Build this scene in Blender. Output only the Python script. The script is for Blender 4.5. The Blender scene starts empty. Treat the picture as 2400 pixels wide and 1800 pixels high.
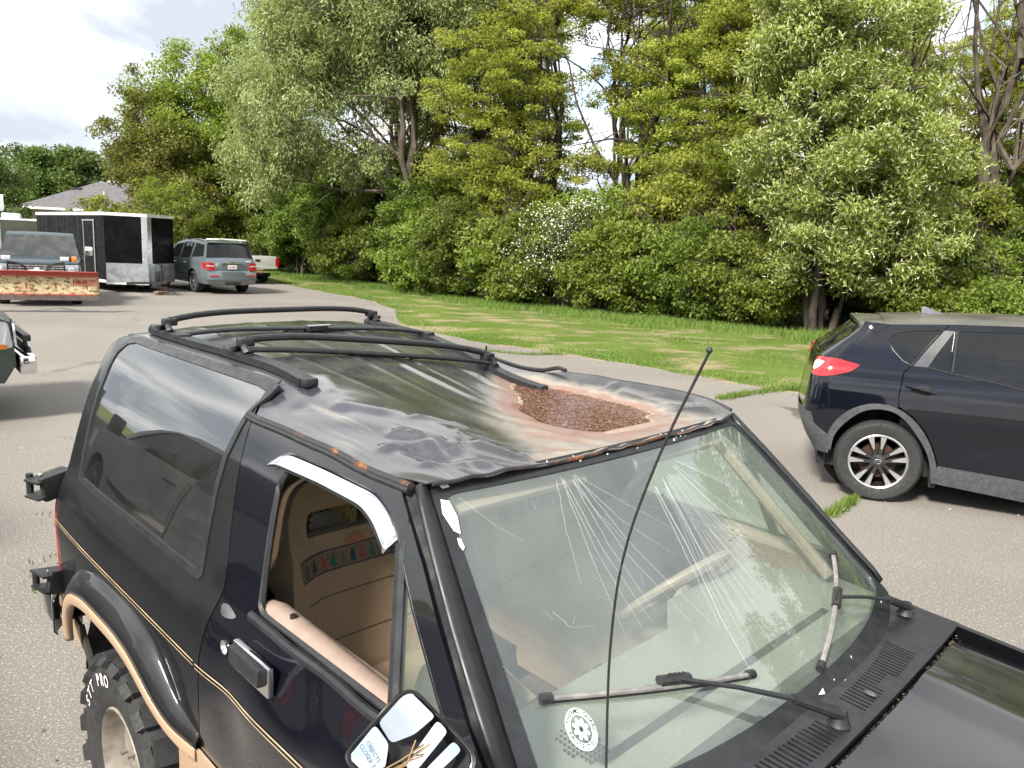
import bpy, bmesh, math, random
import numpy as np
from mathutils import Vector, Matrix
from mathutils.geometry import delaunay_2d_cdt
PI = math.pi
scene = bpy.context.scene
COL = scene.collection
random.seed(7)

# ------------------------------------------------------------------ camera
def setup_camera():
    pit, rol, H = .1783, .0486, 2.109
    cp, sp = math.cos(pit), math.sin(pit)
    fw = Vector((0, cp, -sp)); up = Vector((0, sp, cp)); rt = Vector((1, 0, 0))
    c, s = math.cos(rol), math.sin(rol)
    r2 = rt * c + up * s
    u2 = up * c - rt * s
    cam = bpy.data.cameras.new('camera'); o = bpy.data.objects.new('camera', cam)
    COL.objects.link(o)
    m = Matrix((( r2.x, u2.x, -fw.x, 0), (r2.y, u2.y, -fw.y, 0), (r2.z, u2.z, -fw.z, H), (0, 0, 0, 1)))
    o.matrix_world = m
    cam.sensor_fit = 'HORIZONTAL'; cam.sensor_width = 36; cam.lens = 36 * 1801.7 / 2400
    cam.clip_start = .05; cam.clip_end = 3000
    scene.camera = o
setup_camera()

# ------------------------------------------------------------------ sky, sun, exposure
SUN_EL, SUN_AZ = math.radians(42), math.radians(236)      # azimuth: direction TO the sun, from +x counter-clockwise
def setup_world():
    w = bpy.data.worlds.new('World'); scene.world = w; w.use_nodes = True
    nt = w.node_tree; N = nt.nodes; L = nt.links; N.clear()
    out = N.new('ShaderNodeOutputWorld'); bg = N.new('ShaderNodeBackground')
    bg.inputs['Strength'].default_value = .1
    sky = N.new('ShaderNodeTexSky'); sky.sky_type = 'NISHITA'; sky.sun_disc = False
    sky.sun_elevation = SUN_EL; sky.sun_rotation = math.radians(90) - SUN_AZ
    sky.air_density = 1.0; sky.dust_density = .6
    tc = N.new('ShaderNodeTexCoord')
    sep = N.new('ShaderNodeSeparateXYZ'); L.new(tc.outputs['Generated'], sep.inputs[0])
    ad = N.new('ShaderNodeMath'); ad.operation = 'MAXIMUM'; ad.inputs[1].default_value = 0
    L.new(sep.outputs['Z'], ad.inputs[0])
    ad2 = N.new('ShaderNodeMath'); ad2.operation = 'ADD'; ad2.inputs[1].default_value = .38; L.new(ad.outputs[0], ad2.inputs[0])
    dv = N.new('ShaderNodeVectorMath'); dv.operation = 'DIVIDE'
    L.new(tc.outputs['Generated'], dv.inputs[0])
    cmb = N.new('ShaderNodeCombineXYZ')
    for k in range(3): L.new(ad2.outputs[0], cmb.inputs[k])
    L.new(cmb.outputs[0], dv.inputs[1])
    mp = N.new('ShaderNodeMapping'); mp.inputs['Scale'].default_value = (1.1, 1.1, .35); mp.inputs['Location'].default_value = (9.1, .4, 0)
    mp.inputs['Rotation'].default_value = (0, 0, .5)
    L.new(dv.outputs[0], mp.inputs[0])
    n1 = N.new('ShaderNodeTexNoise'); n1.inputs['Scale'].default_value = 1.15; n1.inputs['Detail'].default_value = 9; n1.inputs['Roughness'].default_value = .55
    n1.inputs['Distortion'].default_value = .35
    L.new(mp.outputs[0], n1.inputs['Vector'])
    r1 = N.new('ShaderNodeValToRGB'); e = r1.color_ramp.elements
    e[0].position = .31; e[0].color = (0, 0, 0, 1); e[1].position = .46; e[1].color = (1, 1, 1, 1)
    L.new(n1.outputs['Fac'], r1.inputs[0])
    n2 = N.new('ShaderNodeTexNoise'); n2.inputs['Scale'].default_value = 1.5; n2.inputs['Detail'].default_value = 8; n2.inputs['Roughness'].default_value = .5; n2.inputs['Distortion'].default_value = .6
    L.new(mp.outputs[0], n2.inputs['Vector'])
    r2 = N.new('ShaderNodeValToRGB'); e = r2.color_ramp.elements
    e[0].position = .37; e[0].color = (2.6, 2.85, 3.2, 1); e[1].position = .58; e[1].color = (6.8, 6.8, 6.7, 1)
    L.new(n2.outputs['Fac'], r2.inputs[0])
    mx = N.new('ShaderNodeMix'); mx.data_type = 'RGBA'
    L.new(r1.outputs[0], mx.inputs[0]); L.new(sky.outputs[0], mx.inputs[6]); L.new(r2.outputs[0], mx.inputs[7])
    L.new(mx.outputs[2], bg.inputs[0]); L.new(bg.outputs[0], out.inputs[0])
setup_world()
def setup_sun():
    l = bpy.data.lights.new('sun', 'SUN'); l.energy = 3.1; l.angle = math.radians(11); l.color = (1, .94, .84)
    o = bpy.data.objects.new('sun', l); COL.objects.link(o)
    d = Vector((math.cos(SUN_EL) * math.cos(SUN_AZ), math.cos(SUN_EL) * math.sin(SUN_AZ), math.sin(SUN_EL)))
    o.rotation_euler = d.to_track_quat('Z', 'Y').to_euler(); o.location = (0, 0, 30)
setup_sun()
vs = scene.view_settings
vs.view_transform = 'Standard'; vs.look = 'None'; vs.gamma = 1; vs.use_curve_mapping = False
vs.exposure = 1.55
scene.cycles.max_bounces = 6; scene.cycles.diffuse_bounces = 2; scene.cycles.glossy_bounces = 4; scene.cycles.transparent_max_bounces = 12
scene.cycles.sample_clamp_indirect = 6
scene.cycles.use_denoising = True; scene.cycles.use_adaptive_sampling = True; scene.cycles.adaptive_threshold = .02

# ------------------------------------------------------------------ material helper
class NT:
    """small builder round one node tree"""
    def __init__(s, name):
        s.m = bpy.data.materials.new(name); s.m.use_nodes = True
        s.t = s.m.node_tree; s.N = s.t.nodes; s.L = s.t.links
        s.b = s.N['Principled BSDF']; s.out = s.N['Material Output']
        s.tc = s.N.new('ShaderNodeTexCoord')
    def link(s, a, b): s.L.new(a, b)
    def vec(s, coord='Object', scale=(1, 1, 1)):
        if scale == (1, 1, 1): return s.tc.outputs[coord]
        mp = s.N.new('ShaderNodeMapping'); mp.inputs['Scale'].default_value = scale
        s.L.new(s.tc.outputs[coord], mp.inputs[0]); return mp.outputs[0]
    def noise(s, scale, detail=4, stretch=(1, 1, 1), rough=.55, dist=0, coord='Object'):
        n = s.N.new('ShaderNodeTexNoise'); n.inputs['Scale'].default_value = scale; n.inputs['Detail'].default_value = detail
        n.inputs['Roughness'].default_value = rough; n.inputs['Distortion'].default_value = dist
        s.L.new(s.vec(coord, stretch), n.inputs['Vector']); return n.outputs['Fac']
    def vor(s, scale, feature='F1', out='Distance', stretch=(1, 1, 1)):
        n = s.N.new('ShaderNodeTexVoronoi'); n.inputs['Scale'].default_value = scale; n.feature = feature
        s.L.new(s.vec('Object', stretch), n.inputs['Vector']); return n.outputs[out]
    def ramp(s, sock, lo, hi, a=0., b=1.):
        n = s.N.new('ShaderNodeMapRange'); n.interpolation_type = 'SMOOTHSTEP'
        s.L.new(sock, n.inputs[0]); n.inputs[1].default_value = lo; n.inputs[2].default_value = hi
        n.inputs[3].default_value = a; n.inputs[4].default_value = b; return n.outputs[0]
    def math(s, op, a, b=0.):
        n = s.N.new('ShaderNodeMath'); n.operation = op
        for i, x in enumerate((a, b)):
            if isinstance(x, (int, float)): n.inputs[i].default_value = x
            else: s.L.new(x, n.inputs[i])
        return n.outputs[0]
    def mix(s, fac, a, b):
        n = s.N.new('ShaderNodeMix'); n.data_type = 'RGBA'
        for i, x in ((0, fac), (6, a), (7, b)):
            if isinstance(x, (int, float)): n.inputs[i].default_value = x
            elif isinstance(x, (tuple, list)): n.inputs[i].default_value = (*x[:3], 1)
            else: s.L.new(x, n.inputs[i])
        return n.outputs[2]
    def pos(s, axis):
        n = s.N.new('ShaderNodeSeparateXYZ'); s.L.new(s.tc.outputs['Object'], n.inputs[0]); return n.outputs[axis]
    def upness(s):
        g = s.N.new('ShaderNodeNewGeometry'); n = s.N.new('ShaderNodeSeparateXYZ'); s.L.new(g.outputs['Normal'], n.inputs[0]); return n.outputs['Z']
    def attr(s, name):
        n = s.N.new('ShaderNodeAttribute'); n.attribute_name = name; return n.outputs['Fac']
    def set(s, **k):
        names = dict(col='Base Color', rough='Roughness', metal='Metallic', coat='Coat Weight', coatr='Coat Roughness', spec='Specular IOR Level', ior='IOR', trans='Transmission Weight', alpha='Alpha', emit='Emission Strength', emitc='Emission Color', sheen='Sheen Weight')
        for a, v in k.items():
            i = s.b.inputs[names[a]]
            if isinstance(v, (int, float)): i.default_value = v
            elif isinstance(v, (tuple, list)): i.default_value = (*v[:3], 1)
            else: s.L.new(v, i)
        return s
    def bump(s, sock, strength=.3, dist=.01):
        n = s.N.new('ShaderNodeBump'); n.inputs['Strength'].default_value = strength; n.inputs['Distance'].default_value = dist
        s.L.new(sock, n.inputs['Height']); s.L.new(n.outputs[0], s.b.inputs['Normal']); return s

def plain(name, col, rough=.5, metal=0., var=.15, scale=9., **k):
    """one colour with a little mottling, so that no surface is dead flat"""
    t = NT(name)
    c2 = tuple(max(0, x * (1 - var * 2)) for x in col); c1 = tuple(x * (1 + var) for x in col)
    f = t.ramp(t.noise(scale, 6), .3, .7)
    t.set(col=t.mix(f, c2, c1), metal=metal, rough=t.ramp(t.noise(scale * 1.7, 5), .3, .7, max(.01, rough * .8), min(1, rough * 1.2)), **k)
    return t.m

def paint(name, col, dust=.12, dustcol=(.20, .18, .15), rough=.3, coat=.8, speck=.5, flake=0.):
    """car paint: clear coat, a film of dust heavier on surfaces that look up, small specks"""
    t = NT(name)
    up = t.ramp(t.upness(), -.1, .95, .12, 1.)
    film = t.math('MULTIPLY', t.ramp(t.noise(3.2, 7), .25, .75, .35, 1.), up)
    film = t.math('MULTIPLY', film, dust)
    sp = t.math('MULTIPLY', t.ramp(t.noise(260, 2), .70, .80), speck)
    f = t.math('MINIMUM', t.math('ADD', film, sp), .85)
    t.set(col=t.mix(f, col, dustcol), rough=t.math('ADD', t.math('MULTIPLY', f, .9), rough), coat=coat, coatr=t.math('ADD', t.math('MULTIPLY', f, .5), .03), metal=flake, spec=.12)
    return t.m

def glass_dark(name, col=(.008, .009, .010), dirt=.05, ior=1.45):
    t = NT(name)
    d = t.math('ADD', t.math('MULTIPLY', t.ramp(t.noise(170, 3), .66, .78), dirt * 3), t.math('MULTIPLY', t.ramp(t.noise(4, 6), .3, .8), dirt))
    t.set(col=t.mix(d, col, (.30, .27, .23)), rough=t.ramp(d, 0, .4, .015, .35), ior=ior, spec=.5)
    return t.m

def glass_clear(name, tint=(.80, .90, .86), dirt=.08, dustcol=(.42, .45, .43)):
    """thin sheet: tinted transmission, fresnel reflection, a film of dust"""
    t = NT(name); N, L = t.N, t.L
    tr = N.new('ShaderNodeBsdfTransparent'); tr.inputs[0].default_value = (*tint, 1)
    gl = N.new('ShaderNodeBsdfGlossy'); gl.inputs['Roughness'].default_value = .015; gl.inputs['Color'].default_value = (1, 1, 1, 1)
    ge = N.new('ShaderNodeNewGeometry'); vd = N.new('ShaderNodeVectorMath'); vd.operation = 'DOT_PRODUCT'; L.new(ge.outputs['Normal'], vd.inputs[0]); L.new(ge.outputs['Incoming'], vd.inputs[1])
    ci = t.math('SUBTRACT', 1., t.math('ABSOLUTE', vd.outputs['Value'])); fres = t.math('ADD', .05, t.math('MULTIPLY', t.math('POWER', ci, 5.), .95))       # the same from either side of the sheet
    m1 = N.new('ShaderNodeMixShader'); L.new(t.math('MINIMUM', t.math('MULTIPLY', fres, 2.0), 1.), m1.inputs[0]); L.new(tr.outputs[0], m1.inputs[1]); L.new(gl.outputs[0], m1.inputs[2])
    df = N.new('ShaderNodeBsdfDiffuse'); df.inputs[0].default_value = (*dustcol, 1)
    d = t.math('ADD', t.math('MULTIPLY', t.ramp(t.noise(2.6, 7, rough=.6), .3, .75), dirt), t.math('MULTIPLY', t.ramp(t.noise(230, 2), .70, .80), dirt * 2.2))
    d = t.math('ADD', d, dirt * .9)
    m2 = N.new('ShaderNodeMixShader'); L.new(d, m2.inputs[0]); L.new(m1.outputs[0], m2.inputs[1]); L.new(df.outputs[0], m2.inputs[2])
    L.new(m2.outputs[0], t.out.inputs['Surface']); N.remove(t.b)
    return t.m

# ------------------------------------------------------------------ mesh helpers
def mk(name, verts, faces, mat, parent=None, smooth=True, loc=None, rotz=0., angle=None):
    me = bpy.data.meshes.new(name)
    me.from_pydata([tuple(map(float, v)) for v in verts], [], [tuple(map(int, f)) for f in faces])
    if smooth:
        me.polygons.foreach_set('use_smooth', [True] * len(me.polygons))
        if angle is not None: me.set_sharp_from_angle(angle=math.radians(angle))
    me.materials.append(mat); me.update()
    o = bpy.data.objects.new(name, me); COL.objects.link(o)
    if parent: o.parent = parent
    if loc is not None: o.location = loc
    if rotz: o.rotation_euler[2] = rotz
    return o
def tag(o, label=None, cat=None, group=None, kind=None):
    if label: o['label'] = label
    if cat: o['category'] = cat
    if group: o['group'] = group
    if kind: o['kind'] = kind
    return o
def thing(name, label, cat, loc=(0, 0, 0), rotz=0., group=None):
    o = bpy.data.objects.new(name, None); COL.objects.link(o); o.location = loc; o.rotation_euler[2] = rotz
    o.empty_display_size = .2
    return tag(o, label, cat, group)
def copy_tree(o, parent=None):
    c = o.copy(); COL.objects.link(c)
    if parent: c.parent = parent
    for ch in o.children: copy_tree(ch, c)
    return c

class MB:
    """collects shapes into one mesh"""
    def __init__(s): s.v = []; s.f = []
    def add(s, v, f):
        n = len(s.v); s.v.extend([tuple(p) for p in v]); s.f.extend([tuple(i + n for i in q) for q in f]); return s
    def box(s, c, d, rot=None, bev=0.):
        """box centred at c, size d, optional 3x3 rotation, optional chamfer"""
        hx, hy, hz = d[0] / 2, d[1] / 2, d[2] / 2
        if bev <= 0:
            v = [Vector((x, y, z)) for x in (-hx, hx) for y in (-hy, hy) for z in (-hz, hz)]
            f = [(0, 1, 3, 2), (4, 6, 7, 5), (0, 4, 5, 1), (2, 3, 7, 6), (0, 2, 6, 4), (1, 5, 7, 3)]
        else:
            bm = bmesh.new(); bmesh.ops.create_cube(bm, size=1)
            for q in bm.verts: q.co = Vector((q.co.x * d[0], q.co.y * d[1], q.co.z * d[2]))
            bmesh.ops.bevel(bm, geom=bm.edges[:], offset=min(bev, min(d) * .45), segments=2, profile=.6, affect='EDGES')
            bm.verts.index_update(); v = [q.co.copy() for q in bm.verts]; f = [[q.index for q in fc.verts] for fc in bm.faces]; bm.free()
        R = Matrix(rot) if rot is not None else None
        return s.add([((R @ p) if R else p) + Vector(c) for p in v], f)
    def tube(s, pts, r, n=8, cap=True, flat=1., closed=False, up=(0, 0, 1)):
        """tube along a polyline, radius r (number or list); flat squeezes it along the up axis"""
        P = [Vector(p) for p in pts]; m = len(P)
        R = [r] * m if isinstance(r, (int, float)) else list(r)
        b = len(s.v); up0 = Vector(up)
        for i, p in enumerate(P):
            a = P[(i - 1) % m] if (closed or i > 0) else p; c = P[(i + 1) % m] if (closed or i < m - 1) else p
            t = (c - a)
            t = t.normalized() if t.length > 1e-9 else Vector((1, 0, 0))
            u = up0 - t * up0.dot(t)
            if u.length < .15: u = Vector((1, 0, 0)) - t * t.x
            if u.length < .15: u = Vector((0, 1, 0)) - t * t.y
            u.normalize(); w = t.cross(u)
            for k in range(n):
                th = 2 * PI * (k + .5) / n
                s.v.append(tuple(p + w * (math.cos(th) * R[i]) + u * (math.sin(th) * R[i] * flat)))
        rng = m if closed else m - 1
        for i in range(rng):
            j = (i + 1) % m
            for k in range(n):
                k2 = (k + 1) % n
                s.f.append((b + i * n + k, b + i * n + k2, b + j * n + k2, b + j * n + k))
        if cap and not closed:
            s.f.append(tuple(b + k for k in range(n))[::-1]); s.f.append(tuple(b + (m - 1) * n + k for k in range(n)))
        return s
    def lathe(s, prof, c=(0, 0, 0), axis='Y', n=40, closed=False):
        """profile of (radius, offset along the axis) turned round the axis"""
        b = len(s.v); m = len(prof)
        for r, h in prof:
            for k in range(n):
                th = 2 * PI * k / n; x, y = r * math.cos(th), r * math.sin(th)
                q = dict(Y=(x, h, y), X=(h, x, y), Z=(x, y, h))[axis]
                s.v.append((q[0] + c[0], q[1] + c[1], q[2] + c[2]))
        for i in range(m if closed else m - 1):
            j = (i + 1) % m
            for k in range(n):
                k2 = (k + 1) % n; s.f.append((b + i * n + k, b + j * n + k, b + j * n + k2, b + i * n + k2))
        return s
    def prism(s, poly, fn, h0, h1):
        """polygon (a,b) extruded; fn(a,b,h) gives the point"""
        n = len(poly)
        s.add([fn(a, b, h0) for a, b in poly] + [fn(a, b, h1) for a, b in poly],
              [tuple(range(n))[::-1], tuple(range(n, 2 * n))] + [(i, (i + 1) % n, n + (i + 1) % n, n + i) for i in range(n)])
        return s
    def ball(s, c, r, n=8, m=6):
        b = len(s.v)
        rx, ry, rz = (r, r, r) if isinstance(r, (int, float)) else r
        for i in range(m + 1):
            ph = PI * i / m
            for k in range(n):
                th = 2 * PI * k / n
                s.v.append((c[0] + rx * math.sin(ph) * math.cos(th), c[1] + ry * math.sin(ph) * math.sin(th), c[2] + rz * math.cos(ph)))
        for i in range(m):
            for k in range(n):
                k2 = (k + 1) % n; s.f.append((b + i * n + k, b + (i + 1) * n + k, b + (i + 1) * n + k2, b + i * n + k2))
        return s
    def build(s, name, mat, parent=None, smooth=True, angle=35, **k):
        return mk(name, s.v, s.f, mat, parent, smooth, angle=angle, **k)

def dens(poly, step, closed=True):
    out = []; n = len(poly)
    for i in range(n if closed else n - 1):
        a, b = poly[i], poly[(i + 1) % n]; d = math.hypot(b[0] - a[0], b[1] - a[1]); k = max(1, int(math.ceil(d / step)))
        out += [(a[0] + (b[0] - a[0]) * j / k, a[1] + (b[1] - a[1]) * j / k) for j in range(k)]
    if not closed: out.append(tuple(poly[-1]))
    return out
def inside(poly, X, Y):
    r = np.zeros(len(X), bool); n = len(poly)
    for i in range(n):
        x1, y1 = poly[i]; x2, y2 = poly[(i + 1) % n]
        if y1 == y2: continue
        c = ((y1 > Y) != (y2 > Y)) & (X < (x2 - x1) * (Y - y1) / (y2 - y1) + x1); r ^= c
    return r
def rnd(poly, r, k=4):
    """round the corners of a polygon"""
    out = []; n = len(poly)
    for i in range(n):
        p = Vector(poly[i]); a = Vector(poly[i - 1]); b = Vector(poly[(i + 1) % n])
        d1, d2 = (a - p).length, (b - p).length; q = min(r, d1 * .45, d2 * .45)
        A = p + (a - p).normalized() * q; B = p + (b - p).normalized() * q
        for j in range(k + 1):
            t = j / k; out.append(tuple(A * (1 - t) ** 2 + p * 2 * t * (1 - t) + B * t * t))
    return out
def chaikin(pts, n=2):
    for _ in range(n):
        q = [pts[0]]
        for a, b in zip(pts[:-1], pts[1:]): q += [(a[0] * .75 + b[0] * .25, a[1] * .75 + b[1] * .25), (a[0] * .25 + b[0] * .75, a[1] * .25 + b[1] * .75)]
        pts = q + [pts[-1]]
    return pts
def panel(outline, P, holes=(), step=.04, flip=False):
    """sheet over an outline with holes in a parameter plane, mapped by P(a,b) -> (u,v,z) arrays"""
    loops = [dens(l, step) for l in [outline] + list(holes)]
    pts, edges = [], []
    for l in loops:
        b = len(pts); pts += l; edges += [(b + i, b + (i + 1) % len(l)) for i in range(len(l))]
    A = np.array(pts); x0, y0 = A.min(0); x1, y1 = A.max(0)
    gx, gy = np.meshgrid(np.arange(x0 + step / 2, x1, step), np.arange(y0 + step / 2, y1, step)); gx = gx.ravel(); gy = gy.ravel()
    ok = inside(outline, gx, gy)
    for h in holes: ok &= ~inside(h, gx, gy)
    gx, gy = gx[ok], gy[ok]
    if len(gx):
        d = np.full(len(gx), 9e9)
        for q in A: d = np.minimum(d, (gx - q[0]) ** 2 + (gy - q[1]) ** 2)
        ok = d > (step * .45) ** 2; gx, gy = gx[ok], gy[ok]
    allp = [Vector((float(a), float(b))) for a, b in pts] + [Vector((float(a), float(b))) for a, b in zip(gx, gy)]
    V, E, F, *_ = delaunay_2d_cdt(allp, edges, [], 0, 1e-6)
    V = np.array([tuple(q) for q in V]); F = np.array([f for f in F if len(f) == 3])
    c = V[F].mean(1); ok = inside(outline, c[:, 0], c[:, 1])
    for h in holes: ok &= ~inside(h, c[:, 0], c[:, 1])
    F = F[ok]
    u, v, z = P(V[:, 0], V[:, 1]); u, v, z = np.broadcast_arrays(u, v, z)
    W = np.stack([u, -v, z], 1)
    if flip: F = F[:, ::-1]
    used = np.unique(F); mp = -np.ones(len(W), int); mp[used] = np.arange(len(used))
    return W[used], mp[F]
def sheet(name, outline, P, mat, parent, holes=(), step=.04, thick=.004, flip=False, off=-1., angle=40):
    v, f = panel(outline, P, holes, step, flip)
    o = mk(name, v, f, mat, parent, angle=angle)
    if thick:
        m = o.modifiers.new('thickness', 'SOLIDIFY'); m.thickness = thick; m.offset = off
        m = o.modifiers.new('edges', 'EDGE_SPLIT'); m.split_angle = math.radians(38)
    return o
def text_mesh(s, size=1., bold=False):
    cu = bpy.data.curves.new('lettering', 'FONT'); cu.body = s; cu.size = size; cu.align_x = 'CENTER'; cu.align_y = 'CENTER'; cu.resolution_u = 3
    if bold: cu.offset = size * .02
    o = bpy.data.objects.new('lettering', cu); COL.objects.link(o)
    dg = bpy.context.evaluated_depsgraph_get(); e = o.evaluated_get(dg); me = e.to_mesh()
    v = [tuple(q.co) for q in me.vertices]; f = [tuple(q.vertices) for q in me.polygons]
    e.to_mesh_clear(); bpy.data.objects.remove(o); bpy.data.curves.remove(cu)
    return v, f
I3 = lambda x, xs, ys: np.interp(x, xs, ys)
def smooth_table(xs, ys, sig):
    """interpolation through points with the corners rounded off"""
    g = np.arange(xs[0] - 6 * sig, xs[-1] + 6 * sig, sig / 5); e0 = (ys[1] - ys[0]) / (xs[1] - xs[0]); e1 = (ys[-1] - ys[-2]) / (xs[-1] - xs[-2])
    y = np.where(g < xs[0], ys[0] + e0 * (g - xs[0]), np.where(g > xs[-1], ys[-1] + e1 * (g - xs[-1]), np.interp(g, xs, ys)))
    k = np.exp(-.5 * (np.arange(-15, 16) / 5.) ** 2); k /= k.sum(); y = np.convolve(np.pad(y, 15, 'edge'), k, 'valid')
    return lambda x: np.interp(x, g, y)

# ------------------------------------------------------------------ shared materials
RUBBER = plain('tyre_rubber', (.022, .022, .023), .75, scale=30)
BLACKP = plain('black_plastic', (.018, .018, .02), .5, scale=40)
GREYP = plain('grey_cladding', (.055, .057, .062), .6, scale=30)
CHROME = plain('chrome', (.75, .76, .78), .08, 1., var=.04)
ALU = plain('aluminium', (.62, .63, .64), .32, 1., var=.08)
ALLOY = plain('alloy_wheel', (.52, .53, .54), .3, .9, var=.06)
STEELD = plain('dark_steel', (.03, .03, .032), .55, .4)
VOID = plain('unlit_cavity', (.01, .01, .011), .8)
WHITEM = plain('white_mark', (.75, .75, .73), .5, var=.06)
LAMPW = plain('lamp_lens', (.72, .74, .76), .06, .35, var=.05, coat=1.)
AMBER = plain('amber_lens', (.7, .2, .02), .12, coat=1.)
REDL = plain('red_lens', (.42, .012, .016), .12, coat=1.)
# ------------------------------------------------------------------ ground
def mat_asphalt():
    t = NT('asphalt')
    c = t.mix(t.ramp(t.noise(.35, 6), .3, .7), (.166, .153, .138), (.212, .197, .179))
    c = t.mix(t.ramp(t.noise(95, 3, rough=.7), .45, .60, 0, .62), c, (.110, .100, .090))
    c = t.mix(t.ramp(t.noise(80, 2, rough=.7), .56, .66, 0, .7), c, (.46, .42, .37))
    c = t.mix(t.ramp(t.vor(21), .10, .04, 0, .35), c, (.42, .38, .33))
    cr = t.vor(.22, 'DISTANCE_TO_EDGE')                       # a few long cracks
    c = t.mix(t.math('MULTIPLY', t.ramp(t.math('ADD', cr, t.math('MULTIPLY', t.math('SUBTRACT', t.noise(1.6, 6), .5), .10)), .007, .002), t.ramp(t.noise(.3, 2), .52, .66)), c, (.085, .078, .066))
    c = t.mix(t.ramp(t.noise(1.1, 3), .70, .78, 0, .35), c, (.09, .085, .08))
    # faint wheel tracks and drifts of sand
    c = t.mix(t.ramp(t.noise(.5, 5, (.35, 2.2, 1)), .55, .8, 0, .25), c, (.30, .262, .215))
    c = t.mix(t.ramp(t.noise(.8, 5, (.3, 3.5, 1)), .62, .85, 0, .22), c, (.12, .11, .10))
    t.set(col=c, rough=.9, spec=.25)
    h = t.math('ADD', t.noise(120, 4), t.math('MULTIPLY', t.noise(1.3, 4), 2.))
    t.bump(h, .5, .005)
    return t.m
def mat_lawn():
    t = NT('lawn_soil_and_grass')
    c = t.mix(t.ramp(t.noise(.5, 6), .3, .7), (.085, .130, .022), (.150, .195, .045))
    c = t.mix(t.ramp(t.noise(30, 4), .35, .7, 0, .6), c, (.045, .085, .014))
    f = t.math('MULTIPLY', t.ramp(t.noise(.75, 8, (.9, 1.3, 1), .68), .48, .62), .85)
    c = t.mix(f, c, (.30, .235, .15))
    t.set(col=c, rough=.95, spec=.1); t.bump(t.noise(45, 4), .8, .03)
    return t.m
ASPHALT, LAWN = mat_asphalt(), mat_lawn()
rng = np.random.default_rng(3)
# lawn edge: measured run of the asphalt border, left (far) to right (near)
EDGE = [(-60, 58), (-28, 47), (-18, 40.5), (-10.7, 34.0), (-7.4, 29.6), (-5.0, 26.5), (-3.7, 23.6), (-3.3, 21.2), (-2.9, 19.4), (-1.1, 16.9), (.6, 15.6), (2.13, 14.5), (3.4, 13.15), (4.71, 11.8), (7.5, 10.9), (11, 10.2), (18, 9.6), (40, 9), (80, 9)]
def edge_y(x): return I3(x, [e[0] for e in EDGE], [e[1] for e in EDGE])
def build_ground():
    # the earth and lawn: one sheet out to the horizon, gently uneven near the trees
    xs = np.concatenate([[-1500, -600, -250, -120], np.linspace(-70, 70, 90), [120, 250, 600, 1500]])
    ys = np.concatenate([[-1500, -500, -200, -80, -40], np.linspace(-20, 75, 80), [110, 200, 500, 1500]])
    X, Y = np.meshgrid(xs, ys); d = Y - edge_y(X)
    Zz = -.012 + np.where(d > .4, .05 * np.clip(d - .4, 0, 3) / 3 * (.6 + .4 * np.sin(X * .7 + Y * .4)), -.03)
    n, m = len(ys), len(xs)
    o = mk('ground', np.stack([X.ravel(), Y.ravel(), Zz.ravel()], 1), [(i * m + j, i * m + j + 1, (i + 1) * m + j + 1, (i + 1) * m + j) for i in range(n - 1) for j in range(m - 1)], LAWN)
    tag(o, 'green lawn and bare earth between the asphalt and the trees', 'ground', kind='structure')
    # asphalt lot with a crumbled edge
    e = []
    for x in np.concatenate([np.linspace(-60, -12, 60), np.linspace(-12, 14, 300), np.linspace(14, 60, 50)]):
        e.append((float(x), float(edge_y(x) + .10 * math.sin(x * 3.1) + .06 * math.sin(x * 9.7 + 1) + rng.normal(0, .035))))
    poly = e + [(60, -35), (-60, -35)]
    v, f = panel(poly, lambda a, b: (a, -b, 0 * a), step=2.5)
    o = mk('asphalt_lot', v, f, ASPHALT)
    tag(o, 'worn tan-grey asphalt parking lot with a crumbled edge', 'asphalt', kind='structure')
    # sandy verge along the asphalt edge
    a, b = [], []
    for x in np.linspace(-13, 24, 260):
        y = float(edge_y(x)); a.append((float(x), y - .25)); b.append((float(x), y + .16 + .16 * math.sin(x * 1.9) + .12 * math.sin(x * 5.3 + 2) + rng.normal(0, .05)))
    v, f = panel(a + b[::-1], lambda p, q: (p, -q, -.006 + 0 * p), step=.5)
    t = NT('sandy_soil'); t.set(col=t.mix(t.ramp(t.noise(3, 6), .3, .7), (.19, .15, .105), (.30, .25, .185)), rough=.95, spec=.1); t.bump(t.noise(60, 4), .6, .01)
    tag(mk('sandy_verge', v, f, t.m), 'strip of sandy soil along the asphalt edge', 'soil', kind='structure')
build_ground()

def blades(name, P, h, w, mat, seed=0, lean=.5):
    """grass: one bent triangle pair per blade at points P (n,3)"""
    r = np.random.default_rng(seed); n = len(P)
    a = r.uniform(0, 2 * PI, n); hh = h * r.uniform(.5, 1.25, n); ww = w * r.uniform(.6, 1.3, n)
    sx, sy = np.cos(a) * ww, np.sin(a) * ww; la = r.uniform(0, 2 * PI, n); ll = hh * lean * r.uniform(.1, 1, n)
    p0 = P + np.stack([sx, sy, 0 * a], 1); p1 = P - np.stack([sx, sy, 0 * a], 1); p2 = P + np.stack([np.cos(la) * ll, np.sin(la) * ll, hh], 1)
    v = np.stack([p0, p1, p2], 1).reshape(-1, 3)
    me = bpy.data.meshes.new(name); me.vertices.add(3 * n); me.vertices.foreach_set('co', v.ravel().astype(np.float32))
    me.loops.add(3 * n); me.loops.foreach_set('vertex_index', np.arange(3 * n, dtype=np.int32)); me.polygons.add(n)
    me.polygons.foreach_set('loop_start', np.arange(n, dtype=np.int32) * 3)
    at = me.attributes.new('var', 'FLOAT', 'POINT'); at.data.foreach_set('value', np.repeat(r.uniform(0, 1, n), 3).astype(np.float32))
    me.update(); me.validate(); me.materials.append(mat)
    o = bpy.data.objects.new(name, me); COL.objects.link(o); return o
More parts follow.
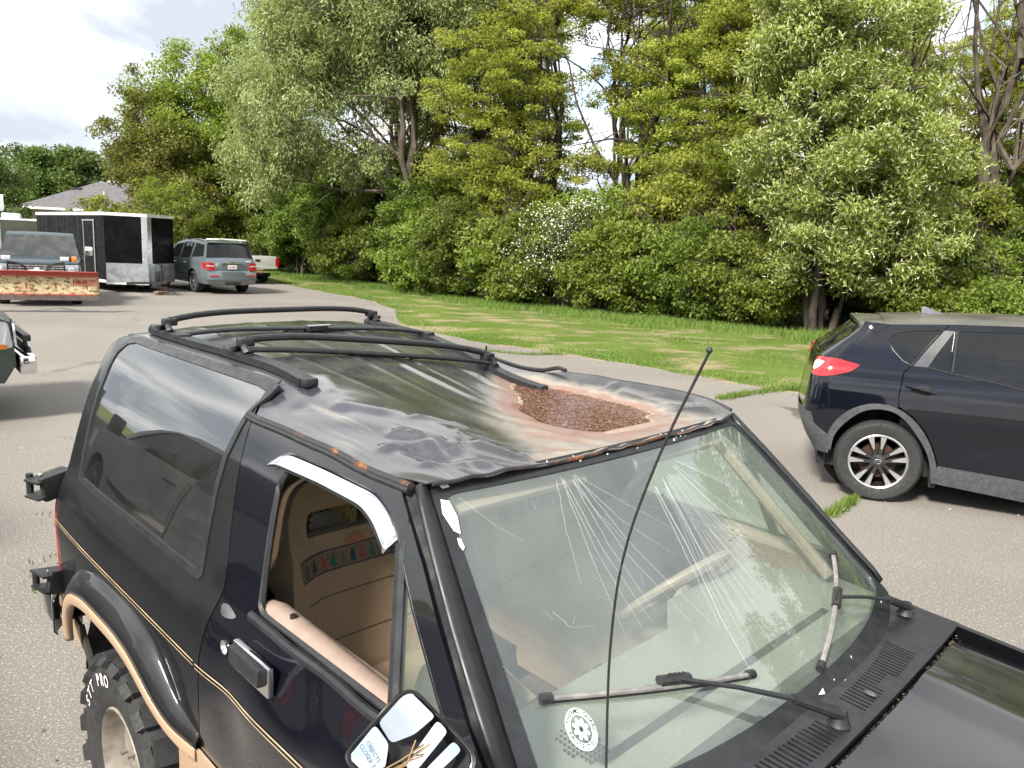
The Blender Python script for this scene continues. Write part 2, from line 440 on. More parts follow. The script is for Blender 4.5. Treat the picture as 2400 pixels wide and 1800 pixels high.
def leafmat(name, dark, mid, light, trans=.35, rough=.55, gloss=.35):
    t = NT(name); N, L = t.N, t.L
    f = t.attr('var')
    c = t.mix(t.ramp(f, .0, .55), dark, mid); c = t.mix(t.ramp(f, .5, 1.), c, light)
    oi = N.new('ShaderNodeObjectInfo'); h2 = N.new('ShaderNodeHueSaturation'); L.new(t.ramp(oi.outputs['Random'], 0, 1, .494, .512), h2.inputs['Hue']); L.new(t.ramp(oi.outputs['Random'], 0, 1, 1.02, 1.36), h2.inputs['Value']); L.new(c, h2.inputs['Color']); c = h2.outputs[0]
    t.set(col=c, rough=rough, spec=gloss)
    tr = N.new('ShaderNodeBsdfTranslucent'); hs = N.new('ShaderNodeHueSaturation'); hs.inputs['Value'].default_value = 1.35; hs.inputs['Saturation'].default_value = 1.1
    L.new(c, hs.inputs['Color']); L.new(hs.outputs[0], tr.inputs[0])
    m = N.new('ShaderNodeMixShader'); m.inputs[0].default_value = trans
    L.new(t.b.outputs[0], m.inputs[1]); L.new(tr.outputs[0], m.inputs[2]); L.new(m.outputs[0], t.out.inputs['Surface'])
    return t.m
GRASSM = leafmat('grass_blades', (.055, .100, .014), (.105, .170, .026), (.19, .23, .06), .3)
def build_grass():
    r = np.random.default_rng(5)
    # mown grass, thinning over the bare patches
    n = 330000; x = r.uniform(-14, 22, n); d = r.uniform(0, 1, n) ** 1.3 * 12; y = edge_y(x) + .08 + d
    patch = np.sin(x * 1.7 + y * .9) + np.sin(x * .6 - y * 2.3 + 1) + np.sin(y * 3.1 + x * .4)
    keep = (patch < .65) | (r.uniform(0, 1, n) < .14) ; keep &= (d > .35) | (r.uniform(0, 1, n) < .35)
    x, y = x[keep], y[keep]
    o = blades('lawn_grass', np.stack([x, y, np.full(len(x), -.01)], 1), .05, .007, GRASSM, 1, .95)
    tag(o, 'short mown grass between the asphalt and the trees', 'grass', kind='stuff')
    # tall grass under the shrubs
    n = 75000; x = r.uniform(-16, 24, n); y = TREE_Y(x) - r.normal(.1, .9, n) + .5 * np.sin(x * 1.3) + .4 * np.sin(x * 3.1)
    ok = y > edge_y(x) + 1.2; x, y = x[ok], y[ok]
    o = blades('tall_grass', np.stack([x, y, np.full(len(x), .01)], 1), .19, .008, GRASSM, 2, .85)
    tag(o, 'tall uncut grass along the foot of the shrubs', 'grass', kind='stuff')
def TREE_Y(x): return I3(x, [-40, -20, -13, -6, -2, 1.3, 4.2, 7.9, 15, 30], [62, 47, 41.5, 34.2, 28.4, 25.6, 24, 21.2, 21.5, 22])
build_grass()
def build_grit():
    r = np.random.default_rng(31); n = 5200
    x = r.uniform(-6, 9, n); y = r.uniform(1.5, 15, n); k = r.uniform(0, 1, n) < .45; e = edge_y(x); y = np.where(k, e - np.abs(r.normal(0, .5, n)), y); ok = y < e - .02; x, y = x[ok], y[ok]; n = len(x)
    s = r.uniform(.002, .008, n) * (1 + 1.2 * (r.uniform(0, 1, n) < .06)); a = r.uniform(0, 6.3, n); c, q = np.cos(a) * s, np.sin(a) * s
    P = np.stack([x, y, np.full(n, .001)], 1); V = np.stack([P + np.stack([c, q, 0 * s], 1), P + np.stack([-q, c, 0 * s], 1), P + np.stack([-c, -q, 0 * s], 1), P + np.stack([q, -c, 0 * s], 1), P + np.stack([c * .2, q * .2, s * .9], 1)], 1).reshape(-1, 3)
    F = (np.arange(n)[:, None, None] * 5 + np.array([[0, 1, 4], [1, 2, 4], [2, 3, 4], [3, 0, 4]])[None]).reshape(-1, 3)
    me = bpy.data.meshes.new('loose_grit'); me.from_pydata(V.tolist(), [], F.tolist()); at = me.attributes.new('var', 'FLOAT', 'POINT'); at.data.foreach_set('value', np.repeat(r.uniform(0, 1, n), 5).astype(np.float32))
    t = NT('loose_grit'); f = t.attr('var'); t.set(col=t.mix(t.ramp(f, .0, .8), (.09, .075, .055), (.36, .32, .27)), rough=.9); me.materials.append(t.m)
    o = bpy.data.objects.new('loose_grit', me); COL.objects.link(o); tag(o, 'loose grit and seed husks scattered over the asphalt', 'grit', kind='stuff')
build_grit()
def crack_grass(name, label, pts, n, h, spread, seed):
    r = np.random.default_rng(seed); P = np.array(pts, float); k = r.integers(0, len(P) - 1, n); t = r.uniform(0, 1, n)[:, None]
    Q = P[k] * (1 - t) + P[k + 1] * t + r.normal(0, spread, (n, 2))
    o = blades(name, np.concatenate([Q, np.full((n, 1), .002)], 1), h, .006, GRASSM, seed, .9)
    tag(o, label, 'grass', kind='stuff')
# ------------------------------------------------------------------ the dented black SUV in the foreground
# local frame: u forward, v to the vehicle's right (towards the viewer), z up; origin under the rear axle
def B(u, v, z): return (u, -v, z)
BLACK = paint('black_suv_paint', (.003, .0035, .007), .03, (.17, .155, .135), .22, 1., .30)
BLACKD = paint('dusty_black_suv_paint', (.005, .006, .008), .11, (.19, .175, .155), .35, .6, .30)
SATIN = plain('satin_black_trim', (.016, .017, .02), .42, scale=25)
TANP = paint('tan_lower_paint', (.36, .25, .165), .25, (.34, .28, .22), .38, .35, .1)
RUSTY = plain('rust', (.22, .075, .022), .85, scale=60, var=.35)
SEATM = plain('tan_cloth', (.27, .18, .11), .95, scale=160, var=.08, sheen=.3)
VINYL = plain('tan_vinyl', (.25, .185, .15), .55, scale=30, var=.05)
DASHM = plain('dash_vinyl', (.185, .180, .155), .7, scale=90, var=.05)
QGLASS = glass_dark('tinted_quarter_glass', dirt=.05, ior=3.4)
WSGLASS = glass_clear('windscreen_glass', (.86, .94, .89), .078, (.52, .60, .58))
DOORGLASS = glass_clear('door_glass', (.82, .90, .84), .05)

_VB = smooth_table([.40, .60, .80, .95, 1.03, 1.045, 1.08, 1.13, 1.165, 1.19, 1.30, 1.40, 1.50, 1.60, 1.65, 1.68, 1.70, 1.708], [.795, .81, .826, .832, .829, .825, .820, .806, .788, .779, .750, .721, .686, .642, .613, .588, .562, .545], .007)
def VB(u, z):
    v = _VB(z)
    return v - .03 * np.clip((np.asarray(u) - 1.3) / 1.6, 0, 1) ** 2 - .012 * np.clip((-.2 - np.asarray(u)) / .6, 0, 1) ** 2
def sideB(off=0., sgn=1, UR=lambda z: I3(z, [.4, 1.1, 1.7], [-.885, -.87, -.845]), R=.085):
    def P(q, z):
        q = np.asarray(q, float); z = np.asarray(z, float) + 0 * q
        c = UR(z) + R; d = c - q; th = np.clip(d / R, 0, PI / 2); ex = np.maximum(d - R * PI / 2, 0)
        v0 = VB(np.maximum(q, c), z) + off
        return np.where(d > 0, c - R * np.sin(th), q) - off * np.sin(th), sgn * np.where(d > 0, v0 - R * (1 - np.cos(th)) - ex, v0), z
    return P
def WS(s, t):
    """windscreen surface: s across (-1 far, 1 near), t up (0 base, 1 header)"""
    s = np.asarray(s, float); t = np.asarray(t, float)
    a = np.abs(s)
    u = (1 - t) * (1.79 - .13 * a ** 2.5) + t * (1.225 - .03 * s * s)
    v = (s * 1.02 - .04) * ((1 - t) * .735 + t * .605); z = (1 - t) * 1.165 + t * 1.605
    return u, v, z
def WSoff(o):
    n = np.array([.617, 0, .787]) * o
    return lambda s, t: tuple(np.asarray(a) + b for a, b in zip(WS(s, t), (n[0], 0, n[2])))

# ---- the roof: thin-plate surface through measured heights, with the caved-in front
RP = np.array([
 (.47, .635, 1.625), (.8, .635, 1.621), (1.0, .635, 1.614), (1.2, .615, 1.612), (.62, .635, 1.623),
 (-.84, .50, 1.672), (-.78, .545, 1.690), (-.5, .545, 1.703), (0, .545, 1.705), (.3, .545, 1.705), (.42, .56, 1.69), (.47, .60, 1.655),
 (-.5, .46, 1.722), (0, .46, 1.723), (.3, .45, 1.717), (.5, .45, 1.704), (.66, .39, 1.690), (.79, .37, 1.677), (.91, .36, 1.662), (1.04, .37, 1.648), (1.11, .33, 1.630), (1.2, .27, 1.606),
 (.66, .53, 1.672), (.85, .52, 1.656), (1.0, .52, 1.640), (1.11, .5, 1.627), (1.12, .42, 1.628),
 (1.235, .5, 1.610), (1.24, .25, 1.606), (1.245, 0, 1.605), (1.24, -.2, 1.605), (1.235, -.45, 1.605), (1.215, -.625, 1.618),
 (-.85, 0, 1.695), (-.85, -.3, 1.69), (-.85, .3, 1.69), (-.6, 0, 1.742), (-.6, .25, 1.737), (-.6, -.25, 1.737), (-.3, 0, 1.739), (-.3, .25, 1.735), (-.3, -.3, 1.728), (0, .25, 1.726), (0, 0, 1.720), (.02, -.2, 1.708),
 (.3, .25, 1.706), (.3, .05, 1.688), (.5, .25, 1.684), (.5, .08, 1.660), (.68, .22, 1.656), (.7, .05, 1.628), (.85, .24, 1.634), (.9, .08, 1.606), (1.02, .22, 1.615), (1.05, .05, 1.600), (1.14, .12, 1.603), (1.16, -.1, 1.597), (1.17, -.3, 1.597),
 (.2, -.15, 1.678), (.35, -.12, 1.656), (.45, -.22, 1.628), (.30, -.32, 1.638), (.55, -.12, 1.622),
 (.64, -.25, 1.587), (.735, -.13, 1.589), (.895, -.11, 1.586), (1.02, -.11, 1.587), (1.09, -.2, 1.588), (1.05, -.43, 1.590), (.955, -.52, 1.590), (.835, -.535, 1.588), (.66, -.55, 1.588), (.50, -.54, 1.590), (.36, -.46, 1.592), (.46, -.38, 1.587),
 (.7, -.35, 1.563), (.85, -.3, 1.558), (.98, -.27, 1.568), (.55, -.45, 1.570), (.85, -.43, 1.566),
 (.48, -.635, 1.640), (.65, -.635, 1.650), (.82, -.635, 1.653), (.985, -.635, 1.652), (1.135, -.635, 1.643), (.30, -.57, 1.608), (.1, -.56, 1.645), (-.1, -.55, 1.672), (-.3, -.545, 1.690), (-.55, -.545, 1.700), (-.78, -.545, 1.688), (-.84, -.5, 1.672),
 (.21, -.5, 1.618), (.0, -.48, 1.668), (-.22, -.47, 1.702), (-.55, -.46, 1.718), (.1, -.35, 1.668), (-.1, -.4, 1.695)])
def tps_fit(P, lam=2e-4):
    X = P[:, :2]; n = len(P); r = np.linalg.norm(X[:, None] - X[None], axis=2); K = np.where(r > 0, r * r * np.log(r + 1e-12), 0)
    A = np.zeros((n + 3, n + 3)); A[:n, :n] = K + lam * np.eye(n); A[:n, n] = 1; A[:n, n + 1:] = X; A[n, :n] = 1; A[n + 1:, :n] = X.T
    return X, np.linalg.solve(A, np.concatenate([P[:, 2], [0, 0, 0]]))
_TX, _TW = tps_fit(RP)
CREASES = [  # (u0,v0,u1,v1,height,width): dents and folds in the sheet metal
 (.95, .50, 1.06, .43, .007, .012), (1.06, .43, 1.12, .47, -.006, .016), (1.04, .52, 1.13, .50, -.010, .022), (1.00, .56, 1.05, .47, .007, .014), (1.13, .54, 1.19, .42, .006, .014),
 (.90, .40, .985, .30, .005, .012), (1.02, .36, 1.10, .43, .006, .013), (1.10, .36, 1.20, .30, .008, .016), (.70, .50, .82, .45, .004, .02), (.62, .56, .75, .52, -.004, .03), (1.15, .30, 1.21, .12, .005, .016),
 (.60, -.50, .74, -.60, .006, .016), (.80, -.58, .95, -.56, .005, .014), (1.06, -.50, 1.16, -.58, .006, .014), (1.12, -.40, 1.18, -.52, -.004, .018), (.70, -.60, .76, -.56, -.006, .016), (.95, -.60, 1.08, -.585, -.004, .014),
 (.28, -.02, .62, -.04, .004, .018), (.30, -.28, .44, -.30, -.005, .03), (.47, .40, .60, .46, .004, .02)]
def roof_z(u, v):
    u = np.asarray(u, float); v = np.asarray(v, float); sh = u.shape; U = u.ravel(); W = v.ravel()
    z = _TW[-3] + _TW[-2] * U + _TW[-1] * W
    for (a, b), w in zip(_TX, _TW[:-3]):
        r2 = (U - a) ** 2 + (W - b) ** 2; z = z + w * .5 * r2 * np.log(r2 + 1e-12)
    for a0, b0, a1, b1, h, wd in CREASES:
        dx, dy = a1 - a0, b1 - b0; t = np.clip(((U - a0) * dx + (W - b0) * dy) / (dx * dx + dy * dy), 0, 1)
        z = z + 1.7 * h * np.exp(-(((U - a0 - t * dx) ** 2 + (W - b0 - t * dy) ** 2) / wd ** 2))
    for rv in (-.34, -.12, .12, .34):                      # pressed stiffening beads
        z = z + .0035 * np.exp(-((W - rv) / .010) ** 2) * np.clip((U + .72) / .1, 0, 1) * np.clip((.80 - U) / .25, 0, 1)
    z = z + .0016 * np.sin(W * 17 + 1.3) * np.sin(W * 7.) * np.clip((U - 1.10) / .12, 0, 1)
    z = z + .0022 * np.sin(U * 19 + W * 31 + 3 * np.sin(W * 13)) * np.clip((U - .55) / .3, 0, 1)
    return z.reshape(sh)

def mat_roof():
    t = NT('dusty_dented_roof'); z = t.pos('Z'); x = t.pos('X'); y = t.pos('Y')
    n = t.noise(7, 6); n2 = t.noise(24, 5)
    zz = t.math('ADD', z, t.math('MULTIPLY', t.math('SUBTRACT', n, .5), .030))
    zz = t.math('ADD', zz, t.math('MULTIPLY', t.math('SUBTRACT', n2, .5), .008))
    basin = t.math('MULTIPLY', t.ramp(y, -.34, -.24), t.ramp(x, .12, .40))
    c = t.mix(t.ramp(t.noise(2.4, 6, (.7, 2.5, 1)), .3, .72), (.018, .019, .021), (.050, .049, .047))
    near = t.ramp(y, -.30, -.40)
    c = t.mix(t.math('MULTIPLY', near, .7), c, (.034, .036, .046))  # bluish reflection along the near strip, put into the roof colour
    # runs of dried silt along the beads, then tide rings of the basin
    c = t.mix(t.math('MULTIPLY', t.ramp(t.noise(5, 6, (.35, 5, 1), .6), .56, .74), t.ramp(x, -.4, .5, .06, .45)), c, (.24, .21, .165))
    silt = t.math('MULTIPLY', t.ramp(zz, 1.624, 1.598), basin)
    c = t.mix(t.math('MULTIPLY', silt, t.ramp(t.noise(11, 6, rough=.65), .25, .7, .45, .92)), c, (.32, .285, .240))
    ring = t.math('MULTIPLY', t.ramp(zz, 1.607, 1.596), basin)
    c = t.mix(t.math('MULTIPLY', ring, .85), c, (.195, .115, .093))
    c = t.mix(t.math('MULTIPLY', t.ramp(zz, 1.590, 1.586), basin), c, (.16, .07, .05))
    c = t.mix(t.math('MULTIPLY', t.ramp(t.noise(300, 2), .66, .78), .45), c, (.42, .38, .32))
    # scratches
    c = t.mix(t.math('MULTIPLY', t.ramp(t.noise(26, 3, (1, 9, 1)), .735, .76), .5), c, (.5, .5, .5))
    t.set(col=c, rough=t.math('ADD', t.ramp(t.noise(9, 5), .3, .7, .22, .36), t.math('MULTIPLY', silt, .35)), coat=t.math('SUBTRACT', .85, t.math('MULTIPLY', silt, .8)), coatr=.10)
    t.bump(t.noise(9, 3), .15, .004)
    return t.m

def build_bronco():
    S = thing('suv', 'battered black two-door SUV with a caved-in roof and cracked windscreen', 'SUV', (-.5916, 2.8288, 0), -.7881)
    near, far = sideB(), sideB(0, -1)
    # ---------------- roof
    hw = .632
    out = [(-.85, -.44), (-.80, -.53), (-.7, -.547), (-.1, -.556), (.1, -.585), (.30, -.610), (.44, -.622), (.47, -.628), (.50, -hw), (1.14, -hw), (1.215, -.622), (1.24, -.45), (1.248, 0), (1.24, .45), (1.215, .612), (1.14, hw), (.50, hw), (.47, .60), (.44, .548), (-.7, .545), (-.80, .53), (-.85, .44)]
    roof = sheet('roof', out, lambda a, b: (a, b, roof_z(a, b)), mat_roof(), S, step=.013, thick=.003, flip=True, angle=60)
    tag(roof, 'dented dusty roof with dried silt rings')
    # rusted front lip and side drip mouldings
    m = MB()
    vv = np.linspace(.60, -.61, 70); uu = 1.243 - .02 * (vv / .6) ** 2
    m.tube([B(u, v, z - .002) for u, v, z in zip(uu, vv, roof_z(uu - .006, vv))], .005, 6)
    t = NT('rust_edge'); f = t.ramp(t.noise(9, 6, (1, 1, 1), .7), .55, .64)
    t.set(col=t.mix(f, (.02, .02, .024), t.mix(t.ramp(t.noise(80, 4), .4, .6), (.10, .035, .012), (.22, .085, .03))), rough=.7)
    EDGE_RUST = t.m
    m.build('roof_front_lip', EDGE_RUST, S)
    for sg in (1, -1):
        u = np.linspace(.47, 1.20, 22); z = roof_z(u, np.full(22, sg * .63))
        MB().tube([B(a, sg * .640, b - .006) for a, b in zip(u, z)], .009, 8).build('drip_rail', SATIN if sg < 0 else EDGE_RUST, S)
        if sg > 0: MB().tube([B(a, .646, b - .014) for a, b in zip(u, z)], .007, 8).build('drip_moulding', SATIN, S)
    # ---------------- quarter panels (near and far) with wrap-over windows
    mold = [(.478, 1.195), (.462, 1.30), (.444, 1.42), (.438, 1.50), (.452, 1.58), (.468, 1.635), (.500, 1.672), (.497, 1.700), (.43, 1.7055), (-.60, 1.7055), (-.655, 1.695), (-.690, 1.655), (-.695, 1.60), (-.688, 1.49), (-.664, 1.33), (-.640, 1.20), (-.622, 1.178), (.46, 1.178)]
    cg = (-.1, 1.45)
    gl = [(a + (cg[0] - a) * .045, b + (cg[1] - b) * .075) for a, b in mold]
    gl = [(a, min(b, 1.697)) for a, b in gl]
    topz = lambda u, sg: 1.7075 if sg > 0 else float(I3(u, [-.8, -.3, -.05, .1, .3, .47], [1.700, 1.688, 1.665, 1.645, 1.607, 1.63]))
    for sg, P in ((1, near), (-1, far)):
        top = [(u, min(1.7075, topz(u, sg))) for u in np.linspace(.475, -.66, 12)]
        outl = [(.532, .50), (.532, .70), (.565, 1.05), (.600, 1.20), (.585, 1.28), (.530, 1.44), (.492, 1.56), (.478, 1.63)] + top + [(-.74, 1.69), (-.80, 1.66), (-.98, 1.655), (-1.02, .52), (-.60, .52), (-.585, .62), (-.52, .75), (-.40, .845), (-.25, .875), (.10, .875), (.22, .83), (.33, .70), (.37, .52)]
        ml = mold if sg > 0 else [(a, min(b, topz(a, -1) - .006)) for a, b in mold]
        g2 = gl if sg > 0 else [(a, min(b, topz(a, -1) - .012)) for a, b in gl]
        sheet('quarter_panel', outl, P, BLACKD, S, holes=[[(a + (cg[0] - a) * .02, b + (cg[1] - b) * .03) for a, b in ml]], step=.03, thick=.004, flip=sg < 0)
        sheet('quarter_window_moulding', ml, sideB(.004, sg), SATIN, S, holes=[g2], step=.03, thick=.010, flip=sg < 0)
        g3 = [(a + (a - cg[0]) * .01, b + (b - cg[1]) * .01) for a, b in g2]
        sheet('quarter_window', g3, sideB(-.001, sg), QGLASS, S, step=.03, thick=.004, flip=sg < 0)
    # ---------------- doors
    dedge = [(.540, .50), (.540, .70), (.573, 1.05), (.608, 1.20), (.593, 1.28), (.538, 1.44), (.500, 1.56), (.490, 1.612), (1.155, 1.606), (1.175, 1.595), (1.31, 1.49), (1.53, 1.282), (1.63, 1.20), (1.655, 1.12), (1.655, .50)]
    wopen = rnd([(.785, 1.205), (.715, 1.50), (.76, 1.562), (1.115, 1.562), (1.20, 1.528), (1.30, 1.425), (1.515, 1.222), (1.50, 1.205)], .03)
    dz = lambda off, sg: (lambda q, z: (q, sg * (VB(q, z) + off + (np.exp(-((q - 1.02) / .10) ** 2 - ((z - 1.12) / .06) ** 2) * -.018 + np.exp(-((q - .72) / .10) ** 2 - ((z - .92) / .12) ** 2) * -.012 if sg > 0 else 0)), z))
    for sg in (1, -1):
        d = sheet('door', dedge, dz(.002, sg), BLACK if sg > 0 else BLACKD, S, holes=[wopen], step=.025, thick=.02, flip=sg < 0)
        tag(d, 'glossy black passenger door with its window down' if sg > 0 else 'black driver door')
        # inner lining, padded sill
        sheet('door_lining', [(.62, .52), (.66, 1.15), (.78, 1.20), (1.50, 1.20), (1.60, 1.1), (1.60, .52)], lambda q, z, sg=sg: (q, sg * (VB(q, z) - .075), z), VINYL, d, step=.1, thick=.01, flip=sg < 0)
        q = np.linspace(.775, 1.50, 16)
        MB().tube([B(a, sg * (.738 - .01 * (i % 2) * 0), 1.203 + .012 * math.sin(a * 3)) for i, a in enumerate(q)], [.018] + [.030] * 14 + [.018], 12, flat=.75).build('window_sill_pad', VINYL, d)
        MB().tube([B(.90, sg * .742, 1.222), B(.90, sg * .742, 1.236)], .009, 10).build('lock_button', SATIN, d)
        # belt weatherstrip, door frame seal
        q = np.linspace(.775, 1.53, 26)
        wob = [.006 * math.sin(a * 21) * (1 if .9 < a < 1.35 and sg > 0 else 0) for a in q]
        MB().tube([B(a, sg * (float(VB(a, 1.196)) + .010 + w), 1.198 + w * .6) for a, w in zip(q, wob)], .010, 8, flat=1.4).build('belt_weatherstrip', SATIN, d)
        lo = [(a, b) for a, b in dens(wopen, .05)]
        MB().tube([B(a, sg * (float(VB(a, b)) - .008), b) for a, b in lo], .010, 6, closed=True).build('window_seal', BLACKP, d)
        # division bar and vent glass
        MB().tube([B(1.232, sg * (float(VB(1.23, 1.50)) - .006), 1.505), B(1.335, sg * (float(VB(1.33, 1.21)) - .006), 1.21)], .016, 8, flat=1.).build('window_division_bar', SATIN, d)
        sheet('vent_window', [(1.25, 1.470), (1.342, 1.212), (1.505, 1.214), (1.30, 1.42)], lambda q, z, sg=sg: (q, sg * (VB(q, z) - .010), z), DOORGLASS, d, step=.06, thick=.004, flip=sg < 0)
        if sg < 0: sheet('door_window', [(.79, 1.205), (.72, 1.50), (.765, 1.556), (1.115, 1.556), (1.20, 1.522), (1.225, 1.50), (1.325, 1.212)], lambda q, z: (q, -(VB(q, z) - .012), z), DOORGLASS, d, step=.06, thick=.004, flip=True)
        # chrome rain visor
        up = [(.690, 1.560), (.72, 1.577), (.9, 1.578), (1.10, 1.574), (1.165, 1.552), (1.222, 1.512)]
        lw = [(.672, 1.533), (.70, 1.540), (.9, 1.544), (1.08, 1.540), (1.14, 1.523), (1.208, 1.482)]
        up = np.array(dens(up, .02, False)); lw_ = np.array(dens(lw, .004, False)); up = np.stack([I3(np.linspace(0, 1, 40), np.linspace(0, 1, len(up)), up[:, q]) for q in (0, 1)], 1); lw = np.stack([I3(np.linspace(0, 1, 40), np.linspace(0, 1, len(lw_)), lw_[:, q]) for q in (0, 1)], 1)
        for _ in range(3): up[1:-1] = (up[:-2] + up[1:-1] * 2 + up[2:]) / 4; lw[1:-1] = (lw[:-2] + lw[1:-1] * 2 + lw[2:]) / 4
        m = MB(); n = len(up); k = 5
        for i in range(n):
            for j in range(k):
                t = j / (k - 1); a = up[i][0] * (1 - t) + lw[i][0] * t; b = up[i][1] * (1 - t) + lw[i][1] * t
                m.v.append(B(a, sg * (float(VB(a, b)) + .004 + .017 * math.sin(t * PI / 2)), b))
        m.f = [(i * k + j, i * k + j + 1, (i + 1) * k + j + 1, (i + 1) * k + j) for i in range(n - 1) for j in range(k - 1)]
        o = m.build('rain_visor', CHROME, d, angle=60); o.modifiers.new('thickness', 'SOLIDIFY').thickness = .003
        # handle, key lock
        MB().box(B(.862, sg * (.838), 1.128), (.15, .030, .046), Matrix.Rotation(.0, 3, 'Y'), .008).build('door_handle', BLACKP, d)
        MB().box(B(.862, sg * (.826), 1.116), (.175, .016, .074), None, .005).build('handle_recess_plate', CHROME, d)
        MB().lathe([(0, .006), (.013, .006), (.016, .003), (.018, -.004)], (0, 0, 0), 'Y', 18).build('key_lock', CHROME, d, loc=B(.715, sg * .826, 1.105))
        if sg < 0: continue
        # silvery patch that paints a highlight onto the near door
        sheet('painted_door_highlight', rnd([(.615, 1.170), (.65, 1.182), (.71, 1.168), (.68, 1.155), (.635, 1.148)], .02), lambda q, z: (q, VB(q, z) + .0045, z), ALU, d, step=.03, thick=0)
    # pinstripes: twin lines along the near side
    GOLD = plain('gold_pinstripe', (.55, .42, .25), .4)
    for dzz, w in ((.984, .0035), (.973, .0020)):
        sheet('pinstripe', [(-.80, dzz), (.528, dzz), (.528, dzz + w), (-.80, dzz + w)], sideB(.002), GOLD, S, step=.05, thick=0)
        sheet('pinstripe', [(.545, dzz), (1.64, dzz + .02), (1.64, dzz + w + .02), (.545, dzz + w)], dz(.0045, 1), GOLD, S, step=.03, thick=0)
    # ---------------- A pillars, windscreen surround, windscreen
    for sg in (1, -1):
        m = MB(); k = 7
        gap = [(1.20, 1.600), (1.325, 1.488), (1.545, 1.280), (1.645, 1.196), (1.668, 1.165)]
        gz = [g[1] for g in gap][::-1]; gu = [g[0] for g in gap][::-1]
        tt = np.linspace(1.0, -.01, 14)
        for t in tt:
            a = np.array(WS(sg * 1.0, t)).ravel(); z = a[2]; u2 = float(I3(z - .004, gz, gu)); b = np.array([u2 + .004, sg * (float(VB(u2, z - .004)) - .012), z - .004])
            n_ = np.array([.35, sg * .75, .55]) * .016
            for j in range(k):
                w = j / (k - 1); m.v.append(B(*(a * (1 - w) + b * w + n_ * math.sin(w * PI))))
        m.f = [((i * k + j), (i + 1) * k + j, (i + 1) * k + j + 1, i * k + j + 1) for i in range(len(tt) - 1) for j in range(k - 1)]
        MB().tube([B(1.165, sg * .615, 1.592), B(1.31, sg * .665, 1.475), B(1.53, sg * .735, 1.265), B(1.64, sg * .755, 1.17)], .020, 6).build('pillar_channel', VOID, S)
        o = m.build('windscreen_pillar', SATIN, S, angle=60); o.modifiers.new('thickness', 'SOLIDIFY').thickness = .003
    surround = [(-1.0, -.075), (1.0, -.075), (1.0, 1.0), (-1.0, 1.0)]
    inner = rnd([(-.955, .005), (.955, .005), (.955, .945), (-.955, .945)], .05)
    sheet('windscreen_surround', rnd(surround, .03), WSoff(.004), SATIN, S, holes=[inner], step=.04, thick=.012, flip=True)
    g = sheet('windscreen', rnd([(-.97, -.02), (.97, -.02), (.97, .96), (-.97, .96)], .05), WS, WSGLASS, S, step=.05, thick=0, flip=True)
    tag(g, 'dusty cracked windscreen')
    # paint chips on the surround
    chips = [[(.975, .93), (.945, .92), (.935, .86), (.945, .80), (.965, .815), (.985, .88)], [(.962, .79), (.950, .785), (.947, .755), (.957, .745), (.964, .765)], [(.965, .985), (.93, .985), (.925, .968), (.955, .966)], [(-.02, -.035), (-.06, -.028), (-.05, -.045)]]
    m = MB()
    for c in chips:
        u, v, z = WSoff(.0052)(*np.array(dens(c, .02)).T); n = len(u); m.add([B(*q) for q in zip(u, v, z)], [tuple(range(n))])
    r = random.Random(4)
    for i in range(26):
        s, t = (r.uniform(-.9, .95), r.choice([r.uniform(.955, .995), r.uniform(-.07, -.01)])); u, v, z = [float(q) for q in WSoff(.0055)(s, t)]
        e = r.uniform(.001, .003); e2 = r.uniform(.001, .006)
        m.add([B(u - e * .6, v - e2, z + e), B(u - e * .6, v + e2 * .6, z + e), B(u + e * .6, v + e2, z - e), B(u + e * .6, v - e2 * .4, z - e)], [(0, 1, 2, 3)])
    m.build('chipped_paint', WHITEM, S)['kind'] = 'stuff'
    # cracks: fans of thin bright splinters in the glass
    t = NT('glass_splinter'); t.set(col=(.70, .76, .76), rough=.3, alpha=.17)
    CRK = t.m; r = random.Random(11); m = MB()
    def crack(pts, w):
        L = []
        for (a, b), (c, d) in zip(pts[:-1], pts[1:]):
            for j in range(6): L.append((a + (c - a) * j / 6 + r.gauss(0, .0014), b + (d - b) * j / 6 + r.gauss(0, .0014)))
        L.append(pts[-1]); A = np.array(L); u, v, z = WSoff(.0015)(A[:, 0], A[:, 1]); n = len(u)
        m.tube([B(*q) for q in zip(u, v, z)], [w * (1 - .7 * i / n) for i in range(n)], 3, False)
    for i in range(9):
        a = i / 8; e = (.60 - .45 * a + r.uniform(-.02, .02), .75 - .35 * r.random() - .08 * i % .3); o = (.44 - .10 * a + r.uniform(-.02, .02), .93 - r.random() * .03)
        md = (o[0] + (e[0] - o[0]) * .45 + .02, o[1] + (e[1] - o[1]) * .5); crack([o, md, e], .0008)
    for i in range(17):
        a = i / 16; e = (.20 - .62 * a ** .9 + r.uniform(-.02, .02), .05 + .42 * a + r.uniform(-.03, .03)); o = (-.10 - .12 * a, .90 - .04 * r.random())
        md = (o[0] + (e[0] - o[0]) * .42 + .05 * (1 - a), o[1] + (e[1] - o[1]) * .5); k = r.uniform(.5, 1); crack([(o[0] + (md[0] - o[0]) * .2, o[1] + (md[1] - o[1]) * .2), md, (md[0] + (e[0] - md[0]) * k, md[1] + (e[1] - md[1]) * k)], r.choice([.0006, .0008, .0010]))
    crack([(-.02, .80), (.05, .55), (.14, .30), (.19, .04)], .0014); crack([(.0, .78), (.09, .52), (.17, .28)], .0010)
    for i in range(9):
        a = i / 8; e = (-.95 + .06 * a, .80 - .42 * a); o = (-.25 - .05 * a, .87 - .03 * a); md = ((o[0] + e[0]) / 2, (o[1] + e[1]) / 2 - .02); crack([o, md, e], .0006)
    crack([(.90, .93), (.80, .80), (.72, .73)], .0006); crack([(.74, .50), (.71, .44), (.62, .42)], .0007); crack([(.33, .90), (.05, .62)], .0007)
